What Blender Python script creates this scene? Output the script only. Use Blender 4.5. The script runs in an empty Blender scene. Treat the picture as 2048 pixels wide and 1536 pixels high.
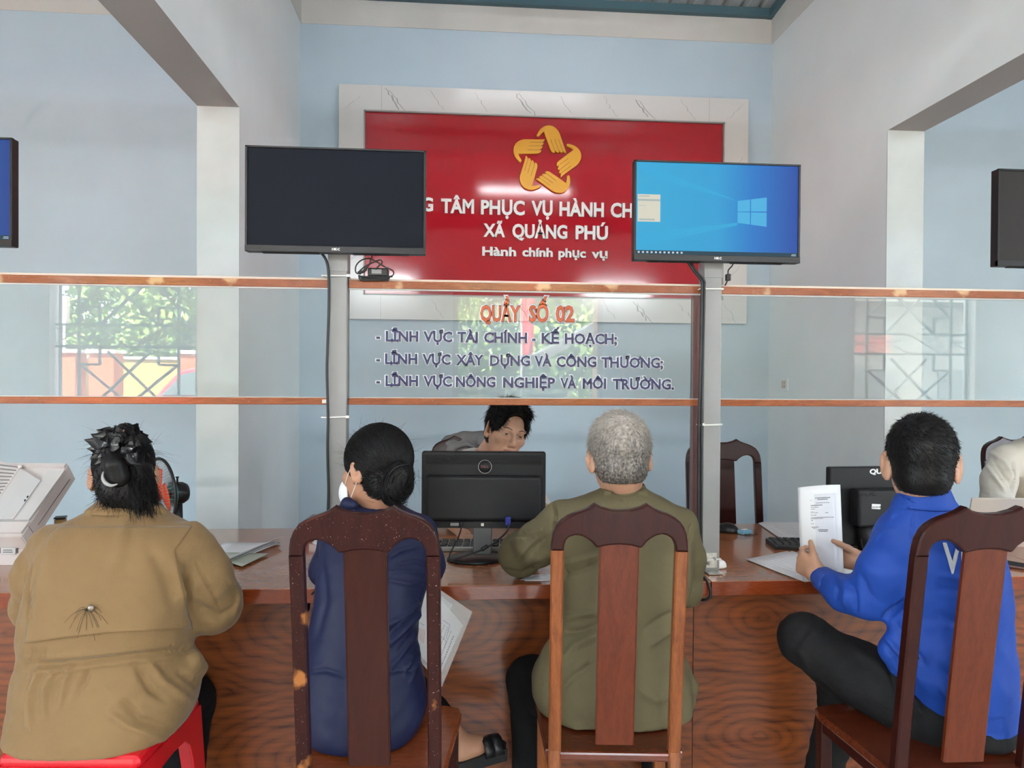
import bpy, bmesh, math, random
import numpy as np
from mathutils import Vector, Matrix
from mathutils.bvhtree import BVHTree
random.seed(7); RNG = np.random.default_rng(11)
SC = bpy.context.scene; COL = SC.collection
# ---------------------------------------------------------------- camera
F = 1470.0; CAMZ = 1.40; YAW = math.radians(4.63); PITCH = 13 / 1470; ROLL = .0065
fwd = Vector((math.sin(YAW) * math.cos(PITCH), math.cos(YAW) * math.cos(PITCH), -math.sin(PITCH)))
r0 = Vector((math.cos(YAW), -math.sin(YAW), 0)); u0 = r0.cross(fwd)
rgt = r0 * math.cos(ROLL) + u0 * math.sin(ROLL); upv = u0 * math.cos(ROLL) - r0 * math.sin(ROLL)
CP = Vector((0, 0, CAMZ))
cam_d = bpy.data.cameras.new('camera'); cam = bpy.data.objects.new('camera', cam_d); COL.objects.link(cam)
cam_d.sensor_width = 36; cam_d.lens = 36 * F / 2048; cam_d.clip_start = .05; cam_d.clip_end = 200
m = Matrix((rgt, upv, -fwd)).transposed().to_4x4(); m.translation = CP; cam.matrix_world = m
SC.camera = cam
SC.view_settings.view_transform = 'Standard'; SC.view_settings.look = 'None'
SC.view_settings.gamma = 1; SC.view_settings.use_curve_mapping = False
SC.view_settings.exposure = EXPOSURE = 1.15
# ---------------------------------------------------------------- sky, sun, lamps
wd = bpy.data.worlds.new('sky'); SC.world = wd; wd.use_nodes = True
bg = wd.node_tree.nodes['Background']; bg.inputs[0].default_value = (.82, .91, 1, 1); bg.inputs[1].default_value = 10
sd = bpy.data.lights.new('sun', 'SUN'); sd.energy = 80; sd.angle = .01; sd.color = (1, .93, .8)
sun = bpy.data.objects.new('sun', sd); COL.objects.link(sun)
sun.rotation_euler = Vector((.30, -.62, -1.3)).to_track_quat('-Z', 'Y').to_euler()
TUBE = 5.0; TUBE_HALL = 32.0; TUBE_WALL_FILL = 95.0

def ray(px, py): return fwd + rgt * ((px - 1024) / F) + upv * ((768 - py) / F)
def W(px, py, Y): r = ray(px, py); return CP + r * (Y / r.y)              # point at world depth Y
def PT(px, py, d): return CP + ray(px, py) * d                            # point at distance d along the view
def WZ(px, py, z): r = ray(px, py); return CP + r * ((z - CAMZ) / r.z)    # point at height z
LAT = Vector((math.cos(YAW), -math.sin(YAW), 0)); DEP = Vector((math.sin(YAW), math.cos(YAW), 0)); UP = Vector((0, 0, 1))
# ---------------------------------------------------------------- materials
def mat(name, col, rough=.5, metal=0, spec=.5, coat=0, emit=None, es=0, var=0, vs=8, vdist=(1, 1, 1), bump=0, bs=60, bdist=(1, 1, 1), sss=0, alpha=1, sheen=0):
    M = bpy.data.materials.new(name); M.use_nodes = True; nt = M.node_tree; b = nt.nodes['Principled BSDF']
    I = b.inputs; c = (*col, 1); I['Base Color'].default_value = c; I['Roughness'].default_value = rough
    I['Metallic'].default_value = metal; I['Specular IOR Level'].default_value = spec; I['Coat Weight'].default_value = coat
    I['Coat Roughness'].default_value = .12; I['Alpha'].default_value = alpha
    if sheen: I['Sheen Weight'].default_value = sheen; I['Sheen Roughness'].default_value = .4
    if sss: I['Subsurface Weight'].default_value = sss; I['Subsurface Radius'].default_value = (.012, .005, .003); I['Subsurface Scale'].default_value = 1
    if emit: I['Emission Color'].default_value = (*emit, 1); I['Emission Strength'].default_value = es
    if var or bump:
        tc = nt.nodes.new('ShaderNodeTexCoord')
    if var:
        mp = nt.nodes.new('ShaderNodeMapping'); mp.inputs[3].default_value = vdist; nt.links.new(tc.outputs['Object'], mp.inputs[0])
        n = nt.nodes.new('ShaderNodeTexNoise'); n.inputs['Scale'].default_value = vs; n.inputs['Detail'].default_value = 5; nt.links.new(mp.outputs[0], n.inputs[0])
        r = nt.nodes.new('ShaderNodeValToRGB'); e = r.color_ramp.elements
        e[0].position = .3; e[1].position = .7
        e[0].color = (*[x * (1 - var) for x in col], 1); e[1].color = (*[min(1, x * (1 + var)) for x in col], 1)
        nt.links.new(n.outputs[0], r.inputs[0]); nt.links.new(r.outputs[0], I['Base Color'])
    if bump:
        mp2 = nt.nodes.new('ShaderNodeMapping'); mp2.inputs[3].default_value = bdist; nt.links.new(tc.outputs['Object'], mp2.inputs[0])
        n2 = nt.nodes.new('ShaderNodeTexNoise'); n2.inputs['Scale'].default_value = bs; n2.inputs['Detail'].default_value = 4; nt.links.new(mp2.outputs[0], n2.inputs[0])
        bp = nt.nodes.new('ShaderNodeBump'); bp.inputs['Strength'].default_value = bump; bp.inputs['Distance'].default_value = .01
        nt.links.new(n2.outputs[0], bp.inputs['Height']); nt.links.new(bp.outputs[0], I['Normal'])
    return M
def wood(name, dark, light, scale=(1, 1, 1), rough=.25, coat=.6, rings=6, dist=3, figure=.5, wear=0, wearcol=(.45, .2, .06), spec=.25):
    """lacquered wood: noise-bent bands, stretched along one axis by scale"""
    M = bpy.data.materials.new(name); M.use_nodes = True; nt = M.node_tree; b = nt.nodes['Principled BSDF']; N = nt.nodes.new; L = nt.links.new
    b.inputs['Roughness'].default_value = rough; b.inputs['Coat Weight'].default_value = coat; b.inputs['Specular IOR Level'].default_value = spec; b.inputs['Coat Roughness'].default_value = .1
    tc = N('ShaderNodeTexCoord'); mp = N('ShaderNodeMapping'); mp.inputs[3].default_value = scale; L(tc.outputs['Object'], mp.inputs[0])
    n1 = N('ShaderNodeTexNoise'); n1.inputs['Scale'].default_value = 2.2; n1.inputs['Detail'].default_value = 3; n1.inputs['Distortion'].default_value = .6; L(mp.outputs[0], n1.inputs[0])
    mu = N('ShaderNodeMath'); mu.operation = 'MULTIPLY'; mu.inputs[1].default_value = rings; L(n1.outputs[0], mu.inputs[0])
    fr = N('ShaderNodeMath'); fr.operation = 'PINGPONG'; fr.inputs[1].default_value = .5; L(mu.outputs[0], fr.inputs[0])
    n2 = N('ShaderNodeTexNoise'); n2.inputs['Scale'].default_value = 40; n2.inputs['Detail'].default_value = 4; L(mp.outputs[0], n2.inputs[0])
    ad = N('ShaderNodeMix'); ad.inputs[0].default_value = figure; L(n2.outputs[0], ad.inputs[2]); L(fr.outputs[0], ad.inputs[3])
    r = N('ShaderNodeValToRGB'); e = r.color_ramp.elements; e[0].position = .15; e[1].position = .62; e[0].color = (*dark, 1); e[1].color = (*light, 1)
    L(ad.outputs[0], r.inputs[0]); out = r.outputs[0]
    if wear:
        n3 = N('ShaderNodeTexNoise'); n3.inputs['Scale'].default_value = 9; n3.inputs['Detail'].default_value = 6; L(tc.outputs['Object'], n3.inputs[0])
        r3 = N('ShaderNodeValToRGB'); r3.color_ramp.elements[0].position = .66 - wear * .1; r3.color_ramp.elements[1].position = .72 - wear * .1; L(n3.outputs[0], r3.inputs[0])
        mx = N('ShaderNodeMix'); mx.data_type = 'RGBA'; L(r3.outputs[0], mx.inputs[0]); L(out, mx.inputs[6]); mx.inputs[7].default_value = (*wearcol, 1); out = mx.outputs[2]
        n4 = N('ShaderNodeTexNoise'); n4.inputs['Scale'].default_value = 300; L(tc.outputs['Object'], n4.inputs[0])
        r4 = N('ShaderNodeValToRGB'); r4.color_ramp.elements[0].position = .71; r4.color_ramp.elements[1].position = .74; L(n4.outputs[0], r4.inputs[0])
        mx2 = N('ShaderNodeMix'); mx2.data_type = 'RGBA'; L(r4.outputs[0], mx2.inputs[0]); L(out, mx2.inputs[6]); mx2.inputs[7].default_value = (.5, .36, .3, 1); out = mx2.outputs[2]
    L(out, b.inputs['Base Color']); return M
M_ = {}
def G(k): return M_[k]
M_['wall'] = mat('pale_blue_wall', (.535, .65, .745), .55, var=.035, vs=2.2, bump=.06, bs=25)
M_['wall_side'] = mat('pale_grey_blue_wall', (.83, .865, .875), .42, var=.03, vs=2.2, bump=.10, bs=9)
M_['white'] = mat('white_paint', (.66, .64, .61), .6, var=.05, vs=3, bump=.05, bs=25)
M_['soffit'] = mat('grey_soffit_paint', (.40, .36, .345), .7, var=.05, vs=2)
M_['hall'] = mat('hall_wall_paint', (.72, .76, .77), .7)
M_['floor'] = mat('floor_tile', (.58, .55, .50), .25, var=.06, vs=3)
M_['roof'] = mat('roof_sheet', (.50, .52, .53), .35, .25, var=.06, vs=2)
M_['teal'] = mat('teal_steel_paint', (.06, .13, .16), .45)
M_['marble'] = mat('marble_white', (.72, .70, .69), .16, spec=.6)
M_['vein'] = mat('marble_vein', (.32, .32, .33), .3)
M_['red'] = mat('sign_red', (.44, .010, .020), .08, spec=.5, bump=.008, bs=5)
M_['gold'] = mat('emblem_gold', (.80, .38, .005), .3)
M_['groove'] = mat('emblem_groove', (.2, .07, .01), .5)
M_['letter_white'] = mat('letter_white', (.88, .87, .86), .35)
M_['silver'] = mat('aluminium_strip', (.36, .35, .34), .45, .5)
M_['post'] = mat('grey_post_paint', (.25, .25, .248), .42, var=.04, vs=14, bump=.05, bs=60)
M_['galv'] = mat('galvanised_bracket', (.62, .60, .56), .35, .7, var=.2, vs=90)
M_['black'] = mat('black_plastic', (.008, .008, .009), .38, spec=.35)
M_['blackr'] = mat('black_rough_plastic', (.010, .010, .011), .5, spec=.35, bump=.1, bs=300)
M_['cable'] = mat('black_cable_rubber', (.010, .010, .011), .5)
M_['screen_off'] = mat('screen_off', (.006, .008, .014), .5, spec=.10)
M_['tie'] = mat('white_nylon_tie', (.75, .75, .72), .4)
M_['rail'] = wood('red_brown_rail_wood', (.19, .05, .018), (.33, .10, .035), (1.5, 8, 8), .3, .4, wear=.25, wearcol=(.5, .3, .16))
M_['cream'] = mat('cream_edge', (.66, .55, .46), .5)
M_['desk_top'] = wood('desk_top_veneer', (.29, .085, .028), (.42, .15, .055), (1.2, 9, 9), .18, .6, 9, figure=.35)
M_['desk_edge'] = wood('desk_edge_veneer', (.12, .018, .005), (.23, .045, .012), (1, 9, 9), .2, .6, 5, figure=.3)
M_['desk_panel'] = None
M_['chair'] = wood('dark_burgundy_lacquer', (.021, .0042, .0035), (.034, .007, .005), (6, 6, 1), .30, .14, 4, wear=.35, wearcol=(.30, .11, .03), spec=.14)
M_['chair_plain'] = wood('dark_burgundy_lacquer_clean', (.022, .0045, .0035), (.036, .0075, .005), (6, 6, 1), .28, .16, 4, spec=.14)
M_['chair_post'] = wood('worn_brown_wood', (.12, .030, .008), (.25, .078, .022), (9, 9, .8), .36, .2, 5)
M_['chair_splat'] = wood('red_brown_splat_wood', (.07, .012, .004), (.115, .022, .006), (8, 8, .7), .36, .18, 5, figure=.4)
M_['splat_dark'] = wood('dark_splat_wood', (.026, .006, .004), (.042, .0095, .0055), (8, 8, .7), .34, .12, 5, spec=.14)
M_['seat_dark'] = wood('dark_red_seat_wood', (.055, .010, .004), (.12, .024, .008), (1.5, 8, 8), .24, .4, 5, figure=.35)
M_['seat'] = wood('red_brown_seat_wood', (.13, .028, .008), (.25, .06, .018), (1.5, 8, 8), .26, .3, 5, figure=.35)
def panel_mat():
    """book-matched veneer with oval crotch rings"""
    M = bpy.data.materials.new('crotch_figure_veneer'); M.use_nodes = True; nt = M.node_tree; b = nt.nodes['Principled BSDF']; N = nt.nodes.new; L = nt.links.new
    b.inputs['Roughness'].default_value = .32; b.inputs['Coat Weight'].default_value = .2; b.inputs['Coat Roughness'].default_value = .12
    tc = N('ShaderNodeTexCoord'); sep = N('ShaderNodeSeparateXYZ'); L(tc.outputs['Object'], sep.inputs[0])
    def mth(op, a, bb=None, c=None):
        n = N('ShaderNodeMath'); n.operation = op
        for i, v in enumerate((a, bb, c)):
            if v is None: continue
            if isinstance(v, (int, float)): n.inputs[i].default_value = v
            else: L(v, n.inputs[i])
        return n.outputs[0]
    ns = N('ShaderNodeTexNoise'); ns.inputs['Scale'].default_value = 2.4; ns.inputs['Detail'].default_value = 4; L(tc.outputs['Object'], ns.inputs[0])
    w = mth('MULTIPLY', mth('SUBTRACT', ns.outputs[0], .5), .14)
    x = mth('PINGPONG', mth('ADD', mth('ADD', sep.outputs[0], w), 9.8 + PX0), .49)
    z = mth('PINGPONG', mth('ADD', mth('ADD', sep.outputs[2], w), 8.2 + PZ0), .205)
    rr = mth('SQRT', mth('ADD', mth('POWER', mth('MULTIPLY', x, 1.0), 2), mth('POWER', mth('MULTIPLY', z, 2.3), 2)))
    n3 = N('ShaderNodeTexNoise'); n3.inputs['Scale'].default_value = 6; n3.inputs['Detail'].default_value = 6; L(tc.outputs['Object'], n3.inputs[0])
    rg = mth('PINGPONG', mth('MULTIPLY', mth('ADD', rr, mth('MULTIPLY', n3.outputs[0], .075)), 17), .5)
    mp = N('ShaderNodeMapping'); mp.inputs[3].default_value = (1, 1, 14); L(tc.outputs['Object'], mp.inputs[0])
    n4 = N('ShaderNodeTexNoise'); n4.inputs['Scale'].default_value = 5; n4.inputs['Detail'].default_value = 6; L(mp.outputs[0], n4.inputs[0])
    mx = mth('ADD', mth('MULTIPLY', mth('POWER', mth('MULTIPLY', rg, 2), .5), .17), mth('MULTIPLY', n4.outputs[0], .58))
    r = N('ShaderNodeValToRGB'); e = r.color_ramp.elements; e[0].position = .22; e[1].position = .68; e[0].color = (.06, .011, .003, 1); e[1].color = (.30, .080, .014, 1)
    em = r.color_ramp.elements.new(.40); em.color = (.17, .045, .013, 1)
    L(mx, r.inputs[0]); L(r.outputs[0], b.inputs['Base Color']); return M
PX0 = .0; PZ0 = .0
# ---------------------------------------------------------------- object helpers
def props(o, label=None, cat=None, group=None, kind=None):
    if label: o['label'] = label
    if cat: o['category'] = cat
    if group: o['group'] = group
    if kind: o['kind'] = kind
    return o
def empty(name, loc, label=None, cat=None, group=None, rz=0):
    o = bpy.data.objects.new(name, None); COL.objects.link(o); o.location = loc; o.rotation_euler = (0, 0, rz); o.empty_display_size = .05
    return props(o, label, cat, group)
def link(name, me, mats, parent=None, world=True, smooth=False):
    """world=True: the mesh is in world coordinates and is moved into the parent's frame"""
    for m_ in (mats if isinstance(mats, (list, tuple)) else [mats]): me.materials.append(m_)
    if smooth: me.polygons.foreach_set('use_smooth', [True] * len(me.polygons))
    o = bpy.data.objects.new(name, me); COL.objects.link(o)
    if parent is not None:
        o.parent = parent
        if world:
            me.transform(PM(parent).inverted())
    elif world:
        pass
    return o
def PM(o):
    m_ = Matrix.LocRotScale(o.location, o.rotation_euler, o.scale) if o.rotation_mode != 'QUATERNION' else Matrix.LocRotScale(o.location, o.rotation_quaternion, o.scale)
    return (PM(o.parent) @ m_) if o.parent else m_
def mesh(name, V, Fc):
    me = bpy.data.meshes.new(name); me.from_pydata([tuple(v) for v in V], [], Fc); me.update(); return me
def box_bm(bm, c, s, R=None, bev=0, seg=2):
    r = bmesh.ops.create_cube(bm, size=1); vs = r['verts']
    bmesh.ops.scale(bm, vec=Vector(s), verts=vs)
    if bev:
        es = list({e for v in vs for e in v.link_edges}); rb = bmesh.ops.bevel(bm, geom=es, offset=bev, segments=seg, profile=.5, affect='EDGES'); vs = list({v for f in rb['faces'] for v in f.verts} | {v for v in vs if v.is_valid})
    if R is not None: bmesh.ops.rotate(bm, cent=(0, 0, 0), matrix=R, verts=vs)
    bmesh.ops.translate(bm, vec=Vector(c), verts=vs); return vs
def box(name, c, s, m_, parent=None, R=None, bev=0, seg=2, world=True):
    bm = bmesh.new(); box_bm(bm, c, s, R, bev, seg); me = bpy.data.meshes.new(name); bm.to_mesh(me); bm.free(); return link(name, me, m_, parent, world)
def boxes(name, L, m_, parent=None, bev=0, world=True):
    bm = bmesh.new()
    for a in L: box_bm(bm, a[0], a[1], a[2] if len(a) > 2 else None, bev)
    me = bpy.data.meshes.new(name); bm.to_mesh(me); bm.free(); return link(name, me, m_, parent, world)
def span(x0, x1, y0, y1, z0, z1): return ((x0 + x1) / 2, (y0 + y1) / 2, (z0 + z1) / 2), (abs(x1 - x0), abs(y1 - y0), abs(z1 - z0))
def sbox(name, b, m_, parent=None, bev=0): c, s = span(*b); return box(name, c, s, m_, parent, bev=bev)
def smooth_path(P, n=8, closed=False):
    P = [Vector(p) for p in P]; out = []; N = len(P)
    rng = range(N if closed else N - 1)
    for i in rng:
        p0 = P[(i - 1) % N] if closed or i > 0 else P[0]; p1 = P[i]; p2 = P[(i + 1) % N]; p3 = P[(i + 2) % N] if closed or i + 2 < N else P[-1]
        for k in range(n):
            t = k / n; out.append(.5 * ((2 * p1) + (-p0 + p2) * t + (2 * p0 - 5 * p1 + 4 * p2 - p3) * t * t + (-p0 + 3 * p1 - 3 * p2 + p3) * t ** 3))
    if not closed: out.append(P[-1])
    return out
def tube_data(P, r, seg=8, closed=False, cap=True):
    P = [Vector(p) for p in P]; n = len(P); V = []; Fc = []; up = None
    for i, p in enumerate(P):
        a = P[(i - 1) % n] if closed or i else P[0]; b = P[(i + 1) % n] if closed or i < n - 1 else P[-1]
        t = (b - a).normalized()
        if up is None: up = t.orthogonal().normalized()
        up = (up - t * up.dot(t)).normalized(); sd_ = t.cross(up); rr = r[i] if isinstance(r, (list, tuple)) else r
        for k in range(seg): an = 2 * math.pi * k / seg; V.append(p + (up * math.cos(an) + sd_ * math.sin(an)) * rr)
    for i in range(n if closed else n - 1):
        for k in range(seg):
            a = i * seg; b = ((i + 1) % n) * seg; Fc.append((a + k, a + (k + 1) % seg, b + (k + 1) % seg, b + k))
    if cap and not closed: Fc.append(tuple(range(seg))[::-1]); Fc.append(tuple((n - 1) * seg + k for k in range(seg)))
    return V, Fc
def tubes(name, L, m_, parent=None, seg=8, smooth=True, world=True):
    V = []; Fc = []
    for a in L:
        P, r = a[0], a[1]; cl = a[2] if len(a) > 2 else False
        v, f = tube_data(P, r, seg, cl); o = len(V); V += v; Fc += [tuple(i + o for i in q) for q in f]
    return link(name, mesh(name, V, Fc), m_, parent, world, smooth)
def poly_mesh(name, pts, t, T=None, bev=0, seg=2, holes=()):
    """outline pts (x, z) in the XZ plane, front at y=0, thickness t to +y; T maps (x,y,z)->world"""
    bm = bmesh.new()
    vs = [bm.verts.new((p[0], 0, p[1])) for p in pts]; bm.faces.new(vs)
    bm.normal_update()
    f = bm.faces[:][0]
    if f.normal.y > 0: f.normal_flip()
    r = bmesh.ops.extrude_face_region(bm, geom=[f]); nv = [g for g in r['geom'] if isinstance(g, bmesh.types.BMVert)]
    bmesh.ops.translate(bm, vec=(0, t, 0), verts=nv)
    bm.normal_update()
    bmesh.ops.recalc_face_normals(bm, faces=bm.faces[:])
    if bev:
        es = [e for e in bm.edges if abs(e.verts[0].co.y - e.verts[1].co.y) < 1e-6]
        bmesh.ops.bevel(bm, geom=es, offset=bev, segments=seg, profile=.5, affect='EDGES')
    bmesh.ops.triangulate(bm, faces=[f for f in bm.faces if len(f.verts) > 4])
    if T:
        for v in bm.verts: v.co = Vector(T(*v.co))
    me = bpy.data.meshes.new(name); bm.to_mesh(me); bm.free(); return me
def lathe(name, prof, m_, parent=None, T=None, seg=24, smooth=True, world=True):
    V = []; Fc = []; n = len(prof)
    for r, z in prof:
        for k in range(seg): a = 2 * math.pi * k / seg; V.append(Vector((r * math.cos(a), r * math.sin(a), z)))
    for i in range(n - 1):
        for k in range(seg): Fc.append((i * seg + k, i * seg + (k + 1) % seg, (i + 1) * seg + (k + 1) % seg, (i + 1) * seg + k))
    if prof[0][0] > 1e-5: Fc.append(tuple(range(seg))[::-1])
    if prof[-1][0] > 1e-5: Fc.append(tuple((n - 1) * seg + k for k in range(seg)))
    if T is not None: V = [T @ v for v in V]
    return link(name, mesh(name, V, Fc), m_, parent, world, smooth)
def text_mesh(body, bold=.0, ext=.0, res=3, shear=0):
    horns = [i for i, ch in enumerate(body) if ch in 'ƠỜ']
    if horns:
        b2 = body.replace('Ơ', 'O').replace('Ờ', 'Ò'); me = text_mesh(b2, bold, ext, res, shear); bm = bmesh.new(); bm.from_mesh(me); zt = max(v.co.z for v in bm.verts)
        for i in horns:
            pre = text_mesh(b2[:i + 1], bold); x = max(v.co.x for v in pre.vertices); bpy.data.meshes.remove(pre)
            P = [(x - .16, .60), (x - .07, .66), (x - .03, .74), (x - .04, .82), (x + .05, .82), (x + .065, .74), (x + .04, .62), (x - .02, .54), (x - .10, .50)]
            bm.faces.new([bm.verts.new((a, b, zt)) for a, b in P])
        bmesh.ops.recalc_face_normals(bm, faces=[f for f in bm.faces if len(f.verts) > 8]); bm.to_mesh(me); bm.free(); return me
    c = bpy.data.curves.new('t', 'FONT'); c.body = body; c.bevel_depth = bold; c.bevel_resolution = 0; c.resolution_u = res; c.shear = shear
    o = bpy.data.objects.new('t', c); COL.objects.link(o); dg = bpy.context.evaluated_depsgraph_get()
    me = bpy.data.meshes.new_from_object(o.evaluated_get(dg)); bpy.data.objects.remove(o); bpy.data.curves.remove(c); return me
CAPH = .70
def put_text(name, body, p0, p1, cap, m_, parent=None, bold=.02, ext=0, nrm=None, off=0, res=3, up=None, shear=0):
    """text whose ink runs from p0 to p1 (baseline, world), capitals cap high"""
    me = text_mesh(body, bold, 0, res, shear); xs = [v.co.x for v in me.vertices]; x0, x1 = min(xs), max(xs)
    p0 = Vector(p0); p1 = Vector(p1); X = (p1 - p0); w = X.length; X.normalize()
    U = up or UP; U = (U - X * U.dot(X)).normalized(); Nn = X.cross(U); sx = w / (x1 - x0); sz = cap / CAPH
    zs = [v.co.z for v in me.vertices]; zm = max(max(zs), 1e-6)
    for v in me.vertices: v.co.z = (0 if v.co.z > -zm * .5 else -1) * (1 if ext else .0002)
    for v in me.vertices: v.co = p0 + X * ((v.co.x - x0) * sx) + U * (v.co.y * sz) + Nn * (off + v.co.z * (ext if ext else 1))
    me.update()
    return link(name, me, m_, parent)
# ================================================================ the setting
YB = 5.40; XL = -1.10; XR = 2.39; YJ = 3.90; ZL = 2.78; YF = -3.14; X0 = -6.4; X1 = 8.4; ZC = 4.12; TH = .21
def struct(o, name=None): o['kind'] = 'structure'; return o
ZB = ZC - .19
struct(sbox('wall_back', (X0, X1, YB, YB + .2, 0, 4.6), G('wall')))
for nm, a, b in (('trim_1', X0, XL - TH), ('trim_2', XL, XR), ('trim_3', XR + TH, X1)):
    struct(sbox(nm, (a, b, YB - .006, YB, ZB, 4.6), G('white')))
def side_wall(name, xi, s, n):
    o = struct(empty(name, (xi, YJ, 0)))
    sbox('wall_panel', (xi, xi + s * TH, YJ, YB, 0, 5.5), G('wall_side'), o)
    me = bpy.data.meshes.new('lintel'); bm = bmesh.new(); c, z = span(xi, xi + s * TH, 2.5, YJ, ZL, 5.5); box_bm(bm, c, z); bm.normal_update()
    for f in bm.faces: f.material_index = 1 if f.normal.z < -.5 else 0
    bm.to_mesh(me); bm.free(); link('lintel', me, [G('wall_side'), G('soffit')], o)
    sbox('jamb_face', (xi - s * .001, xi + s * (TH + .001), YJ - .008, YJ, 0, ZL), G('white2'), o)
    t = struct(sbox(n, (xi, xi - s * .006, 2.5, YB - .006, ZB, 5.5), G('white')))
M_['white2'] = mat('white_jamb_paint', (.62, .66, .66), .45, var=.07, vs=4, bump=.25, bs=6)
side_wall('wall_left', XL, -1, 'trim_4'); side_wall('wall_right', XR, 1, 'trim_5')
ADDED_OPEN_Y = ((-2.8, -.5),)  # openings added in the unseen end walls to bring in side daylight
for nm, x, wn in (('wall_left_end', X0 - .2, 3), ('wall_right_end', X1, 4)):
    o = struct(empty(nm, (x, 0, 0))); ys = [YF - .2, *ADDED_OPEN_Y[0], YB + .2]
    for i in (0, 2): sbox('wall_panel', (x, x + .2, ys[i], ys[i + 1], 0, 5.6), G('hall'), o)
    for k, (a, b) in enumerate(ADDED_OPEN_Y):
        sbox('wall_panel', (x, x + .2, a, b, 0, .8), G('hall'), o); sbox('wall_panel', (x, x + .2, a, b, 2.9, 5.6), G('hall'), o)
        w = struct(empty('window_%d' % (wn + k), (x + .1, (a + b) / 2, .8))); boxes('window_frame', [span(x + .06, x + .14, y - .03, y + .03, .8, 2.9) for y in (a + .03, (a + b) / 2, b - .03)] + [span(x + .06, x + .14, a, b, z - .03, z + .03) for z in (.83, 2.87)], G('white'), w)  # frame of the added daylight opening
        pl = bpy.data.lights.new('daylight_portal', 'AREA'); pl.shape = 'RECTANGLE'; pl.size = 2.05; pl.size_y = b - a - .05; pl.cycles.is_portal = True
        po = bpy.data.objects.new('daylight_portal', pl); COL.objects.link(po); po.location = (x + (-.01 if x < 0 else .21), (a + b) / 2, 1.85); po.rotation_euler = (0, math.radians(-90 if x < 0 else 90), 0)
struct(sbox('floor', (X0 - .2, X1 + .2, YF - .2, YB + .2, -.2, 0), G('floor')))
# corrugated roof, rising from the back wall towards the hall
def roof_z(y): return ZC + (YB - y) * .10
def roof():
    o = struct(empty('ceiling', (0, YB, ZC)))
    pitch = .135; x = X0; 
    prof = [(0, 0), (.018, .028), (.042, .028), (.060, 0), (.078, 0.0), (.082, .004), (.086, 0), (.135, 0)]
    per = 7
    while x < X1:
        V = []; Fc = []; P = []
        for k in range(per): P += [(x + k * pitch + a, b) for a, b in prof[:-1]]
        P.append((x + per * pitch, 0))
        for y in (YB + .2, YF - .2):
            for a, b in P: V.append((a, y, roof_z(y) + .05 + b))
        n = len(P)
        for i in range(n - 1): Fc.append((i, n + i, n + i + 1, i + 1))
        for y in (YB + .2, YF - .2):
            for a, b in P: V.append((a, y, roof_z(y) + .052 + b))
        for i in range(n - 1): Fc.append((2 * n + i, 2 * n + i + 1, 3 * n + i + 1, 3 * n + i))
        link('roof_panel', mesh('roof_panel', V, Fc), G('roof'), o); x += per * pitch
    for y in (YB - .03, 4.1, 2.6, 1.1, -.4, -1.9, -3.0):
        sbox('purlin', (X0, X1, y - .025, y + .025, roof_z(y) - .01, roof_z(y) + .05), G('teal'), o)
    for xx, s in ((XL, 1), (XR, -1)):
        P = [(xx + s * .02, y, roof_z(y) + .015) for y in (YB, YF)]
        tubes('edge_angle', [(P, .035)], G('teal'), o, seg=4, smooth=False)
roof()
struct(sbox('trim_6', (X0, X1, 2.40, 2.52, 3.05, 3.25), G('teal')))
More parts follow.
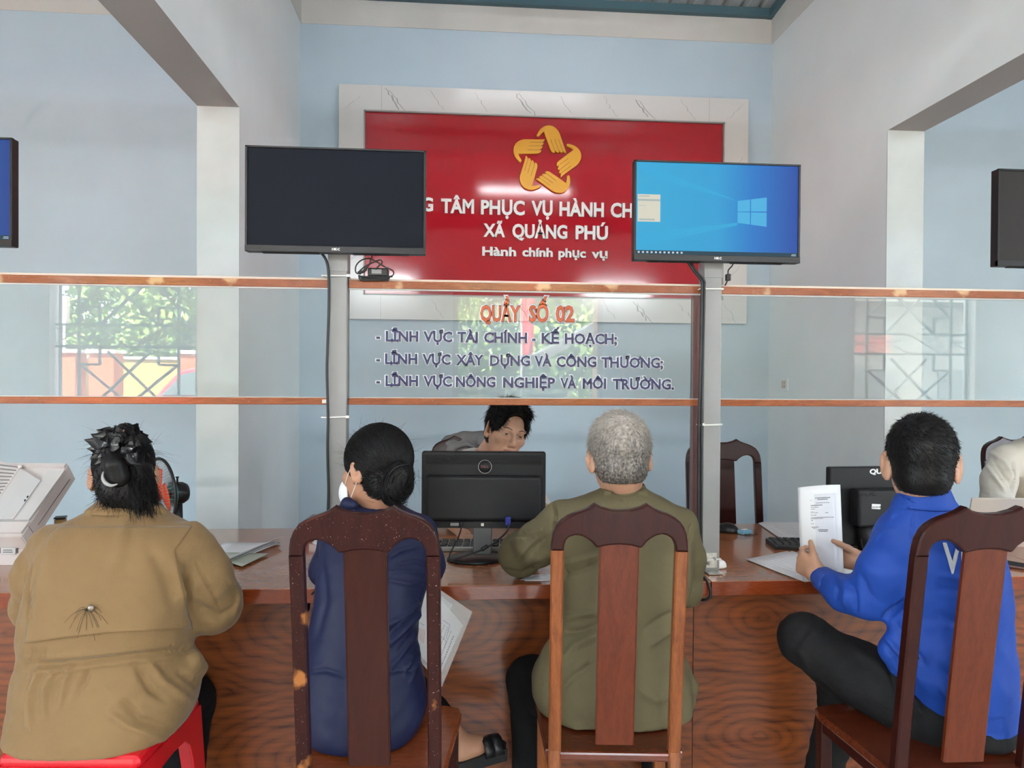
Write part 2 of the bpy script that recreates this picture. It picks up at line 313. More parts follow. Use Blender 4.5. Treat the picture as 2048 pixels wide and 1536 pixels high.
# front wall of the hall (behind the photographer) with two grilled windows and the open entrance
YG = 2.435
def MR(px, py, Yv): p = W(px, py, Yv); return Vector((p.x, 2 * YG - p.y, p.z))
WX = [(-4.23, -2.63), (0.0, 1.65), (4.5, 6.05)]
def front_wall():
    o = struct(empty('wall_front', (0, YF, 0))); z0, z1 = .75, 2.75
    xs = [X0] + [v for w in WX for v in w] + [X1]
    for i in range(0, len(xs), 2): sbox('wall_panel', (xs[i], xs[i + 1], YF - .2, YF, 0, 5.6), G('hall'), o)
    for i, (a, b) in enumerate(WX):
        sbox('lintel', (a, b, YF - .2, YF, z1 if i != 1 else 2.75, 5.6), G('hall'), o)
        if i != 1: sbox('sill_wall', (a, b, YF - .2, YF, 0, z0), G('hall'), o)
    for i, n in ((0, 'window_1'), (2, 'window_2')):
        a, b = WX[i]; w = struct(empty(n, ((a + b) / 2, YF - .1, z0))); cx = (a + b) / 2; L = []
        def bar(p, q, t=.012): L.append(([(cx + p[0], YF - .12, p[1]), (cx + q[0], YF - .12, q[1])], t * 1.45))
        zt, zm1, zm2, zb = 2.75, 1.93, 1.70, .75
        for z in (zm1, zm2, zt - .02, zb + .02): bar((-.8, z), (.8, z), .012)
        for s in (-1, 1):
            bar((s * .78, zb), (s * .78, zt)); bar((s * .70, zb), (s * .70, zt)); bar((s * .51, zb), (s * .51, zt)); bar((s * .70, zt - .35), (s * .51, zt - .35), .008)
            # arrow shapes above and below the band
            bar((s * .30, zm1), (s * -.42, 2.62)); bar((s * .30, zm1), (s * .30, zm1 + .19)); bar((s * .30, zm1 + .19), (s * .50, zm1 + .19)); bar((s * .50, zm1 + .19), (s * .12, 2.52)); bar((s * .12, 2.52), (0, 2.64))
            bar((s * .30, zm2), (s * .30, zm2 - .19)); bar((s * .30, zm2 - .19), (s * .50, zm2 - .19)); bar((s * .50, zm2 - .19), (s * -.1, 1.0)); bar((s * .22, zm2 - .05), (s * -.42, 1.02))
        for k in range(4):
            x_ = -.8 + k * .4; bar((x_, zm2), (x_ + .4, zm1), .005); bar((x_, zm1), (x_ + .4, zm2), .005)
        tubes('window_grille', L, G('grille'), w, seg=4, smooth=False)
        boxes('window_frame', [span(a, a + .05, YF - .2, YF, z0, z1), span(b - .05, b, YF - .2, YF, z0, z1), span(a, b, YF - .2, YF, z0, z0 + .05), span(a, b, YF - .2, YF, z1 - .05, z1)], G('white'), w)
    d = struct(empty('door_1', ((WX[1][0] + WX[1][1]) / 2, YF - .1, 0))); a, b = WX[1]
    boxes('door_frame', [span(a, a + .06, YF - .2, YF, 0, 2.75), span(b - .06, b, YF - .2, YF, 0, 2.75), span(a, b, YF - .16, YF - .08, 2.28, 2.34)], G('rail'), d)
    tubes('transom_grille', [([(a + .1 + k * .16, YF - .12, 2.34), (a + .1 + k * .16, YF - .12, 2.75)], .010) for k in range(10)], G('orange'), d, seg=4)
M_['grille'] = mat('green_grille_paint', (.05, .09, .085), .5)
M_['orange'] = mat('orange_paint', (.50, .10, .035), .6, var=.1)
M_['yellow'] = mat('yellow_wall_paint', (.46, .31, .09), .7, var=.08, vs=1)
front_wall()
for i, (a, b) in enumerate(WX):
    pl = bpy.data.lights.new('daylight_portal', 'AREA'); pl.shape = 'RECTANGLE'; pl.size = b - a - .05; pl.size_y = 1.9 if i != 1 else 2.7; pl.cycles.is_portal = True
    po = bpy.data.objects.new('daylight_portal', pl); COL.objects.link(po); po.location = ((a + b) / 2, YF - .21, 1.75 if i != 1 else 1.37); po.rotation_euler = (math.radians(90), 0, 0)
# fluorescent battens
M_['tube'] = mat('fluorescent_tube', (1, 1, 1), .4, emit=(.90, .96, 1.0), es=TUBE)
M_['tube_hall'] = mat('fluorescent_tube_hall', (1, 1, 1), .4, emit=(.95, .97, 1.0), es=TUBE_HALL)
M_['tube_side_fill'] = mat('added_side_tube', (1, 1, 1), .4, emit=(.95, .97, 1.0), es=30)
M_['tube_wall_fill'] = mat('added_wall_tube', (1, 1, 1), .4, emit=(.95, .97, 1.0), es=TUBE_WALL_FILL)
def batten(x, y, z, label, L=1.2, r=.018):
    o = empty('fluorescent_lamp', (x, y, z), label, 'ceiling lamp', 'fluorescent lamps under the roof')
    box('lamp_housing', (x, y, z + .045) if y > 0 else (x, YF + .0125, z), (L + .04, .05 if y > 0 else .024, .035), G('letter_white'), o, bev=.004)
    tubes('lamp_tube', [([(x - L / 2, y, z), (x + L / 2, y, z)], r)], G('tube' if y > 3 else 'tube_hall' if 0 < y and 0 < x < 2 else 'tube_side_fill' if y > 0 else 'tube_wall_fill'), o, seg=12)
    for s in (-1, 1): box('tube_socket', (x + s * (L / 2 + .01), y, z + .012), (.02, .045, .06), G('letter_white'), o)
batten(.62, 4.10, 3.92, 'white fluorescent batten lamp under the roof over the clerk, mirrored in the red sign border')
batten(.95, .9, 3.90, 'white fluorescent batten lamp above the queue, mirrored in the middle of the red sign')
for x, w_ in ((-1.35, 'between the left window and the entrance'), (3.1, 'between the entrance and the right window')):
    for z, ud in (((3.115, 'lower'), (3.165, 'upper')) if x < 0 else ((3.035, 'lower'), (3.085, 'upper'))): batten(x, YF + .05, z, '%s added fill batten lamp on the unseen hall front wall, %s' % (ud, w_))  # unseen wall lamps, added to brighten the lower back wall from the front
batten(-3.2, .9, 3.95, 'added unseen fill batten lamp in the hall beyond the left end of the counter')
batten(4.6, .9, 3.95, 'added unseen fill batten lamp in the hall beyond the right end of the counter')  # both side lamps are added, to brighten the hall and side walls
# ---------------------------------------------------------------- outside, mirrored in the partition glass
struct(sbox('ground', (-40, 40, -60, 30, -.3, -.21), mat('yard_paving', (.10, .09, .08), .8, var=.1)))
def leaf_blob(name, parts, n, m_, parent, size=.11):
    P = []; 
    tot = sum(p[1][0] * p[1][2] for p in parts)
    for c, s in parts:
        k = int(n * s[0] * s[2] / tot); d = RNG.normal(size=(k, 3)); d /= np.linalg.norm(d, axis=1)[:, None]; d *= RNG.uniform(.72, 1.03, (k, 1)); P.append(d * np.array(s) + np.array(c))
    P = np.concatenate(P); k = len(P); a = RNG.normal(size=(k, 3)); a /= np.linalg.norm(a, axis=1)[:, None]; b = np.cross(a, RNG.normal(size=(k, 3))); b /= np.linalg.norm(b, axis=1)[:, None]
    sz = RNG.uniform(.6, 1.3, (k, 1)) * size; V = np.stack([P - a * sz, P - b * sz * .5, P + a * sz, P + b * sz * .5], 1).reshape(-1, 3)
    me = bpy.data.meshes.new(name); me.vertices.add(len(V)); me.vertices.foreach_set('co', V.ravel()); me.loops.add(k * 4); me.loops.foreach_set('vertex_index', np.arange(k * 4)); me.polygons.add(k); me.polygons.foreach_set('loop_start', np.arange(0, k * 4, 4)); me.update(calc_edges=True); me.validate()
    o = link(name, me, m_, parent); return o
M_['leaf'] = mat('hedge_leaves', (.17, .26, .055), .5, var=.75, vs=1.6)
M_['bark'] = mat('bark', (.14, .10, .07), .8, var=.3)
def tree(x, y, h, w, label, n=5000):
    o = empty('leafy_tree', (x, y, 0), label, 'tree', 'trees across the yard mirrored in the glass')
    c = leaf_blob('crown', [((x, y, h * .62), (w, .9, h * .40)), ((x - w * .5, y + .3, h * .5), (w * .6, .8, h * .3)), ((x + w * .5, y + .2, h * .55), (w * .6, .8, h * .33))], n, G('leaf'), o, .15); c['kind'] = 'stuff'
    tubes('trunk', [([(x, y, 0), (x + .1, y, h * .5)], [.16, .10])], G('bark'), o)
for i, (x, h, w, lab) in enumerate(((-13.5, 5.4, 1.9, 'leftmost leafy green tree mirrored in the left glass pane'), (-10.5, 5.8, 1.9, 'second leafy green tree from the left mirrored in the left glass pane'), (-7.6, 5.6, 1.9, 'dense green tree behind the orange gate pillars'), (-4.5, 5.3, 1.8, 'green tree beyond the red car'), (-1.2, 5.0, 1.8, 'green tree left of the entrance reflection'), (1.6, 5.4, 1.9, 'green tree straight beyond the entrance reflection'), (4.4, 5.0, 1.8, 'green tree right of the entrance reflection'), (7.4, 4.8, 1.7, 'green tree farthest right beyond the yard'))):
    tree(x, -17.6 - (i % 2) * 2.4, h, w, lab)
hd = leaf_blob('hedge', [((x, -21.8, 1.3), (2.2, .45, 1.5)) for x in np.arange(-22, 14, 1.7)], 9000, G('leaf'), None, .2); props(hd, 'dense low green hedge along the far side of the yard', 'hedge', None, 'stuff')
struct(sbox('wall_backdrop', (-26, 20, -23.4, -23.2, -.2, 3.2), mat('dark_backdrop', (.10, .12, .07), .8, var=.3)))  # unseen dark wall, added to block bright sky behind hedge and trees
# yellow yard wall with orange pillars
yw = empty('yard_wall', (-5, -14.5, 0), 'sunlit yellow yard wall mirrored in the left glass pane', 'wall')
box('wall_body', (-5, -14.5, .9), (9, .2, 1.8), G('yellow'), yw); box('wall_cap', (-5, -14.5, 1.83), (9, .28, .07), G('white'), yw)
for px, w_, lab in ((121, .9, 'orange gate pillar nearest the white signboard'), (213, .55, 'orange gate pillar left of the yellow yard wall'), (392, .55, 'orange gate pillar behind the red car')):
    c = MR(px, 740, 17.5); o = empty('gate_pillar', (c.x, c.y, 0), lab, 'pillar', 'orange gate pillars mirrored in the glass')
    box('pillar_shaft', (c.x, c.y, .95), (w_, .5, 1.9), G('orange'), o, bev=.02); box('pillar_cap', (c.x, c.y, 1.93), (w_ + .1, .6, .08), G('white'), o)
# white signboard on a lattice mast
c = MR(109, 620, 18.5); sg = empty('signboard', (c.x, c.y, 0), 'white double signboard on a lattice mast mirrored in the left pane', 'signboard')
box('sign_face', (c.x, c.y, MR(109, 620, 18.5).z), (.62, .2, .68), G('cream'), sg, bev=.02)
tubes('mast', [([(c.x + s, c.y, 0), (c.x + s, c.y, 3.0)], .03) for s in (-.12, .22)] + [([(c.x - .12, c.y, z), (c.x + .22, c.y, z + .3)], .015) for z in np.arange(.3, 2.6, .3)], G('letter_white'), sg, seg=5)
# red car
def car():
    c = MR(415, 765, 12.5); x0 = c.x; y0 = c.y; M_['carred'] = mat('car_paint_red', (.62, .01, .03), .25, coat=.6); M_['carglass'] = mat('car_glass', (.12, .16, .18), .1)
    o = empty('red_car', (x0, y0, 0), 'bright red hatchback car parked by the yellow wall, mirrored in the left pane', 'car')
    pts = [(-2.0, .35), (-2.05, .75), (-1.9, .98), (-1.35, 1.08), (-.95, 1.45), (-.3, 1.60), (.7, 1.58), (1.5, 1.32), (1.85, 1.05), (2.0, .7), (1.98, .35)]
    T = lambda x, y, z: (x0 + x * .82 + .9, y0 + y, z)
    link('car_body', poly_mesh('car_body', pts, 1.7, T, .08, 3), G('carred'), o)
    for w in ([(-1.2, 1.12), (-.85, 1.42), (-.25, 1.52), (-.2, 1.12)], [(-.12, 1.12), (-.15, 1.52), (.6, 1.50), (.85, 1.12)]):
        link('car_window', poly_mesh('car_window', w, .02, lambda x, y, z: (x0 + x * .82 + .9, y0 + 1.71 - y, z)), G('carglass'), o)
        
    for wx in (-1.25, 1.25):
        for yy in (1.62, .0): lathe('wheel', [(0, 0), (.31, 0), (.33, .03), (.33, .17), (.31, .2), (0, .2)], G('cable'), o, Matrix.Translation((x0 + wx * .82 + .9, y0 + yy - .02, .33)) @ Matrix.Rotation(math.radians(-90), 4, 'X'))
    lathe('headlamp', [(0, 0), (.1, .02), (.12, .12)], G('letter_white'), o, Matrix.Translation((x0 - 1.88 * .82 + .9, y0 + 1.5, .85)))
car()
# flag, open shed, neighbouring building seen through the entrance and the right window
fl = empty('flag_pole', MR(1043, 700, 11), 'red flag on a pole mirrored below the entrance reflection', 'flag'); c = MR(1043, 700, 11); fl.location = (c.x, c.y, 0)
tubes('pole', [([(c.x, c.y, 0), (c.x, c.y, 3.2)], .02)], G('post'), fl)
V = []; Fc = []
for i in range(9):
    for j in range(9): u = i / 8; v = j / 8; V.append((c.x + u * .26 * (1 - .4 * v) + .02 * math.sin(v * 9), c.y + .05 * math.sin(u * 9 + v * 3), 3.1 - v * 1.35))
for i in range(8):
    for j in range(8): a = i * 9 + j; Fc.append((a, a + 9, a + 10, a + 1))
link('flag_cloth', mesh('flag_cloth', V, Fc), mat('flag_red', (.6, .02, .03), .7), fl, smooth=True)
c = MR(1175, 700, 15); sh = empty('yard_shed', (c.x + 1, c.y, 0), 'dark roofed open shed right of the entrance reflection', 'shed')
link('shed_roof', poly_mesh('shed_roof', [(-1.6, 1.9), (.2, 2.9), (1.7, 2.9), (1.7, 2.75), (.3, 2.7), (-1.5, 1.75)], 2.0, lambda x, y, z: (c.x + x + .6, c.y - y, z)), mat('dark_roof', (.08, .08, .07), .7), sh)
for dx in (.2, 2.1): tubes('shed_post', [([(c.x + dx, c.y - .2, 0), (c.x + dx, c.y - .2, 2.5)], .05)], G('bark'), sh)
nb = empty('neighbour_building', (8, -10, 0), 'pale building with a red banner mirrored in the right glass pane', 'building')
sbox('building_wall', (5.6, 16, -12, -10, 0, 4.5), mat('pale_render', (.26, .26, .235), .8, var=.08), nb)
sbox('banner', (6.0, 9.2, -9.98, -9.94, 1.95, 2.35), mat('banner_red', (.55, .12, .10), .7, var=.3, vs=6), nb)
sbox('canopy', (5.6, 14, -10, -9.0, 2.95, 3.05), bpy.data.materials['dark_roof'], nb)
for k in range(4): sbox('window_opening', (6.3 + k * 2, 7.4 + k * 2, -10.02, -9.97, .6, 1.6), mat('dark_opening', (.12, .13, .13), .4), nb)
# ================================================================ sign on the back wall
def sign():
    YS = 5.345; bl = W(692, 636, YS); 
    x0 = W(678, 166, YS).x; x1 = W(1497, 200, YS).x; zt = (W(678, 166, YS).z + W(1497, 200, YS).z) / 2; zb = (W(698, 636, YS).z + W(1486, 649, YS).z) / 2
    ix0 = W(727, 400, YS).x; ix1 = W(1448, 400, YS).x; izt = (W(727, 218, YS).z + W(1448, 246, YS).z) / 2; izb = (W(727, 588, YS).z + W(1386, 601, YS).z) / 2
    o = empty('wall_sign', ((x0 + x1) / 2, YB, (zt + zb) / 2), 'red lettered wall sign with a marble-look border on the back wall', 'sign')
    fr = boxes('border', [span(x0, x1, YS, YB, izt, zt), span(x0, x1, YS, YB, zb, izb), span(x0, ix0, YS, YB, izb, izt), span(ix1, x1, YS, YB, izb, izt)], G('marble'), o)
    # veins and seams of the border laminate
    V = []
    rs = np.random.default_rng(5)
    def vein(x, z, dx, dz, wv):
        n = 7; P = [(x + dx * i / n + rs.normal() * .006, z + dz * i / n + rs.normal() * .006) for i in range(n + 1)]
        for i in range(n):
            a, b = P[i], P[i + 1]; ww = wv * (1 - abs(i - n / 2) / n); q = [(a[0] - ww, a[1]), (b[0] - ww, b[1]), (b[0] + ww, b[1]), (a[0] + ww, a[1])]; V.append(q)
    for k in range(9):
        xx = x0 + .35 + k * .31 + rs.normal() * .03
        for (lo, hi) in ((izt, zt), (zb, izb)):
            if rs.random() < .25: continue
            h = hi - lo; vein(xx, hi - .02, .10, -h * .8, .0022 if k % 3 else .006)
            if k % 3 == 0: vein(xx + .03, hi - .03, .12, -h * .85, .004)
    for k in range(4): vein(x0 + .02, izb + .2 + k * .37, .13, .10, .0018); vein(ix1 + .02, izb + .15 + k * .4, .12, .11, .0018)
    VV = []; FF = []
    for q in V:
        s = len(VV); VV += [(a, YS - .0008, b) for a, b in q]; FF.append((s, s + 1, s + 2, s + 3))
    for (a, b, c_, d) in ((x0 + .30, x0 + .302, izt, zt), (x0 + .30, x0 + .302, zb, izb), (x1 - .30, x1 - .298, izt, zt)):
        s = len(VV); VV += [(a, YS - .001, c_), (b, YS - .001, c_), (b, YS - .001, d), (a, YS - .001, d)]; FF.append((s, s + 1, s + 2, s + 3))
    link('marble_veins', mesh('marble_veins', VV, FF), G('vein'), o)['kind'] = 'stuff'
    box('red_panel', *span(ix0, ix1, YS + .018, YB, izb, izt), G('red'), o)
    boxes('inner_trim', [span(ix0, ix1, YS - .004, YS + .02, izt - .010, izt), span(ix0, ix1, YS - .004, YS + .02, izb, izb + .008), span(ix0, ix0 + .010, YS - .004, YS + .02, izb, izt), span(ix1 - .010, ix1, YS - .004, YS + .02, izb, izt)], G('silver'), o)
    YR = YS + .018
    # five cupped hands forming a star
    K = 170 / 1632
    hand = [(595, 335), (605, 300), (625, 262), (655, 215), (690, 180), (735, 148), (785, 129), (840, 122), (900, 132), (955, 162), (1005, 210), (1040, 268), (1062, 330), (1110, 470), (1172, 637), (1132, 632), (1102, 606), (1100, 640), (1058, 634), (1030, 606), (1027, 642), (985, 636), (955, 608), (950, 645), (910, 640), (878, 614), (858, 575), (800, 420), (738, 246), (690, 285), (640, 345)]
    cx, cz = 795, 800; ctr = W(1010 + cx * K, 240 + cz * K, YR); sc = K / F * (ctr - CP).dot(fwd)
    for k in range(5):
        a = math.radians(72 * k); ca, sa = math.cos(a), math.sin(a)
        def TT(x, z): dx = (x - cx) * sc; dz = -(z - cz) * sc; return ctr.x + dx * ca + dz * sa, ctr.z - dx * sa + dz * ca
        link('emblem_hand', poly_mesh('emblem_hand', [TT(*p) for p in hand], .022, lambda x, y, z: (x, YR - .024 + y, z), .002), G('gold'), o)
        V = []; FF = []
        for p, q in (((866, 385), (950, 622)), ((944, 385), (1030, 612)), ((1019, 385), (1102, 612))):
            for side in (0,):
                s = len(V); a1 = TT(p[0] - 3.5, p[1]); a2 = TT(p[0] + 3.5, p[1]); b2 = TT(q[0] + 3.5, q[1]); b1 = TT(q[0] - 3.5, q[1])
                V += [(v[0], YR - .0248, v[1]) for v in (a1, b1, b2, a2)]; FF.append((s, s + 1, s + 2, s + 3))
        link('finger_groove', mesh('finger_groove', V, FF), G('groove'), o)
    for w_, a, b, base, cap in (('TRUNG', 752, 866.5, 421.5, 26), ('TÂM', 882, 948, 426.5, 27), ('PHỤC', 961.5, 1049, 429.5, 27), ('VỤ', 1062, 1104.5, 431, 27), ('HÀNH', 1118, 1207, 433, 27), ('CHÍNH', 1220, 1320, 435.5, 27), ('CÔNG', 1334, 1425, 439, 27),
                            ('XÃ', 966, 1010, 474, 25), ('QUẢNG', 1024, 1134, 476.5, 26), ('PHÚ', 1150, 1215, 479, 26), ('Hành', 964, 1032, 512, 17), ('chính', 1044, 1105, 513.5, 17), ('phục', 1116, 1171, 515, 17), ('vụ', 1182, 1214, 516.5, 17)):
        sl = (b - a) * .030
        p0 = W(a, base - sl / 2, YR); p1 = W(b, base + sl / 2, YR); z = (p0.z + p1.z) / 2; p0.z = p1.z = z
        put_text('sign_word', w_, p0, p1, cap / F * (p0 - CP).dot(fwd), G('letter_white'), o, bold=.040, ext=.018, off=.018 - .0, res=3)
sign()
# ================================================================ partition: steel posts, rails, glass
PXS = [-1.611, -.370, .870, 2.111]
POSTW = .060; YP0, YP1 = 2.405, 2.465
ZRT0, ZRT1, ZRB0, ZRB1 = 1.687, 1.712, 1.308, 1.330
M_['glass'] = None
def glass_mat():
    M = bpy.data.materials.new('clear_glass'); M.use_nodes = True; nt = M.node_tree; N = nt.nodes.new; L = nt.links.new; nt.nodes.remove(nt.nodes['Principled BSDF'])
    t = N('ShaderNodeBsdfTransparent'); t.inputs[0].default_value = (.965, .985, .975, 1); g = N('ShaderNodeBsdfGlossy'); g.inputs['Roughness'].default_value = 0.0
    fr = N('ShaderNodeFresnel'); fr.inputs[0].default_value = 1.52; mx = N('ShaderNodeMixShader'); L(fr.outputs[0], mx.inputs[0]); L(t.outputs[0], mx.inputs[1]); L(g.outputs[0], mx.inputs[2])
    d = N('ShaderNodeBsdfDiffuse'); d.inputs[0].default_value = (.7, .72, .72, 1); tc = N('ShaderNodeTexCoord'); n = N('ShaderNodeTexNoise'); n.inputs['Scale'].default_value = 3; n.inputs['Detail'].default_value = 6; L(tc.outputs['Object'], n.inputs[0])
    r = N('ShaderNodeMapRange'); r.inputs[1].default_value = .3; r.inputs[2].default_value = .8; r.inputs[3].default_value = .01; r.inputs[4].default_value = .06; L(n.outputs[0], r.inputs[0])
    m2 = N('ShaderNodeMixShader'); L(r.outputs[0], m2.inputs[0]); L(mx.outputs[0], m2.inputs[1]); L(d.outputs[0], m2.inputs[2]); L(m2.outputs[0], nt.nodes['Material Output'].inputs[0])
    return M
M_['glass'] = glass_mat()
M_['navy_film'] = mat('navy_letter_film', (.013, .013, .075), .35)
M_['orange_film'] = mat('orange_letter_film', (.42, .075, .018), .4, var=.15, vs=20)
M_['white_film'] = mat('white_letter_film', (.80, .80, .82), .4)
def bay(i, label):
    x0 = PXS[i] + POSTW / 2 + .002; x1 = PXS[i + 1] - POSTW / 2 - .002
    o = empty('glass_partition', ((x0 + x1) / 2, YG, .75), label, 'partition', 'glazed counter partitions between the grey posts')
    sbox('top_rail', (x0, x1, 2.424, 2.462, ZRT0, ZRT1), G('rail'), o, .002)
    sbox('top_capping', (x0, x1, 2.436, 2.468, ZRT1, ZRT1 + .008), G('cream'), o)
    sbox('bottom_rail', (x0, x1, 2.424, 2.462, ZRB0, ZRB1), G('rail'), o, .002)
    sbox('glazing_bead', (x0, x1, 2.427, 2.431, ZRT0 - .005, ZRT0), G('silver'), o)
    sbox('glazing_bead', (x0, x1, 2.427, 2.431, ZRB1, ZRB1 + .003), G('silver'), o)
    sbox('glass_pane', (x0 + .002, x1 - (.028 if i else .002), YG - .0025, YG + .0025, ZRB1, ZRT0), G('glass'), o)
    if i: sbox('end_stile', (x1 - .026, x1 - .006, 2.428, 2.460, .752, ZRT0), G('stile'), o)
    if i == 0: box('hinge_plate', (x1 - .008, 2.421, (ZRB0 + ZRB1) / 2), (.020, .005, .012), G('galv'), o)
    return o
M_['stile'] = wood('purple_brown_stile_wood', (.10, .045, .04), (.17, .08, .07), (9, 9, 1), .3, .4)
P_L = bay(0, 'glazed partition bay at the left end with a mirrored window and red car'); P_M = bay(1, 'glazed middle partition bay lettered for counter 02'); P_R = bay(2, 'glazed partition bay right of the second grey post')
def letters():
    Y = YG - .0027
    rows = [(682, 6 / 460, 770, 20, [('-', 752.5, 760), ('LĨNH', 771.6, 836.5), ('VỰC', 847, 904.5), ('TÀI', 914.6, 955.6), ('CHÍNH', 968, 1054), ('-', 1064, 1071), ('KẾ', 1083, 1119), ('HOẠCH;', 1129.5, 1234)]),
            (727, 9 / 550, 770, 20, [('-', 752.5, 760), ('LĨNH', 770, 834.5), ('VỰC', 845, 901), ('XÂY', 912, 967), ('DỰNG', 980, 1060), ('VÀ', 1069, 1103), ('CÔNG', 1112.7, 1192.7), ('THƯƠNG;', 1202.5, 1326)]),
            (771, 8 / 575, 770, 20, [('-', 752.5, 760), ('LĨNH', 771, 836), ('VỰC', 847, 903.7), ('NÔNG', 911.5, 990.8), ('NGHIỆP', 1006, 1110), ('VÀ', 1120.5, 1152.5), ('MÔI', 1165, 1212), ('TRƯỜNG.', 1225, 1348)]),
            (642, .006, 960, 31, [('QUẦY', 960, 1041), ('SỐ', 1057, 1097), ('02', 1111, 1149)])]
    for base, sl, xr, cap, ws in rows:
        big = cap > 25
        for w_, a, b in ws:
            ya = base + (a - xr) * sl; yb = base + (b - xr) * sl
            p0 = W(a, ya, Y); p1 = W(b, yb, Y); p1.z = p0.z = (p0.z + p1.z) / 2; d = (p0 - CP).dot(fwd)
            bold = .042 if big else .030; h = cap / F * d
            e = 2.1 / F * d if not big else 2.3 / F * d
            q0 = p0 - Vector((e, 0, 0)); q1 = p1 + Vector((e, 0, 0))
            nb_ = (p1 - p0).length
            put_text('lettering_outline', w_, q0, q1, h, G('white_film'), P_M, bold=bold + .055, off=.0002, res=2)
            put_text('lettering', w_, p0, p1, h, G('orange_film' if big else 'navy_film'), P_M, bold=bold, off=.0008, res=2)
letters()
def post(x, label, bracket=True):
    o = empty('steel_post', (x, YG, .75), label, 'post')
    box('post_tube', (x, (YP0 + YP1) / 2, (.752 + 1.98) / 2), (POSTW, .06, 1.98 - .752), G('post'), o, bev=.003)
    sbox('post_sleeve', (x - POSTW / 2 - .0015, x + POSTW / 2 + .0015, YP0 - .0015, YP1 + .0015, 1.738, 1.95), G('post'), o, .002)
    a = boxes('foot_bracket', [((x - .002, YP0 - .002, .790), (.042, .003, .05)), ((x + .004, YP0 - .022, .7535), (.05, .04, .003))], G('galv'), o)
    for dx, dz in ((-.010, .780), (.011, .795)): lathe('bolt', [(0, .006), (.004, .005), (.0065, 0)], G('silver'), o, Matrix.Translation((x + dx, YP0 - .003, dz)) @ Matrix.Rotation(math.radians(90), 4, 'X'), 10)
    return o
posts = [post(PXS[0], 'grey steel post beyond the left edge holding the blue screen'), post(PXS[1], 'grey square steel post carrying the black screen'), post(PXS[2], 'grey square steel post carrying the lit blue desktop screen'), post(PXS[3], 'grey steel post beyond the right edge holding the dark screen')]
# ================================================================ reception desks
M_['desk_panel'] = None
ZT = .75; TS = .046; YD0, YD1 = 2.29, 3.20; YPAN = 2.46
JX = [-2.89, -1.65, -.41, .83, 2.07, 3.31]
PX0 = -.0; PZ0 = 0
def setup_panel():
    global PX0, PZ0
    # oval centres of the veneer: in the panel right of the second post
    c = W(1520, 1475, YPAN); PX0 = -(c.x - 1.45); c2 = c.z; PZ0 = -c2
    return panel_mat()
M_['desk_panel'] = setup_panel()
dl = ['reception desk unit at the far left under the white scanner', 'reception desk unit in front of the woman in tan', 'reception desk unit in the middle under the black monitor', 'reception desk unit on the right beside the young man in blue', 'reception desk unit at the far right edge']
for i in range(5):
    a, b = JX[i] + .0012, JX[i + 1] - .0012
    o = empty('reception_desk', ((a + b) / 2, (YD0 + YD1) / 2, 0), dl[i], 'desk', 'wood veneer reception desks in a row')
    sbox('worktop', (a, b, YD0, YD1, ZT - .012, ZT), G('desk_top'), o, .0015)
    sbox('front_edge', (a, b, YD0 - .001, YD0 + .02, ZT - TS, ZT - .001), G('desk_edge'), o, .002)
    sbox('worktop_core', (a, b, YD0 + .02, YD1, ZT - TS, ZT - .012), G('desk_edge'), o)
    sbox('front_panel', (a, b, YPAN, YPAN + .018, .02, ZT - TS), G('desk_panel'), o)
    for xx in (a, b - .018): sbox('side_panel', (xx, xx + .018, YPAN + .018, YD1 - .05, .0, ZT - TS), G('desk_edge'), o)
    sbox('plinth', (a, b, YPAN + .01, YPAN + .05, 0, .02), G('black'), o)
    cx = b - .07
    lathe('cable_grommet', [(0, .004), (.022, .004), (.028, 0), (.028, -.01), (0, -.01)], G('black'), o, Matrix.Translation((a + .12, YD1 - .08, ZT)))
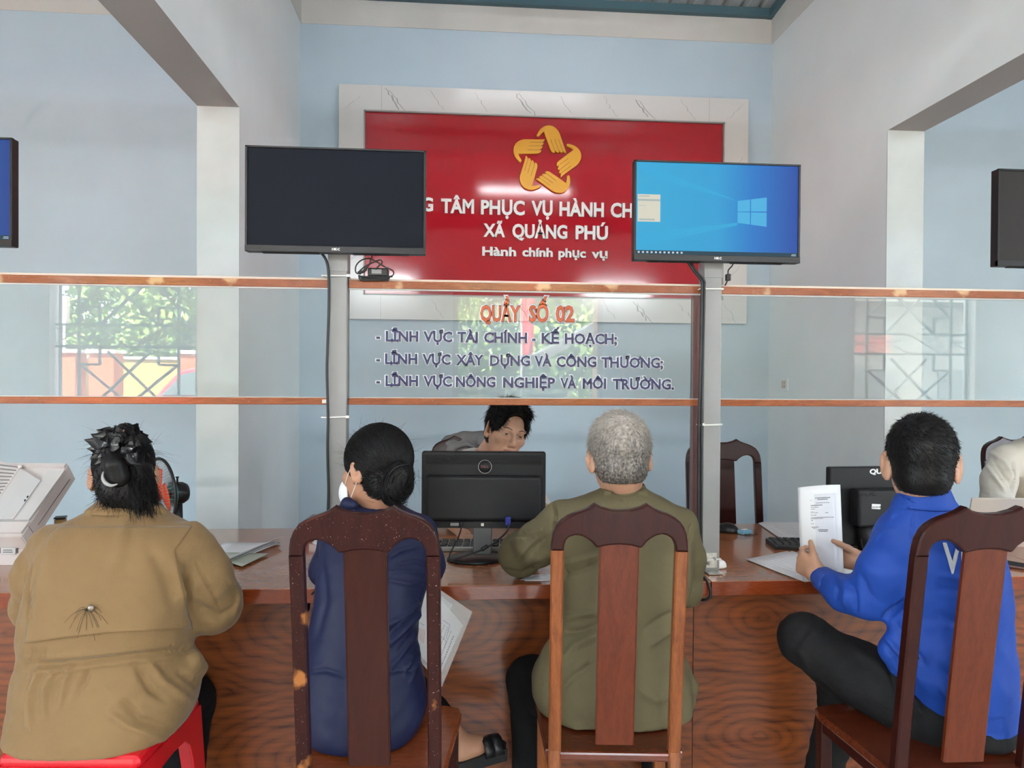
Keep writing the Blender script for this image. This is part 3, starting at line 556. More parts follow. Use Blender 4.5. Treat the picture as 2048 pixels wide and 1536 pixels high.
# ================================================================ wooden splat-back chairs
S = .355 / 306
crest = [(572, 1115), (573, 1099), (576, 1080), (583, 1064), (593, 1051), (608, 1041), (624, 1034), (641, 1028), (655, 1022), (668, 1013), (682, 1021), (705, 1027), (725, 1028), (745, 1027), (768, 1021), (784, 1013), (798, 1022), (814, 1029), (830, 1034), (845, 1041), (858, 1050), (867, 1062), (873, 1078), (876, 1095), (878, 1115),
         (850, 1115), (849, 1104), (845, 1094), (838, 1085), (829, 1080), (817, 1078), (805, 1081), (794, 1087), (784, 1095), (776, 1106), (771, 1108), (750, 1103), (725, 1101), (700, 1103), (677, 1108), (672, 1107), (664, 1098), (655, 1091), (645, 1085), (634, 1082), (624, 1082), (613, 1086), (606, 1092), (602, 1102), (601, 1115)]
def lean(z): t = max(0, (z - .45) / .63); return -.085 * t ** 1.1
def make_chair(loc, rz, label, crest_m, post_m, splat_m, seat_m, group, top=1.085, wide=1.0):
    o = empty('dining_chair', loc, label, 'chair', group, rz)
    Z0 = top
    def lc(p): return ((p[0] - 725) * S * wide, Z0 - (p[1] - 1017) * S)
    def T(x, y, z): return (x, y + lean(z), z)
    link('crest_rail', poly_mesh('crest_rail', [lc(p) for p in crest], .030, T, .0055, 3), crest_m, o, world=False, smooth=False)
    zt = lc((0, 1115))[1]
    for s in (-1, 1):
        a, b = ((572, 601) if s < 0 else (850, 878)); a = lc((a, 0))[0]; b = lc((b, 0))[0]; n = 12; zs = [0, .2, .40, .45, .55, .65, .75, .85, .92, zt]
        V = []; Fc = []
        for z in zs:
            splay = -.05 * max(0, (.45 - z) / .45); sx = 0
            for (xx, yy) in ((a + .004, 0), (b - .004, 0), (b, .004), (b, .026), (b - .004, .030), (a + .004, .030), (a, .026), (a, .004)): V.append((xx + sx, yy + lean(z) + splay, z))
        for i in range(len(zs) - 1):
            for k in range(8): Fc.append((i * 8 + k, i * 8 + (k + 1) % 8, (i + 1) * 8 + (k + 1) % 8, (i + 1) * 8 + k))
        Fc.append(tuple(range(8))[::-1])
        link('back_post', mesh('back_post', V, Fc), post_m, o, world=False)
    a, b = lc((681, 0))[0], lc((770, 0))[0]; zs = [.465, .55, .65, .75, .85, .93, lc((0, 1096))[1]]
    V = []; Fc = []
    for z in zs:
        w = 1 - .02 * (z > .9)
        for (xx, yy) in ((a + .004, .008), (b - .004, .008), (b, .011), (b, .021), (a, .021), (a, .011)): V.append((xx, yy + lean(z), z))
    for i in range(len(zs) - 1):
        for k in range(6): Fc.append((i * 6 + k, i * 6 + (k + 1) % 6, (i + 1) * 6 + (k + 1) % 6, (i + 1) * 6 + k))
    Fc += [tuple(range(6))[::-1], tuple(range((len(zs) - 1) * 6, len(zs) * 6))]
    link('splat', mesh('splat', V, Fc), splat_m, o, world=False)
    # seat with rounded front corners
    hw, hf, D = .186 * wide, .212 * wide, .375
    out = [(-hw, .02), (-hf, D - .05), (-hf + .008, D - .015), (-hf + .04, D), (-.1, D + .012), (0, D + .015), (.1, D + .012), (hf - .04, D), (hf - .008, D - .015), (hf, D - .05), (hw, .02)]
    link('seat', poly_mesh('seat', out, .024, lambda x, y, z: (x, z, .446 - y), .006, 2), seat_m, o, world=False)
    box('rear_rail', (0, .013, .436), (.30 * wide, .026, .024), seat_m, o, bev=.006, world=False)
    for s in (-1, 1):
        box('apron', (s * .180 * wide, .19, .410), (.018, .33, .042), post_m, o, Matrix.Rotation(s * -.07, 3, 'Z'), world=False)
        bm = bmesh.new(); box_bm(bm, (s * (hf - .026), D - .035, .215), (.034, .034, .43), None, .004); me = bpy.data.meshes.new('front_leg'); bm.to_mesh(me); bm.free()
        link('front_leg', me, post_m, o, world=False)
        box('stretcher', (s * .172 * wide, .17, .20), (.018, .36, .024), post_m, o, Matrix.Rotation(s * -.07, 3, 'Z'), world=False)
    box('apron', (0, D - .035, .410), (.34 * wide, .018, .042), post_m, o, world=False)
    box('stretcher', (0, .17, .20), (.33 * wide, .022, .022), post_m, o, world=False)
    return o
def chair_at(px, py_top, d_top, dyaw, label, *a, **k):
    """place so that the crest middle lands where it stands: d_top is its distance"""
    p = PT(px, py_top, d_top); rz = -YAW + dyaw; off = Vector((-math.sin(rz), math.cos(rz), 0)) * lean(p.z)
    loc = p - off; return make_chair((loc.x, loc.y, 0), rz, label, *a, top=p.z, **k)
grpF = 'wooden splat-back visitor chairs before the counter'
C2 = chair_at(726, 1017, 1.665, .02, 'dark wooden chair speckled with paint behind the woman in navy', G('chair'), G('chair'), G('splat_dark'), G('seat'), grpF, wide=.975)
C3 = chair_at(1242, 1012, 1.775, -.02, 'wooden chair with worn lighter brown posts behind the man in olive', G('chair_plain'), G('chair_post'), G('chair_splat'), G('seat_dark'), grpF, wide=.945)
def residue():
    z0 = 1.085; V = []; Fc = []; rs = np.random.default_rng(9); z = C3.children[0]; top = max(v.co.z for v in z.data.vertices)
    for i in range(7): x = -.012 + i * .0062; zz = top - .058; V += [(x, lean(zz) - .0035, zz - rs.uniform(.002, .004) + i * .0004), (x, lean(zz + .008) - .0035, zz + rs.uniform(.002, .008) + i * .0006)]
    for i in range(6): Fc.append((i * 2, i * 2 + 2, i * 2 + 3, i * 2 + 1))
    link('label_residue', mesh('label_residue', V, Fc), G('letter_white'), C3, world=False)
residue()
C4 = chair_at(1990, 1018, 1.70, .06, 'glossy wooden chair at the right edge carrying the man in blue', G('chair_plain'), G('chair_plain'), G('chair_splat'), G('seat_dark'), grpF)
grpB = 'wooden splat-back staff chairs behind the counter'
def back_chair(px, py, d, dy, label):
    p = PT(px, py, d); rz = math.pi - YAW + dy; off = Vector((-math.sin(rz), math.cos(rz), 0)) * lean(p.z); loc = p - off
    return make_chair((loc.x, loc.y, 0), rz, label, G('chair_plain'), G('chair_plain'), G('chair_plain'), G('chair_plain'), grpB, top=p.z, wide=1.06)
B1 = back_chair(1443, 879, 3.72, 0, 'empty dark wooden staff chair right of the second grey post')
B2 = back_chair(2022, 874, 3.70, .15, 'dark wooden staff chair behind the clerk in white at the right edge')
B3 = back_chair(938, 872, 3.60, .1, 'dark wooden staff chair under the grey jacket')
# red plastic stool
def stool():
    p = PT(215, 1497, 2.00); M_['redpl'] = mat('red_plastic', (.55, .006, .014), .28, spec=.6)
    o = empty('plastic_stool', (p.x, p.y, 0), 'bright red plastic stool under the woman in the tan coat', 'stool', None, -YAW)
    z = .455; hw = .178
    bm = bmesh.new(); box_bm(bm, (0, 0, z - .02), (hw * 2, hw * 2, .04), None, .018, 3)
    me = bpy.data.meshes.new('seat'); bm.to_mesh(me); bm.free(); link('seat', me, G('redpl'), o, world=False)
    for k in range(4):
        a = k * math.pi / 2; R = Matrix.Rotation(a, 3, 'Z')
        # side skirt with a rounded opening between two splayed legs
        t = 1.12; pts = [(-hw, z - .03), (hw, z - .03), (hw * t, 0), (hw * t - .05, 0), (hw * .62, .30), (hw * .55, .345), (hw * .38, .37), (0, .375), (-hw * .38, .37), (-hw * .55, .345), (-hw * .62, .30), (-hw * t + .05, 0), (-hw * t, 0)]
        me = poly_mesh('leg', pts, .006, lambda x, y, zz: R @ Vector((x, -hw * (1 + (t - 1) * (1 - zz / z)) + y, zz)), .001, 1)
        link('leg_panel', me, G('redpl'), o, world=False)
    return o
stool()
# ================================================================ overhead screens
def overhead(i, label, mode):
    x = PXS[i] + .000; Yf = 2.345; o = empty('ceiling_hung_screen', (x, Yf, 1.95), label, 'monitor', 'flat screens on top of the grey posts'); o.name = 'counter_screen'
    a = W(490, 287, Yf); b = W(851, 507, Yf); cx = (a.x + b.x) / 2 - PXS[1]; hw = (b.x - a.x) / 2; zt = a.z - .004; zb = W(492, 498, Yf).z - .006
    if i == 2: cx = (W(1267, 400, Yf).x + W(1603, 400, Yf).x) / 2 - PXS[2]; zt = W(1270, 317, Yf).z - .003; zb = W(1265, 518, Yf).z - .003
    x += cx if i in (1, 2) else 0; 
    box('housing', (x, Yf + .022, (zt + zb) / 2), (hw * 2, .028, zt - zb), G('black'), o, bev=.003)
    boxes('bezel', [span(x - hw, x + hw, Yf, Yf + .012, zt - .006, zt), span(x - hw, x + hw, Yf - .002, Yf + .012, zb, zb + .020), span(x - hw, x - hw + .007, Yf, Yf + .012, zb, zt), span(x + hw - .007, x + hw, Yf, Yf + .012, zb, zt)], G('black'), o, .001)
    sx0, sx1, sz0, sz1 = x - hw + .007, x + hw - .007, zb + .020, zt - .006
    box('display', ((sx0 + sx1) / 2, Yf + .007, (sz0 + sz1) / 2), (sx1 - sx0, .004, sz1 - sz0), {'on': G('wallpaper'), 'dim': G('wallpaper2'), 'off': G('screen_off'), 'grey': G('screen_grey')}[mode], o)
    boxes('vent_slots', [((x + s * .14 + k * .004, Yf + .02, zb - .001), (.002, .02, .003)) for s in (-1, 1) for k in range(-22, 22)], G('blackr'), o)['kind'] = 'stuff'
    box('mount_bracket', (x - cx * (i in (1, 2)), Yf + .05, (zt + zb) / 2), (.10, .03, .10), G('black'), o)
    p = Vector((x - .012, Yf - .0022, zb + .007)); put_text('maker_badge', 'HKC', p, p + Vector((.024, 0, 0)), .0075, G('letter_white'), o, bold=.03, off=.0006, res=1)
    if mode in ('on', 'dim'):
        Yq = Yf + .0045; W_ = sx1 - sx0; H_ = sz1 - sz0
        def q(name, L, m_):
            V = []; FF = []
            for pts, dy in L: s = len(V); V += [(sx0 + u * W_, Yq - dy, sz0 + v * H_) for u, v in pts]; FF.append(tuple(range(s, s + len(pts))))
            return link(name, mesh(name, V, FF), m_, o)
        R_ = lambda u0, u1, v0, v1: [(u0, v0), (u1, v0), (u1, v1), (u0, v1)]
        q('taskbar', [(R_(0, 1, 0, .045), .0002)], G('taskbar'))
        q('taskbar_icons', [(R_(.012 + k * .0262, .024 + k * .0262, .014, .034), .0004) for k in range(11)] + [(R_(.963, .990, .026, .032), .0004), (R_(.960, .990, .012, .018), .0004)], G('icon'))['kind'] = 'stuff'
        # four panes of light in perspective and the beams they throw
        def yy(v): return 1 - (v - 322) / 192
        def uu(x_): return (x_ - 1273) / 326
        tl, tr, br_, bl_ = (1476, 398), (1535, 389), (1535, 451), (1476, 444); L = []
        def lp(a, b, t): return (a[0] + (b[0] - a[0]) * t, a[1] + (b[1] - a[1]) * t)
        for u0, u1 in ((0, .43), (.46, 1)):
            for v0, v1 in ((0, .48), (.515, 1)):
                P = []
                for (u, v) in ((u0, v1), (u1, v1), (u1, v0), (u0, v0)): P.append(lp(lp(tl, tr, u), lp(bl_, br_, u), v))
                L.append(([(uu(p[0]), yy(p[1])) for p in P], .0006))
        q('window_logo', L, G('pane_blue'))
        q('light_beam', [([(uu(1476), yy(398)), (uu(1300), yy(330)), (uu(1272), yy(322)), (uu(1272), yy(345))], .0003), ([(uu(1476), yy(444)), (uu(1272), yy(470)), (uu(1272), yy(500)), (uu(1476), yy(449))], .0003)], G('beam'))
        if mode == 'on':
            q('note_window', [(R_(uu(1276), uu(1321), yy(446), yy(389)), .0006)], G('note'))
            q('note_lines', [(R_(uu(1276), uu(1321), yy(403), yy(399)), .0009), (R_(uu(1278), uu(1300), yy(394), yy(392)), .0009), (R_(uu(1279), uu(1292), yy(413), yy(412)), .0009), (R_(uu(1279), uu(1310), yy(443), yy(440)), .0009)], G('note_grey'))['kind'] = 'stuff'
    return o
def wallpaper(name, k):
    M = bpy.data.materials.new(name); M.use_nodes = True; nt = M.node_tree; b = nt.nodes['Principled BSDF']; N = nt.nodes.new; L = nt.links.new
    tc = N('ShaderNodeTexCoord'); sp = N('ShaderNodeSeparateXYZ'); L(tc.outputs['Generated'], sp.inputs[0]); r = N('ShaderNodeValToRGB'); e = r.color_ramp.elements
    e[0].position = 0; e[0].color = (.035, .42, .72, 1); e[1].position = 1; e[1].color = (.018, .075, .40, 1); x = e.new(.5); x.color = (.03, .36, .70, 1); x = e.new(.72); x.color = (.02, .20, .62, 1)
    L(sp.outputs[0], r.inputs[0]); b.inputs['Base Color'].default_value = (.01, .01, .01, 1); b.inputs['Roughness'].default_value = .5; b.inputs['Specular IOR Level'].default_value = .1; L(r.outputs[0], b.inputs['Emission Color']); b.inputs['Emission Strength'].default_value = k; return M
M_['wallpaper'] = wallpaper('desktop_picture', .42); M_['wallpaper2'] = wallpaper('desktop_picture_dim', .30)
def em(n, c, k=1): return mat(n, (.006, .006, .006), .5, spec=.1, emit=c, es=k * .42)
M_['taskbar'] = em('taskbar_glow', (.02, .06, .09)); M_['icon'] = em('icon_glow', (.6, .7, .8)); M_['pane_blue'] = em('pane_glow', (.08, .46, .79)); M_['beam'] = em('beam_glow', (.040, .42, .74)); M_['note'] = em('note_glow', (.72, .70, .58)); M_['note_grey'] = em('note_grey_glow', (.42, .50, .50))
M_['screen_grey'] = mat('screen_grey', (.028, .026, .026), .5, spec=.12)
overhead(0, 'flat screen with blue desktop cut off by the left edge', 'dim'); overhead(1, 'switched off black flat screen on the left grey post', 'off'); overhead(2, 'lit flat screen showing a blue desktop on the second grey post', 'on'); overhead(3, 'dark flat screen cut off by the right edge', 'grey')
# cables along the posts, ties, adapter
def CPX(L, Y): return [W(q[0], q[1], q[2] if len(q) > 2 else Y) for q in L]
def cable(name, pts, Y, r, label, extra=None, tie=()):
    o = tubes(name, [(smooth_path(CPX(pts, Y), 8), r)], G('cable'), None, 8); props(o, label, 'cable'); return o
cable('screen_cable', [(640, 503), (652, 520), (657, 545), (658, 600), (655, 700), (654, 745), (656, 840), (655, 900), (657, 985), (655, 1040), (652, 1100)], 2.392, .0045, 'thick black cable running down the left grey post')
cable('screen_cable', [(1374, 521), (1388, 542), (1402, 560), (1404, 580), (1402, 700), (1398, 830), (1397, 900), (1397, 1060), (1400, 1125), (1404, 1148, 2.35), (1414, 1164, 2.292), (1421, 1180, 2.275), (1418, 1196, 2.275), (1404, 1200, 2.29), (1393, 1194, 2.33)], 2.390, .0045, 'black cable down the second grey post that loops over the desk edge')
cable('screen_cable', [(1380, 521), (1392, 542), (1407, 560), (1409, 580), (1406, 700), (1403, 830), (1403, 900), (1403, 1060), (1406, 1135), (1410, 1150)], 2.393, .004, 'thin second black cable beside the second grey post')
for i, zs in ((1, (1.722, 1.268)), (2, (1.700, 1.245, .792))):
    for z in zs:
        x = PXS[i]; y0 = YP0 - .004; P = [(x - POSTW / 2 - .018, y0 - .008, z), (x + POSTW / 2 + .003, y0, z + .002), (x + POSTW / 2 + .003, YP1 + .003, z), (x - POSTW / 2 - .012, YP1 + .003, z)]
        tubes('cable_tie', [(P, .0028, True)], G('tie'), posts[i], 4, False); box('tie_head', (x - POSTW / 2 - .004 if i == 2 else x + POSTW / 2 + .004, y0 - .002, z + .002), (.010, .007, .008), G('tie'), posts[i])
ad = empty('power_adapter', W(755, 545, 2.43), 'black power adapter with coiled lead lying on the top rail', 'adapter')
zr = ZRT1 + .008
c = W(757, 552, 2.445); box('adapter_body', (c.x, 2.445, zr + .020), (.066, .045, .028), G('black'), ad, bev=.004)
box('adapter_label', (c.x - .004, 2.4218, zr + .022), (.032, .001, .014), mat('label_grey', (.25, .25, .25), .5), ad)
def AP(L, Y=2.415): return smooth_path(CPX(L, Y), 6)
tubes('coiled_lead', [(AP([(745, 509), (740, 525), (733, 537), (724, 545)]), .0022), (AP([(722, 548), (712, 545), (712, 532), (722, 521), (738, 517), (752, 523), (768, 533), (785, 541), (786, 550), (775, 554)]), .0022), (AP([(714, 548), (728, 534), (748, 524), (760, 520), (764, 525), (757, 532), (751, 539)]), .0022),
                      (AP([(720, 553), (740, 554), (765, 554), (785, 553)]), .0032), (AP([(722, 557), (745, 558), (780, 556)]), .0032), (AP([(718, 550), (722, 560), (745, 560), (778, 560)], 2.413), .0032), (AP([(716, 546), (728, 542), (733, 534)]), .005)], G('cable'), ad)
fe = empty('signal_lead', W(1455, 540, 2.42), 'short black lead with a ferrite bead hanging by the second post', 'cable')
tubes('lead', [(AP([(1468, 524), (1464, 532), (1457, 540), (1456, 549), (1454, 563), (1450, 571)], 2.42), .0022)], G('cable'), fe)
c = W(1456, 555, 2.42); box('ferrite_bead', c, (.016, .016, .023), G('black'), fe, bev=.003)
# wall socket
def socket():
    X = XR; r = ray(1570, 769); p = CP + r * (X / r.x); o = empty('wall_socket', p, 'small white wall socket on the right side wall', 'socket')
    box('face_plate', (X - .005, p.y, p.z), (.01, .115, .075 * 1.2), G('letter_white'), o, bev=.002)
    box('socket_insert', (X - .011, p.y, p.z), (.003, .06, .06), G('cream'), o)
    boxes('pin_holes', [((X - .0128, p.y + dy, p.z + dz), (.001, .008, .010)) for dy in (-.018, .018) for dz in (-.014, .014)], G('orange'), o)
socket()
# ================================================================ implicit modelling of bodies and cloth
def V3(p): return np.array([p[0], p[1], p[2]], dtype=np.float32)
class SDF:
    def __init__(s, lo, hi, h):
        s.lo = np.array(lo, np.float32) - 3 * h; s.h = h; n = np.ceil((np.array(hi, np.float32) + 3 * h - s.lo) / h).astype(int) + 1; s.n = n
        s.ax = [s.lo[i] + h * np.arange(n[i], dtype=np.float32) for i in range(3)]; s.D = np.full(n, .5, np.float32)
    def _sl(s, lo, hi):
        a = np.clip(np.floor((np.array(lo) - s.lo) / s.h).astype(int), 0, s.n - 1); b = np.clip(np.ceil((np.array(hi) - s.lo) / s.h).astype(int) + 1, 1, s.n)
        if (b <= a).any(): return None
        sl = tuple(slice(a[i], b[i]) for i in range(3)); X = s.ax[0][sl[0]][:, None, None]; Y = s.ax[1][sl[1]][None, :, None]; Z = s.ax[2][sl[2]][None, None, :]
        return sl, X, Y, Z
    def put(s, sl, d, k, sub=False):
        D = s.D[sl]
        if sub:
            d = -d
            if k: h = np.maximum(k - np.abs(D - d), 0) / k; s.D[sl] = np.maximum(D, d) + h * h * k * .25
            else: s.D[sl] = np.maximum(D, d)
        else:
            if k: h = np.maximum(k - np.abs(D - d), 0) / k; s.D[sl] = np.minimum(D, d) - h * h * k * .25
            else: s.D[sl] = np.minimum(D, d)
    def cone(s, a, b, ra, rb, k=.02, sub=False, flat=None):
        a = V3(a); b = V3(b); R = max(ra, rb) + k + 2 * s.h; q = s._sl(np.minimum(a, b) - R, np.maximum(a, b) + R)
        if q is None: return s
        sl, X, Y, Z = q; d = b - a; L = max(float(d @ d), 1e-9); px, py, pz = X - a[0], Y - a[1], Z - a[2]; t = np.clip((px * d[0] + py * d[1] + pz * d[2]) / L, 0, 1)
        qx, qy, qz = px - t * d[0], py - t * d[1], pz - t * d[2]
        if flat is not None:   # (axis, factor): squash the section along a direction
            ax, f = flat; ax = V3(ax); w = qx * ax[0] + qy * ax[1] + qz * ax[2]; e = (1 / f - 1) * w; qx = qx + e * ax[0]; qy = qy + e * ax[1]; qz = qz + e * ax[2]
            s.put(sl, (np.sqrt(qx * qx + qy * qy + qz * qz) - (ra + (rb - ra) * t)) * (min(1, f) if f < 1 else 1), k, sub); return s
        s.put(sl, np.sqrt(qx * qx + qy * qy + qz * qz) - (ra + (rb - ra) * t), k, sub); return s
    def chain(s, P, R, k=.02, **kw):
        for i in range(len(P) - 1): s.cone(P[i], P[i + 1], R[i], R[i + 1], k, **kw)
        return s
    def ell(s, c, r, k=.02, R=None, sub=False):
        c = V3(c); r = np.array(r, np.float32); m_ = float(r.max()) + k + 2 * s.h; q = s._sl(c - m_, c + m_)
        if q is None: return s
        sl, X, Y, Z = q; x, y, z = X - c[0], Y - c[1], Z - c[2]
        if R is not None: R = np.array(R, np.float32); x, y, z = (R[0, 0] * x + R[1, 0] * y + R[2, 0] * z, R[0, 1] * x + R[1, 1] * y + R[2, 1] * z, R[0, 2] * x + R[1, 2] * y + R[2, 2] * z)
        k0 = np.sqrt((x / r[0]) ** 2 + (y / r[1]) ** 2 + (z / r[2]) ** 2); k1 = np.sqrt((x / r[0] ** 2) ** 2 + (y / r[1] ** 2) ** 2 + (z / r[2] ** 2) ** 2) + 1e-6
        s.put(sl, k0 * (k0 - 1) / k1, k, sub); return s
    def loft(s, rows, k=.02, e=2.3, cap=.02):
        """rows: (centre, half width, half depth) stacked upwards; width along LAT, depth along DEP"""
        rows = sorted(rows, key=lambda r: r[0][2]); z = np.array([r[0][2] for r in rows]); A = s._sl(s.lo, s.lo + s.h * s.n)
        sl, X, Y, Z = A; zz = s.ax[2]; cx = np.interp(zz, z, [r[0][0] for r in rows]); cy = np.interp(zz, z, [r[0][1] for r in rows]); a = np.interp(zz, z, [r[1] for r in rows]); b = np.interp(zz, z, [r[2] for r in rows])
        ker = max(1, int(.016 / s.h)); 
        def sm(v): w = np.ones(2 * ker + 1) / (2 * ker + 1); return np.convolve(np.pad(v, ker, 'edge'), w, 'valid').astype(np.float32)[None, None, :]
        cx, cy, a, b = map(sm, (cx, cy, a, b)); dx = X - cx; dy = Y - cy; u = dx * LAT.x + dy * LAT.y; v = dx * DEP.x + dy * DEP.y
        au = np.abs(u / a) + 1e-5; av = np.abs(v / b) + 1e-5; kk = (au ** e + av ** e) ** (1 / e); gr = np.sqrt((au ** (e - 1) / a) ** 2 + (av ** (e - 1) / b) ** 2) / kk ** (e - 1)
        d = (kk - 1) / gr; dz = np.maximum(Z - z[-1], z[0] - Z); h = np.maximum(cap - np.abs(d - dz), 0) / cap; d = np.maximum(d, dz) + h * h * cap * .25
        s.put(sl, d.astype(np.float32), k); return s
    def keep_below(s, p, n, k=.004):
        """cut away what lies beyond the plane through p with normal n"""
        n = Vector(n).normalized(); A = s._sl(s.lo, s.lo + s.h * s.n); sl, X, Y, Z = A; d = (X - p[0]) * n.x + (Y - p[1]) * n.y + (Z - p[2]) * n.z; s.put(sl, -d.astype(np.float32), k, True); return s
    def net(s, iters=1):
        D = s.D; Sg = D < 0; n = D.shape; A = np.zeros(tuple(x - 1 for x in n), np.int8)
        for i in (0, 1):
            for j in (0, 1):
                for k in (0, 1): A += Sg[i:n[0] - 1 + i, j:n[1] - 1 + j, k:n[2] - 1 + k]
        act = (A > 0) & (A < 8); I, J, K = np.nonzero(act); idx = np.full(act.shape, -1, np.int64); idx[act] = np.arange(len(I))
        acc = np.zeros((len(I), 3)); cnt = np.zeros(len(I)); C = [(i, j, k) for i in (0, 1) for j in (0, 1) for k in (0, 1)]
        vals = {c: D[I + c[0], J + c[1], K + c[2]] for c in C}
        for a in C:
            for ax in range(3):
                if a[ax]: continue
                b = list(a); b[ax] = 1; b = tuple(b); va, vb = vals[a], vals[b]; m_ = (va < 0) != (vb < 0); t = np.where(m_, va / np.where(va == vb, 1, va - vb), 0); p = np.array(a, float)[None, :] + t[:, None] * (np.array(b) - np.array(a))[None, :]; acc += p * m_[:, None]; cnt += m_
        P = acc / cnt[:, None] + np.stack([I, J, K], 1); V = s.lo[None, :] + P * s.h; Q = []
        for ax in range(3):
            u, w = (ax + 1) % 3, (ax + 2) % 3; sa = [slice(None)] * 3; sb = [slice(None)] * 3; sa[ax] = slice(0, n[ax] - 1); sb[ax] = slice(1, n[ax])
            ch = Sg[tuple(sa)] != Sg[tuple(sb)]; g = np.stack(np.nonzero(ch), 1); g = g[(g[:, u] > 0) & (g[:, w] > 0) & (g[:, u] < n[u] - 1) & (g[:, w] < n[w] - 1)]
            ins = Sg[g[:, 0], g[:, 1], g[:, 2]]; e_u = np.zeros(3, int); e_u[u] = 1; e_w = np.zeros(3, int); e_w[w] = 1
            def ix(q): return idx[q[:, 0], q[:, 1], q[:, 2]]
            q = np.stack([ix(g - e_u - e_w), ix(g - e_w), ix(g), ix(g - e_u)], 1); q[~ins] = q[~ins][:, ::-1]; Q.append(q)
        Q = np.concatenate(Q); Q = Q[(Q >= 0).all(1)]
        for _ in range(iters):
            S_ = np.zeros_like(V); N_ = np.zeros(len(V))
            for i in range(4): a, b = Q[:, i], Q[:, (i + 1) % 4]; np.add.at(S_, a, V[b]); np.add.at(N_, a, 1)
            V = V * .4 + .6 * S_ / np.maximum(N_, 1)[:, None]
        return V, Q
def np_mesh(name, V, Q):
    me = bpy.data.meshes.new(name); k = Q.shape[1]; me.vertices.add(len(V)); me.vertices.foreach_set('co', np.asarray(V, np.float32).ravel()); me.loops.add(Q.size); me.loops.foreach_set('vertex_index', Q.ravel().astype(np.int32))
    me.polygons.add(len(Q)); me.polygons.foreach_set('loop_start', np.arange(0, Q.size, k, dtype=np.int32)); me.update(calc_edges=True); me.polygons.foreach_set('use_smooth', np.ones(len(Q), bool)); return me
def normals(V, Q):
    n = np.cross(V[Q[:, 2]] - V[Q[:, 0]], V[Q[:, 3]] - V[Q[:, 1]]); N = np.zeros_like(V)
    for i in range(4): np.add.at(N, Q[:, i], n)
    return N / (np.linalg.norm(N, axis=1)[:, None] + 1e-12)
cR, cU, cF, cP = map(lambda v: np.array(v), (rgt, upv, fwd, CP))
def to_px(V):
    d = V - cP; z = d @ cF; return np.stack([1024 + F * (d @ cR) / z, 768 - F * (d @ cU) / z], 1), z
def seg_dist(P, a, b):
    a = np.array(a, float); b = np.array(b, float); d = b - a; L = d @ d + 1e-9; t = np.clip(((P - a) @ d) / L, 0, 1); q = P - a - t[:, None] * d; return np.sqrt((q ** 2).sum(1)), t, (P[:, 0] - a[0]) * d[1] - (P[:, 1] - a[1]) * d[0]
def sculpt(V, Q, strokes=(), steps=(), noise=0, nscale=9, far=9):
    """press folds (strokes: points, width, height) and raise flaps (steps: polygon, height, soft) where the cloth faces the viewer; all measured on the photograph"""
    N = normals(V, Q); px, z = to_px(V); vd = (V - cP) / np.linalg.norm(V - cP, axis=1)[:, None]; fac = np.clip(-(N * vd).sum(1) * 3, 0, 1) * (z < far); disp = np.zeros(len(V))
    for pts, w, amp in strokes:
        best = np.full(len(V), 1e9); bt = np.zeros(len(V)); n = len(pts) - 1
        for i in range(n):
            d, t, _ = seg_dist(px, pts[i], pts[i + 1]); m_ = d < best; best = np.where(m_, d, best); bt = np.where(m_, (i + t) / n, bt)
        taper = np.sqrt(np.clip(np.minimum(bt, 1 - bt) * 4 + .15, 0, 1)); disp += 2.2 * amp * np.exp(-(best / w) ** 2) * taper
    for poly, amp, soft in steps:
        ins = np.zeros(len(V), bool); best = np.full(len(V), 1e9); n = len(poly)
        for i in range(n):
            a, b = poly[i], poly[(i + 1) % n]; d, t, _ = seg_dist(px, a, b); best = np.minimum(best, d); c = ((a[1] > px[:, 1]) != (b[1] > px[:, 1])); xx = (b[0] - a[0]) * (px[:, 1] - a[1]) / ((b[1] - a[1]) or 1e-9) + a[0]; ins ^= c & (px[:, 0] < xx)
        sd_ = np.where(ins, best, -best); disp += amp * np.clip(sd_ / soft + .5, 0, 1)
    V = V + N * (disp * fac)[:, None]
    if noise:
        r = np.random.default_rng(3); o = np.zeros(len(V))
        for i in range(14): k = r.normal(size=3); k /= np.linalg.norm(k); k *= nscale * (1 + i * .35); o += np.sin(V @ k * 2 + 1.7 * np.sin(V @ np.roll(k, 1) * 1.1 + i) + r.uniform(0, 6)) / (1 + i * .35)
        V = V + N * (noise * o / 3)[:, None]
        o = np.zeros(len(V)); wz = np.array([.35, .35, 1.0])
        for i in range(8): k = r.normal(size=3) * wz; k /= np.linalg.norm(k); k *= nscale * (1.6 + i * .5); ph = V @ k * 2 + 2.2 * np.sin(V @ np.roll(k, 1) * .8 + i * 2); o += (1 - 2 * np.abs(np.sin(ph))) / (1 + i * .4)
        V = V + N * (noise * .45 * o)[:, None]
    return V
def sdf_obj(name, s, m_, parent, iters=1, strokes=(), steps=(), noise=0, nscale=9, T=None, matfn=None):
    V, Q = s.net(iters)
    if T is not None: M4 = np.array(T); V = V @ M4[:3, :3].T + M4[:3, 3]
    if strokes or steps or noise: V = sculpt(V, Q, strokes, steps, noise, nscale)
    me = np_mesh(name, V, Q)
    if matfn is not None:
        c = V[Q].mean(1); me.polygons.foreach_set('material_index', matfn(c).astype(np.int32))
    return link(name, me, m_, parent)
def bounds(P, pad):
    P = np.array([V3(p) for p in P]); return P.min(0) - pad, P.max(0) + pad
def rows_px(L):
    """(y, x left, x right, distance of the middle, half depth) measured on the photograph -> loft rows"""
    out = []
    for y, a, b, d, hd in L: out.append((PT((a + b) / 2, y, d), (b - a) / 2 / F * d, hd))
    return out
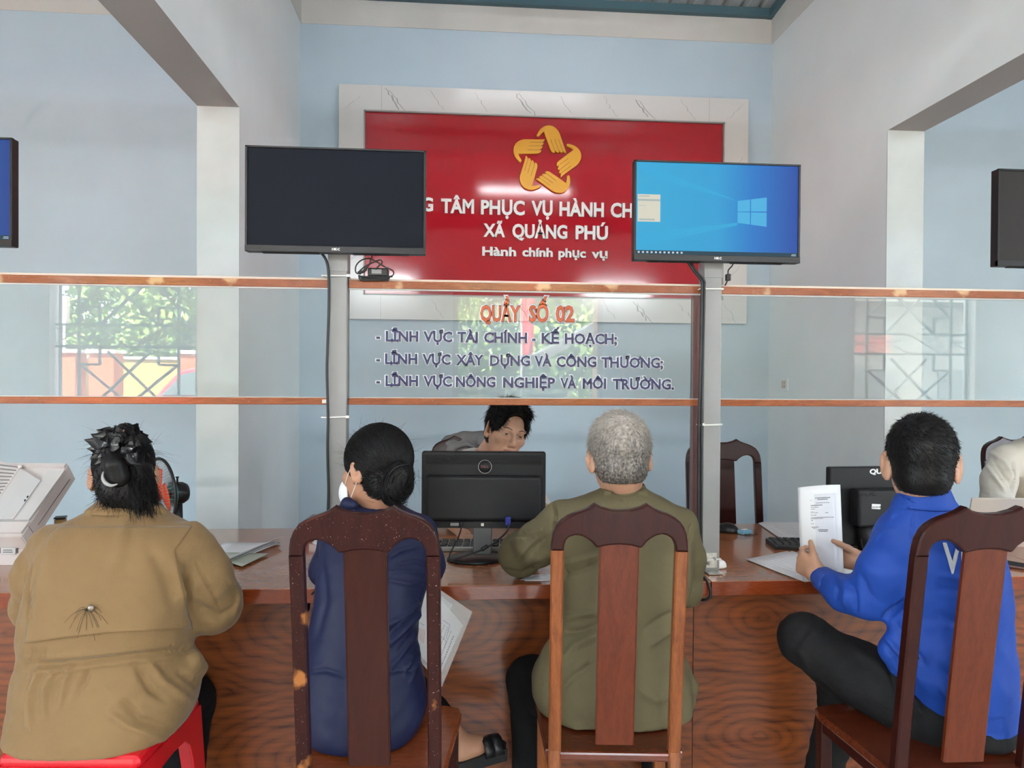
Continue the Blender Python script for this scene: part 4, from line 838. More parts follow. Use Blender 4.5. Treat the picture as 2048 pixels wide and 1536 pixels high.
def frame(loc, yaw=0, pitch=0, roll=0):
    """head frame: +y is where the face looks; yaw left, pitch down, roll clockwise as seen by the viewer behind, in degrees from the view direction"""
    return Matrix.Translation(loc) @ Matrix.Rotation(-YAW + math.radians(yaw), 4, 'Z') @ Matrix.Rotation(math.radians(roll), 4, 'Y') @ Matrix.Rotation(math.radians(-pitch), 4, 'X')
def head_sdf(h=.004, w=1.0, ears=1.0, face=False, neck=((0, -.045, -.20), .050)):
    s = SDF((-.13, -.20, -.28), (.13, .15, .15), h)
    s.ell((0, -.012, .035), (.077 * w, .097, .092), .01); s.ell((0, .012, -.02), (.070 * w, .080, .085), .02); s.ell((0, .035, -.055), (.056 * w, .054, .062), .02); s.ell((0, .066, -.098), (.024, .022, .020), .03)
    s.cone((0, -.025, -.03), neck[0], neck[1] * 1.02, neck[1] * .98, .02)
    for sx in (-1, 1):
        s.ell((sx * .045, .060, -.020), (.022, .020, .018), .02)                                   # cheekbone
        R = Matrix.Rotation(sx * math.radians(-28), 3, 'Z') @ Matrix.Rotation(math.radians(-10), 3, 'X')
        s.ell((sx * .083 * w, -.008, -.008), (.0075 * ears, .020 * ears, .034 * ears), .006, R); s.ell((sx * (.083 * w + .006), -.006, .000), (.006, .011, .018), .004, R, True); s.ell((sx * .078 * w, .004, -.033), (.007, .009, .011), .006)
    # nose
    s.cone((0, .083, .018), (0, .107, -.022), .0085, .0125, .014); s.ell((0, .106, -.031), (.012, .011, .010), .006)
    for sx in (-1, 1): s.ell((sx * .012, .096, -.034), (.0085, .011, .0075), .006); s.ell((sx * .007, .103, -.0415), (.0035, .005, .003), .002, None, True)
    if face:
        for sx in (-1, 1):
            s.ell((sx * .032, .098, .006), (.019, .016, .0125), .014, None, True); s.ell((sx * .031, .073, .006), (.0155, .0145, .0145), .003)
            s.cone((sx * .014, .086, .024), (sx * .050, .074, .025), .0085, .006, .012)            # brow
            s.cone((sx * .018, .0855, .013), (sx * .044, .077, .0115), .0042, .0035, .003)          # upper lid
            s.cone((sx * .019, .0835, -.001), (sx * .043, .076, .000), .0038, .0030, .004)         # lower lid
            s.cone((sx * .0185, .0905, .0055), (sx * .044, .081, .0055), .0016, .0016, .002, True)  # eye slit
            s.cone((sx * .020, .098, -.036), (sx * .036, .080, -.066), .0035, .0035, .008, True)    # cheek fold
        s.ell((0, .083, -0.0600), (.028, .016, .020), .012); s.cone((-.020, .089, -0.0555), (.020, .089, -0.0555), .0045, .0045, .005); s.ell((0, .097, -0.0550), (.014, .006, .0055), .005); s.ell((0, .094, -0.0685), (.017, .0065, .0062), .006)
        s.cone((-.024, .092, -0.0595), (-.008, .1035, -0.0612), .0016, .0020, .002, True); s.cone((-.008, .1035, -0.0612), (.008, .1035, -0.0612), .0020, .0020, .002, True); s.cone((.008, .1035, -0.0612), (.024, .092, -0.0595), .0020, .0016, .002, True)
    else:
        s.ell((0, .085, -.067), (.022, .012, .010), .01)
    return s
def strands(name, roots, paths, r, m_, parent, T=None, join=None):
    """paths: (n, k, 3) polylines in local space -> three-sided tapering tubes"""
    P = np.asarray(paths, float); n, k, _ = P.shape
    if T is not None: M4 = np.array(T); P = P @ M4[:3, :3].T + M4[:3, 3]
    t = np.gradient(P, axis=1); t /= np.linalg.norm(t, axis=2, keepdims=True) + 1e-9; a = np.cross(t, RNG.normal(size=(n, 1, 3))); a /= np.linalg.norm(a, axis=2, keepdims=True) + 1e-9; b = np.cross(t, a)
    rad = r * np.linspace(1, .25, k)[None, :, None] * np.ones((n, 1, 1)); V = np.stack([P + rad * (a * math.cos(q) + b * math.sin(q)) for q in (0, 2.094, 4.189)], 2).reshape(-1, 3)
    base = (np.arange(n) * k * 3)[:, None, None]; j = (np.arange(k - 1) * 3)[None, :, None]; c = np.arange(3)[None, None, :]; c2 = (c + 1) % 3
    Q = np.stack([base + j + c, base + j + c2, base + j + 3 + c2, base + j + 3 + c], 3).reshape(-1, 4)
    return V, Q
def hair_obj(name, shell, strand_sets, m_, parent, T, iters=1):
    V, Q = shell.net(iters); M4 = np.array(T); V = V @ M4[:3, :3].T + M4[:3, 3]; Vs = [V]; Qs = [Q]; o = len(V)
    for P, r in strand_sets: v, q = strands('', None, P, r, None, None, T); Vs.append(v); Qs.append(q + o); o += len(v)
    return link(name, np_mesh(name, np.concatenate(Vs), np.concatenate(Qs)), m_, parent)
def surf_roots(V, Q, n, sel=None):
    N = normals(V, Q); c = np.arange(len(V)); 
    if sel is not None: c = c[sel(V)]
    i = RNG.choice(c, n); return V[i] + RNG.normal(size=(n, 3)) * .0012, N[i]
def hand(s, w, d, n, curl, th, side=1, sc=1.0, spread=.10, tn=.25):
    """wrist w, finger direction d, palm facing n; curl = list of four (knuckle, middle, tip) bends in degrees; th = thumb (out, curl)"""
    d = Vector(d).normalized(); n = Vector(n); n = (n - d * n.dot(d)).normalized(); x = d.cross(n) * side; L = .088 * sc; w = Vector(w)
    for i, (off, ln, r) in enumerate(((-.030, .070, .0092), (-.010, .080, .0095), (.010, .075, .0090), (.028, .060, .0080))):
        kn = w + d * (L * (1 - .06 * abs(i - 1))) + x * off * sc; s.cone(w + x * off * .55 * sc + d * .012, kn, .0135 * sc, .0115 * sc, .012)
        p = kn; dirv = (d + x * (off / .03 * spread)).normalized(); ang = 0
        for j, (fr, rr) in enumerate(((.45, 1), (.30, .92), (.25, .84))):
            ang += math.radians(curl[i][j]); v = dirv * math.cos(ang) + n * math.sin(ang); q = p + v * (ln * fr * sc); s.cone(p, q, r * rr * sc, r * (rr - .06) * sc, .003); p = q
    a = w + d * .018 - x * .022 * sc; to, tc = th; v = (d * math.cos(math.radians(to)) - x * math.sin(math.radians(to)) + n * tn).normalized(); b = a + v * .042 * sc; s.cone(a, b, .0165 * sc, .0125 * sc, .014)
    v2 = (v + n * math.sin(math.radians(tc)) + d * .45).normalized(); c = b + v2 * .032 * sc; s.cone(b, c, .0115 * sc, .0102 * sc, .004); v3 = (v2 + n * math.sin(math.radians(tc)) * .6 + d * .3).normalized(); s.cone(c, c + v3 * .024 * sc, .0104 * sc, .0085 * sc, .003)
    s.ell(w + d * .05 * sc + n * .002, (.036 * sc, .036 * sc, .036 * sc), .01) if False else None
    return s
M_['skin'] = mat('skin_warm', (.47, .255, .165), .48, var=.06, vs=30, sss=.12); M_['skin_back'] = mat('skin_tan_brown', (.40, .205, .125), .5, var=.08, vs=30, sss=.1)
M_['lip'] = mat('lip_rose', (.36, .15, .11), .45); M_['eye_white'] = mat('eye_white', (.36, .30, .27), .3); M_['iris'] = mat('iris_dark', (.02, .010, .007), .15)
M_['hair_black'] = mat('black_hair', (.005, .0045, .0045), .45, spec=.22); M_['hair_brow'] = mat('brow_hair', (.10, .055, .04), .6)
def hair_grey():
    M = mat('salt_and_pepper_hair', (.32, .30, .28), .5); nt = M.node_tree; N = nt.nodes.new; L = nt.links.new
    tc = N('ShaderNodeTexCoord'); n = N('ShaderNodeTexNoise'); n.inputs['Scale'].default_value = 150; n.inputs['Detail'].default_value = 3; L(tc.outputs['Object'], n.inputs[0])
    n2 = N('ShaderNodeTexNoise'); n2.inputs['Scale'].default_value = 9; n2.inputs['Detail'].default_value = 3; L(tc.outputs['Object'], n2.inputs[0])
    sp = N('ShaderNodeSeparateXYZ'); L(tc.outputs['Object'], sp.inputs[0]); mr = N('ShaderNodeMapRange'); mr.inputs[1].default_value = GREYZ - .02; mr.inputs[2].default_value = GREYZ + .13; mr.inputs[3].default_value = -.24; mr.inputs[4].default_value = .22; L(sp.outputs[2], mr.inputs[0])
    a = N('ShaderNodeMath'); a.operation = 'ADD'; L(n.outputs[0], a.inputs[0]); L(mr.outputs[0], a.inputs[1]); a2 = N('ShaderNodeMath'); a2.operation = 'MULTIPLY_ADD'; a2.inputs[1].default_value = .5; a2.inputs[2].default_value = -.25; L(n2.outputs[0], a2.inputs[0]); a3 = N('ShaderNodeMath'); L(a.outputs[0], a3.inputs[0]); L(a2.outputs[0], a3.inputs[1])
    r = N('ShaderNodeValToRGB'); e = r.color_ramp.elements; e[0].position = .25; e[1].position = .75; e[0].color = (.055, .045, .038, 1); e[1].color = (.43, .385, .34, 1); L(a3.outputs[0], r.inputs[0]); L(r.outputs[0], nt.nodes['Principled BSDF'].inputs['Base Color']); return M
# ================================================================ people
def PTs(L): return [PT(*p) for p in L]
def person(loc, label):
    return empty('person', loc, label, 'person')
def merge(L):
    Vs = []; Qs = []; o = 0
    for V, Q in L: Vs.append(V); Qs.append(Q + o); o += len(V)
    return np.concatenate(Vs), np.concatenate(Qs)
def xf(V, T): M4 = np.array(T); return V @ M4[:3, :3].T + M4[:3, 3]
def body_mesh(root, rows, limbs, headT, skin, head, extra=(), matfn=None, mats=None):
    N0 = neck_point(rows); pts = [r[0] for r in rows] + [p for l in limbs for p in l[0]]
    lo, hi = bounds(pts, .26); s = SDF(lo, hi, .011); s.loft([(r[0], r[1] * .70, r[2] * .70) for r in rows if .54 < r[0].z < N0.z - .02], .03)
    for P, R in limbs: s.chain(P, [x * .62 for x in R], .03)
    s.cone(N0 - UP * .08, N0, .048, .046, .03)
    V, Q = s.net(); Vh, Qh = head.net(); Vh = xf(Vh, headT)
    V, Q = merge([(V, Q), (Vh, Qh)] + list(extra)); me = np_mesh('body', V, Q)
    if matfn: me.polygons.foreach_set('material_index', matfn(V[Q].mean(1)).astype(np.int32))
    return link('body', me, mats or [skin], root)
def neck_point(rows): return rows_top(rows) - UP * .035
def neck_of(T, rows, r=.050): return (tuple(T.inverted() @ neck_point(rows)), r)
def collar_hole(T, rows, r=.053):
    a = neck_point(rows); b = T @ Vector((0, -.025, -.04)); return (a + (b - a) * .1, b, r, r)
def seat_clip(rows, z0=.449): return [(Vector((r[0].x, r[0].y, max(r[0].z, z0 + .0008 * i))), r[1], r[2]) for i, r in enumerate(sorted(rows, key=lambda r: r[0].z))]
def pelvis(rows): return seat_clip([(r[0], r[1] * .86, r[2] * .86) for r in rows if r[0].z < .62])
def rows_top(rows): return max((r[0] for r in rows), key=lambda p: p.z)
def garment(name, root, m_, rows, limbs, h=.0065, cuts=(), subs=(), strokes=(), steps=(), noise=.0022, nscale=9, extra=None, iters=2, k=.035, e=2.3, matfn=None):
    pts = []; 
    for r in rows: pts += [r[0] + LAT * r[1] + DEP * r[2], r[0] - LAT * r[1] - DEP * r[2]]
    for P, R in limbs:
        for p, rr in zip(P, R): pts += [p + Vector((rr,) * 3), p - Vector((rr,) * 3)]
    lo, hi = bounds(pts, .05); s = SDF(lo, hi, h)
    if rows: s.loft(rows, .02, e)
    for P, R in limbs: s.chain(P, R, k)
    if extra: extra(s)
    for p, n in cuts: s.keep_below(p, n)
    for a, b, ra, rb in subs: s.cone(a, b, ra, rb, .006, True)
    return sdf_obj(name, s, m_, root, iters, strokes, steps, noise, nscale, None, matfn)
def short_hair(name, root, T, m_, w=1.0, t=.007, L=.02, n=5000, r=.0006, crown=(0, -.055, .115), lift=.35, top=1.0, swirl=.3, cutf=None, seed=1, face_front=.075):
    s = SDF((-.12, -.15, -.13), (.12, .13, .17), .004)
    s.ell((0, -.013, .036), (.077 * w + t, .097 + t, .092 + t * top), .01); s.ell((0, -.030, -.035), (.066 * w + t * .5, .068 + t * .3, .060), .02)
    s.ell((0, .115, -.025), (.13, .070, .098), .006, None, True); s.ell((0, .01, -.155), (.14, .125, .095), .008, None, True)
    for sx in (-1, 1): s.ell((sx * .095, .004, -.018), (.030, .024, .036), .006, None, True)
    if cutf: cutf(s)
    V, Q = s.net(1); out = V[:, 2] > -.5
    inner = ((V[:, 0] / (.077 * w)) ** 2 + ((V[:, 1] + .012) / .097) ** 2 + ((V[:, 2] - .035) / .092) ** 2) > 1.02
    R_, N_ = surf_roots(V, Q, n, lambda v: inner); c = np.array(crown); d = R_ - c; d -= N_ * (d * N_).sum(1)[:, None]; sw = np.cross(N_, d); ln = np.linalg.norm(d, axis=1)[:, None] + 1e-6; d = d / ln + swirl * sw / ln + RNG.normal(size=d.shape) * .22; d /= np.linalg.norm(d, axis=1)[:, None]
    tt = np.linspace(0, 1, 4)[None, :, None]; Ls = L * RNG.uniform(.6, 1.15, (n, 1, 1)) * np.clip((R_[:, 2] + .10) / .14, .3, 1)[:, None, None]
    P = R_[:, None, :] - N_[:, None, :] * .002 + d[:, None, :] * Ls * tt + N_[:, None, :] * Ls * lift * (tt - .45 * tt ** 2)
    return hair_obj(name, s, [(P, r)], m_, root, T)
def flow_hair(c, r, roots, target, k=10, jit=.012, out=1.0):
    """strands combed over an ellipsoid towards a target direction"""
    c = np.array(c); r = np.array(r); q = (roots - c) / r; q /= np.linalg.norm(q, axis=1)[:, None]; t = (np.array(target) - c) / r; t = t / np.linalg.norm(t)
    t = t[None, :] + RNG.normal(size=q.shape) * .07; t /= np.linalg.norm(t, axis=1)[:, None]; om = np.arccos(np.clip((q * t).sum(1), -.99, .99))[:, None, None]; s = np.linspace(0, 1, k)[None, :, None]
    P = (np.sin((1 - s) * om) * q[:, None, :] + np.sin(s * om) * t[:, None, :]) / np.sin(om); P *= (out + RNG.uniform(-.004, jit, (len(q), 1, 1)) + .01 * np.sin(s * 3.14)); return c + P * r
_bv = {}
def bvh_of(o):
    if o.name not in _bv:
        M4 = PM(o.parent); _bv[o.name] = BVHTree.FromPolygons([M4 @ v.co for v in o.data.vertices], [tuple(p.vertices) for p in o.data.polygons])
    return _bv[o.name]
def surf_hit(o, px, py):
    d = ray(px, py).normalized(); h = bvh_of(o).ray_cast(CP, d); return h[0] if h[0] else CP + d * 2
def drape(name, base, root, fn, nu, nv, off, m_, thick=.0015):
    """a panel of cloth sewn over a garment: fn(u, v) gives where it lies, off(u, v) how far it stands off"""
    D = np.zeros((nu + 1, nv + 1)); R_ = {}
    for i in range(nu + 1):
        for j in range(nv + 1):
            px, py = fn(i / nu, j / nv); d = ray(px, py).normalized(); h = bvh_of(base).ray_cast(CP, d); D[i, j] = (h[0] - CP).length if h[0] else np.nan; R_[i, j] = d
    m = np.nanmedian(D); D = np.where(np.isnan(D) | (D > m + .22), m + .10, D)
    V = [CP + R_[i, j] * (D[i, j] - off(i / nu, j / nv)) for i in range(nu + 1) for j in range(nv + 1)]
    Fc = [(i * (nv + 1) + j, i * (nv + 1) + j + 1, (i + 1) * (nv + 1) + j + 1, (i + 1) * (nv + 1) + j) for i in range(nu) for j in range(nv)]
    o = link(name, mesh(name, V, Fc), m_, root, smooth=True); sd_ = o.modifiers.new('s', 'SOLIDIFY'); sd_.thickness = thick; sd_.offset = 0; return o
def collar(name, root, m_, top, bot, at, bt, ab, bb, th=.007, gap=None, seg=56, wob=0):
    """a stand or turned-down collar: a closed band between two ellipses round the neck"""
    V = []; Fc = []; sec = [(0, 0), (.04, th * .8), (.5, th), (1, th), (1.0, 0), (.5, 0)]; n = len(sec); A = list(np.linspace(-math.pi * 1.5 + (gap or 0), math.pi * .5 - (gap or 0), seg + 1))
    for a in A:
        for s, o_ in sec:
            c = top * (1 - s) + bot * s; ra = at + (ab - at) * s ** 1.3 + o_; rb = bt + (bb - bt) * s ** 1.3 + o_; V.append(c + LAT * (ra * math.cos(a)) + DEP * (rb * math.sin(a)) + UP * (wob * math.sin(a * 3 + s * 2)))
    for i in range(seg):
        for k in range(n): Fc.append((i * n + k, i * n + (k + 1) % n, (i + 1) * n + (k + 1) % n, (i + 1) * n + k))
    Fc += [tuple(range(n))[::-1], tuple(seg * n + k for k in range(n))]
    me = mesh(name, V, Fc); bm = bmesh.new(); bm.from_mesh(me); bmesh.ops.recalc_face_normals(bm, faces=bm.faces[:]); bm.to_mesh(me); bm.free(); o = link(name, me, m_, root, smooth=True); b = o.modifiers.new('b', 'SUBSURF'); b.levels = b.render_levels = 1; return o
# ---------------------------------------------------------------- woman in the tan coat
M_['tan'] = mat('tan_gabardine', (.205, .127, .055), .78, spec=.25, sheen=.15, bump=.12, bs=220, var=.05, vs=7)
M_['blacktr'] = mat('black_trouser_cloth', (.006, .006, .007), .85, spec=.2, bump=.15, bs=120)
M_['sequin'] = mat('black_sequin_fabric', (.012, .012, .013), .3, coat=.5)
def sequin():
    nt = M_['sequin'].node_tree; N = nt.nodes.new; L = nt.links.new; tc = N('ShaderNodeTexCoord'); v = N('ShaderNodeTexVoronoi'); v.inputs['Scale'].default_value = 190; L(tc.outputs['Object'], v.inputs[0])
    r = N('ShaderNodeValToRGB'); e = r.color_ramp.elements; e[0].position = .10; e[0].color = (.8, .8, .82, 1); e[1].position = .16; e[1].color = (.012, .012, .013, 1)  # pale dots in the colour stand in for sequin glints
    n = N('ShaderNodeTexNoise'); n.inputs['Scale'].default_value = 60; L(tc.outputs['Object'], n.inputs[0]); r2 = N('ShaderNodeValToRGB'); r2.color_ramp.elements[0].position = .56; r2.color_ramp.elements[1].position = .6; L(n.outputs[0], r2.inputs[0])
    L(v.outputs['Distance'], r.inputs[0]); mx = N('ShaderNodeMix'); mx.data_type = 'RGBA'; L(r2.outputs[0], mx.inputs[0]); mx.inputs[6].default_value = (.012, .012, .013, 1); L(r.outputs[0], mx.inputs[7]); L(mx.outputs[2], nt.nodes['Principled BSDF'].inputs['Base Color'])
sequin()
def tan_woman():
    root = person(PT(215, 1500, 1.99) * 1, 'person in a tan belted trench coat with a black sequin flower hair tie, seated'); root.location.z = .46
    rows = rows_px([(1002, 222, 300, 2.07, .055), (1014, 195, 318, 2.06, .065), (1030, 160, 334, 2.05, .082), (1048, 120, 376, 2.04, .100), (1066, 98, 398, 2.03, .115), (1090, 84, 400, 2.02, .125), (1130, 74, 392, 2.01, .135), (1180, 64, 388, 2.0, .14), (1230, 56, 384, 2.0, .145), (1262, 52, 378, 2.0, .15),
                    (1290, 52, 376, 2.0, .145), (1315, 50, 380, 2.0, .150), (1345, 46, 388, 2.0, .165), (1380, 42, 392, 2.0, .175), (1420, 38, 380, 1.99, .18), (1460, 34, 360, 1.98, .18), (1500, 32, 344, 1.97, .178), (1560, 40, 338, 1.97, .17)])
    arms = [(PTs([(104, 1092, 2.03), (75, 1150, 2.04), (74, 1212, 2.09), (110, 1190, 2.40)]), [.060, .060, .062, .055]), (PTs([(380, 1100, 2.04), (404, 1150, 2.06), (424, 1208, 2.12), (418, 1180, 2.36), (400, 1165, 2.48)]), [.070, .074, .079, .066, .058])]
    legs = [(PTs([(150, 1440, 2.05), (150, 1430, 2.42)]) + [Vector((PT(150, 1430, 2.42).x, 2.40, .06))], [.085, .072, .055]), (PTs([(290, 1440, 2.05), (378, 1400, 2.34)]) + [Vector((PT(382, 1400, 2.3).x, 2.27, .06))], [.085, .074, .060])]
    T = frame(PT(248, 950, 2.10), 26, 22, 0)
    body_mesh(root, rows, arms + legs, T, None, head_sdf(.005, neck=neck_of(T, rows)), mats=[G('skin_back')])
    garment('trousers', root, G('blacktr'), pelvis(rows), legs, .009, noise=.002, cuts=())
    gut = [([(52, 1330), (110, 1330), (180, 1322), (260, 1312), (340, 1304), (386, 1296)], 4, -.006), ([(50, 1316), (120, 1314), (240, 1303), (384, 1284)], 3, .003), ([(50, 1344), (120, 1342), (240, 1326), (380, 1312)], 3, .003)]
    folds = [([(60, 1460), (58, 1400), (78, 1335)], 7, .006), ([(88, 1440), (90, 1380), (110, 1338)], 6, .005), ([(118, 1420), (128, 1370), (140, 1335)], 5, .0045), ([(180, 1335), (150, 1400)], 6, -.004), ([(295, 1320), (330, 1365), (380, 1400)], 8, .006), ([(270, 1330), (300, 1380), (330, 1400)], 7, -.005), ([(245, 1400), (280, 1440), (340, 1455)], 9, -.006), ([(215, 1425), (260, 1455), (330, 1480)], 8, .005), ([(360, 1345), (392, 1370), (405, 1350)], 6, -.006),
             ([(350, 1120), (362, 1170), (372, 1210)], 8, .005), ([(372, 1130), (380, 1180)], 6, -.005), ([(392, 1125), (410, 1160), (445, 1225)], 2.2, -.004), ([(300, 1100), (330, 1150), (345, 1210)], 12, -.004), ([(250, 1040), (240, 1100), (215, 1150)], 14, .003), ([(60, 1240), (52, 1180), (62, 1120)], 4, -.007), ([(385, 1240), (378, 1190), (368, 1150)], 5, -.010), ([(395, 1210), (440, 1235), (470, 1215)], 7, -.005), ([(470, 1230), (478, 1190), (455, 1150)], 4, .003)]
    folds += [([(60 + i * 9, 1322 - i), (63 + i * 9, 1300 - i)], 2.2, -.0035) for i in range(4)] + [([(340 + i * 11, 1306 - i), (343 + i * 11, 1288 - i)], 2.2, -.003) for i in range(4)]
    flap0 = [[(46, 1290), (120, 1276), (190, 1268), (260, 1262), (330, 1261), (386, 1257), (380, 1225), (366, 1160), (352, 1100), (404, 1066), (390, 1020), (240, 985), (90, 1040), (66, 1110), (60, 1180)]]
    colr = [[(172, 1030), (195, 1000), (225, 980), (290, 980), (318, 1003), (332, 1028), (300, 1020), (250, 1014), (205, 1020), (180, 1030)]]
    def ex(s):
        s.ell(PT(352, 1340, 2.02), (.075, .09, .06), .02); s.cone(PT(388, 1062, 2.05), PT(398, 1078, 2.04), .030, .026, .01)
        s.cone(PT(385, 1318, 2.0), PT(402, 1335, 2.05), .022, .020, .01)
    coat = garment('coat', root, G('tan'), rows, arms, .0058, cuts=[(Vector((0, 0, .4485)), (0, 0, -1))], strokes=gut + folds, steps=[(colr[0], .012, 2)], noise=.0022, nscale=8, extra=ex, e=2.5,
            subs=[collar_hole(T, rows)])
    def edge(L, v):
        L = sorted(L, key=lambda p: p[1]); ys = [p[1] for p in L]; return np.interp(ys[0] + (ys[-1] - ys[0]) * v, ys, [p[0] for p in L]), ys[0] + (ys[-1] - ys[0]) * v
    def yk(u, v):
        xl, yl = edge([(120, 1052), (96, 1072), (84, 1120), (66, 1180), (54, 1240), (48, 1287)], v); xr, yr = edge([(384, 1052), (350, 1100), (362, 1160), (374, 1220), (385, 1258)], v); yy = yl + (yr - yl) * u - 7 * math.sin(u * math.pi) * v
        return xl + (xr - xl) * u, yy
    drape('back_yoke', coat, root, yk, 60, 44, lambda u, v: .003 + .017 * v ** 3 + .002 * math.sin(u * 19) * v ** 4, G('tan'), .0018)
    # stray hairs and a metal button on the yoke
    p = W(182, 1215, 1); dr = ray(182, 1216); c0 = surf_hit(coat, 182, 1216) - ray(182, 1216) * .017
    bt = lathe('coat_button', [(0, .005), (.005, .0045), (.0080, .002), (.0085, 0)], mat('dark_metal_button', (.25, .22, .18), .35, .8), root, Matrix.Translation(c0) @ Matrix.Rotation(math.radians(90), 4, 'X'), 14)
    L = []
    for a, n_ in zip(np.linspace(.4, 6.2, 15), range(15)):
        rr = 24 + 22 * ((n_ * 7) % 5) / 5; P = [surf_hit(coat, 182 + math.cos(a) * rr * t, 1215 + math.sin(a) * rr * t * .7 + 26 * t * t) - fwd * (.019 if t < .3 else .0165) for t in (0, .3, .6, .85, 1.1)]; L.append((smooth_path(P, 3), .00045))
    tubes('stray_hair', L, G('hair_black'), root, 3)
    collar('coat_collar', root, G('tan'), PT(254, 990, 2.07), PT(248, 1022, 2.055), .056, .050, .100, .074, .008, .5)
    # hair
    s = SDF((-.13, -.17, -.16), (.13, .13, .17), .005); s.ell((0, -.020, .028), (.079, .104, .097), .01); s.ell((.004, -.060, -.045), (.072, .058, .072), .03); s.ell((.042, -.05, -.09), (.036, .040, .065), .03)
    s.ell((0, .14, -.02), (.13, .085, .12), .01, None, True); s.ell((-.098, .005, -.02), (.026, .03, .04), .006, None, True)
    V, Q = s.net(); R_, N_ = surf_roots(V, Q, 2600, lambda v: (v[:, 2] > -.06) & (v[:, 1] < .06)); P = flow_hair((0, -.020, .028), (.080, .105, .098), R_, (-.01, -.13, .02), 9, .02)
    R2, _ = surf_roots(V, Q, 1400, lambda v: (v[:, 2] < .0) & (v[:, 1] < .03)); t = np.linspace(0, 1, 8)[None, :, None]; P2 = R2[:, None, :] + np.array([.012, -.012, -.075])[None, None, :] * t * RNG.uniform(.3, 1.0, (1400, 1, 1)) * np.where(R2[:, 0] > .01, 1.25, .30)[:, None, None] + RNG.normal(size=(1400, 1, 3)) * .010 * t ** 2
    R3, N3 = surf_roots(V, Q, 120, lambda v: v[:, 2] > .02); t8 = np.linspace(0, 1, 6)[None, :, None]; P3 = R3[:, None, :] + (N3[:, None, :] * .035 + RNG.normal(size=(120, 1, 3)) * .02) * t8 - np.array([0, 0, .02]) * t8 ** 2
    hair_obj('hair', s, [(P, .0009), (P2, .0010), (P3, .0004)], G('hair_black'), root, T)
    # hanging twist of hair below the flower, held by a crescent clip
    s = SDF((-.09, -.20, -.10), (.09, -.05, .13), .004); Ti = T.inverted()
    def loc(px, py, d): return Ti @ PT(px, py, d)
    s.chain([loc(222, 905, 1.99), loc(230, 930, 1.975), (loc(238, 955, 1.98)), loc(232, 965, 1.99)], [.022, .024, .022, .014], .02); s.chain([loc(214, 905, 1.99), loc(214, 935, 1.985), loc(222, 960, 1.99)], [.015, .014, .010], .01)
    s.chain([loc(236, 868, 1.99), loc(244, 856, 1.985), loc(256, 855, 1.985), loc(262, 866, 1.99)], [.008, .011, .011, .008], .008)
    hair_obj('hair_twist', s, [], G('hair_black'), root, T)
    P = smooth_path([PT(*q) for q in ((207, 943, 1.962), (205, 955, 1.955), (211, 966, 1.952), (223, 971, 1.952), (235, 968, 1.955))], 5); n = len(P)
    link('hair_clip', mesh('hair_clip', *tube_data(P, [.0015 + .0035 * math.sin(math.pi * i / (n - 1)) for i in range(n)], 8)), mat('grey_clip', (.30, .30, .29), .5), root, smooth=True)
    # sequin petals
    ctr = PT(240, 888, 1.962); fl = empty('flower_hair_tie', ctr); fl.parent = root; fl.location = ctr - root.location
    rs = np.random.default_rng(4)
    ring = [(181, 897), (188, 914), (178, 882), (190, 872), (200, 862), (214, 862), (196, 925), (206, 900), (222, 868), (232, 856), (250, 850), (262, 858), (272, 852), (280, 866), (290, 872), (298, 884), (300, 900), (292, 912), (284, 925), (272, 918), (262, 900), (276, 890), (258, 874), (206, 880), (220, 885), (284, 902), (200, 912), (270, 930), (240, 868), (228, 876)]
    for i, (x, y) in enumerate(ring):
        tip = PT(240 + (x - 240) * 1.06, 888 + (y - 888) * 1.04, 1.945 + rs.uniform(-.015, .02) + .0006 * math.hypot(x - 240, y - 888)); base = ctr + (tip - ctr) * .35 + DEP * .012; ax = (tip - base).normalized(); sd2 = ax.cross(-DEP + Vector(rs.normal(size=3) * .35)).normalized(); nn = sd2.cross(ax); L_ = (tip - base).length + .006; V = []; Fc = []
        for a in range(7):
            t = a / 6; w = .024 * math.sin(math.pi * min(1, t * .82 + .15)) * (1 - t ** 4) + .0006
            for b in (-1, -.5, 0, .5, 1): V.append(base + ax * (L_ * t) + sd2 * (w * b) + nn * (.006 * (b * b) - .010 * math.sin(t * 3) + .003 * math.sin(b * 5 + i)))
        for a in range(6):
            for b in range(4): q = a * 5 + b; Fc.append((q, q + 1, q + 6, q + 5))
        link('petal', mesh('petal', V, Fc), G('sequin'), fl, smooth=True)
tan_woman()
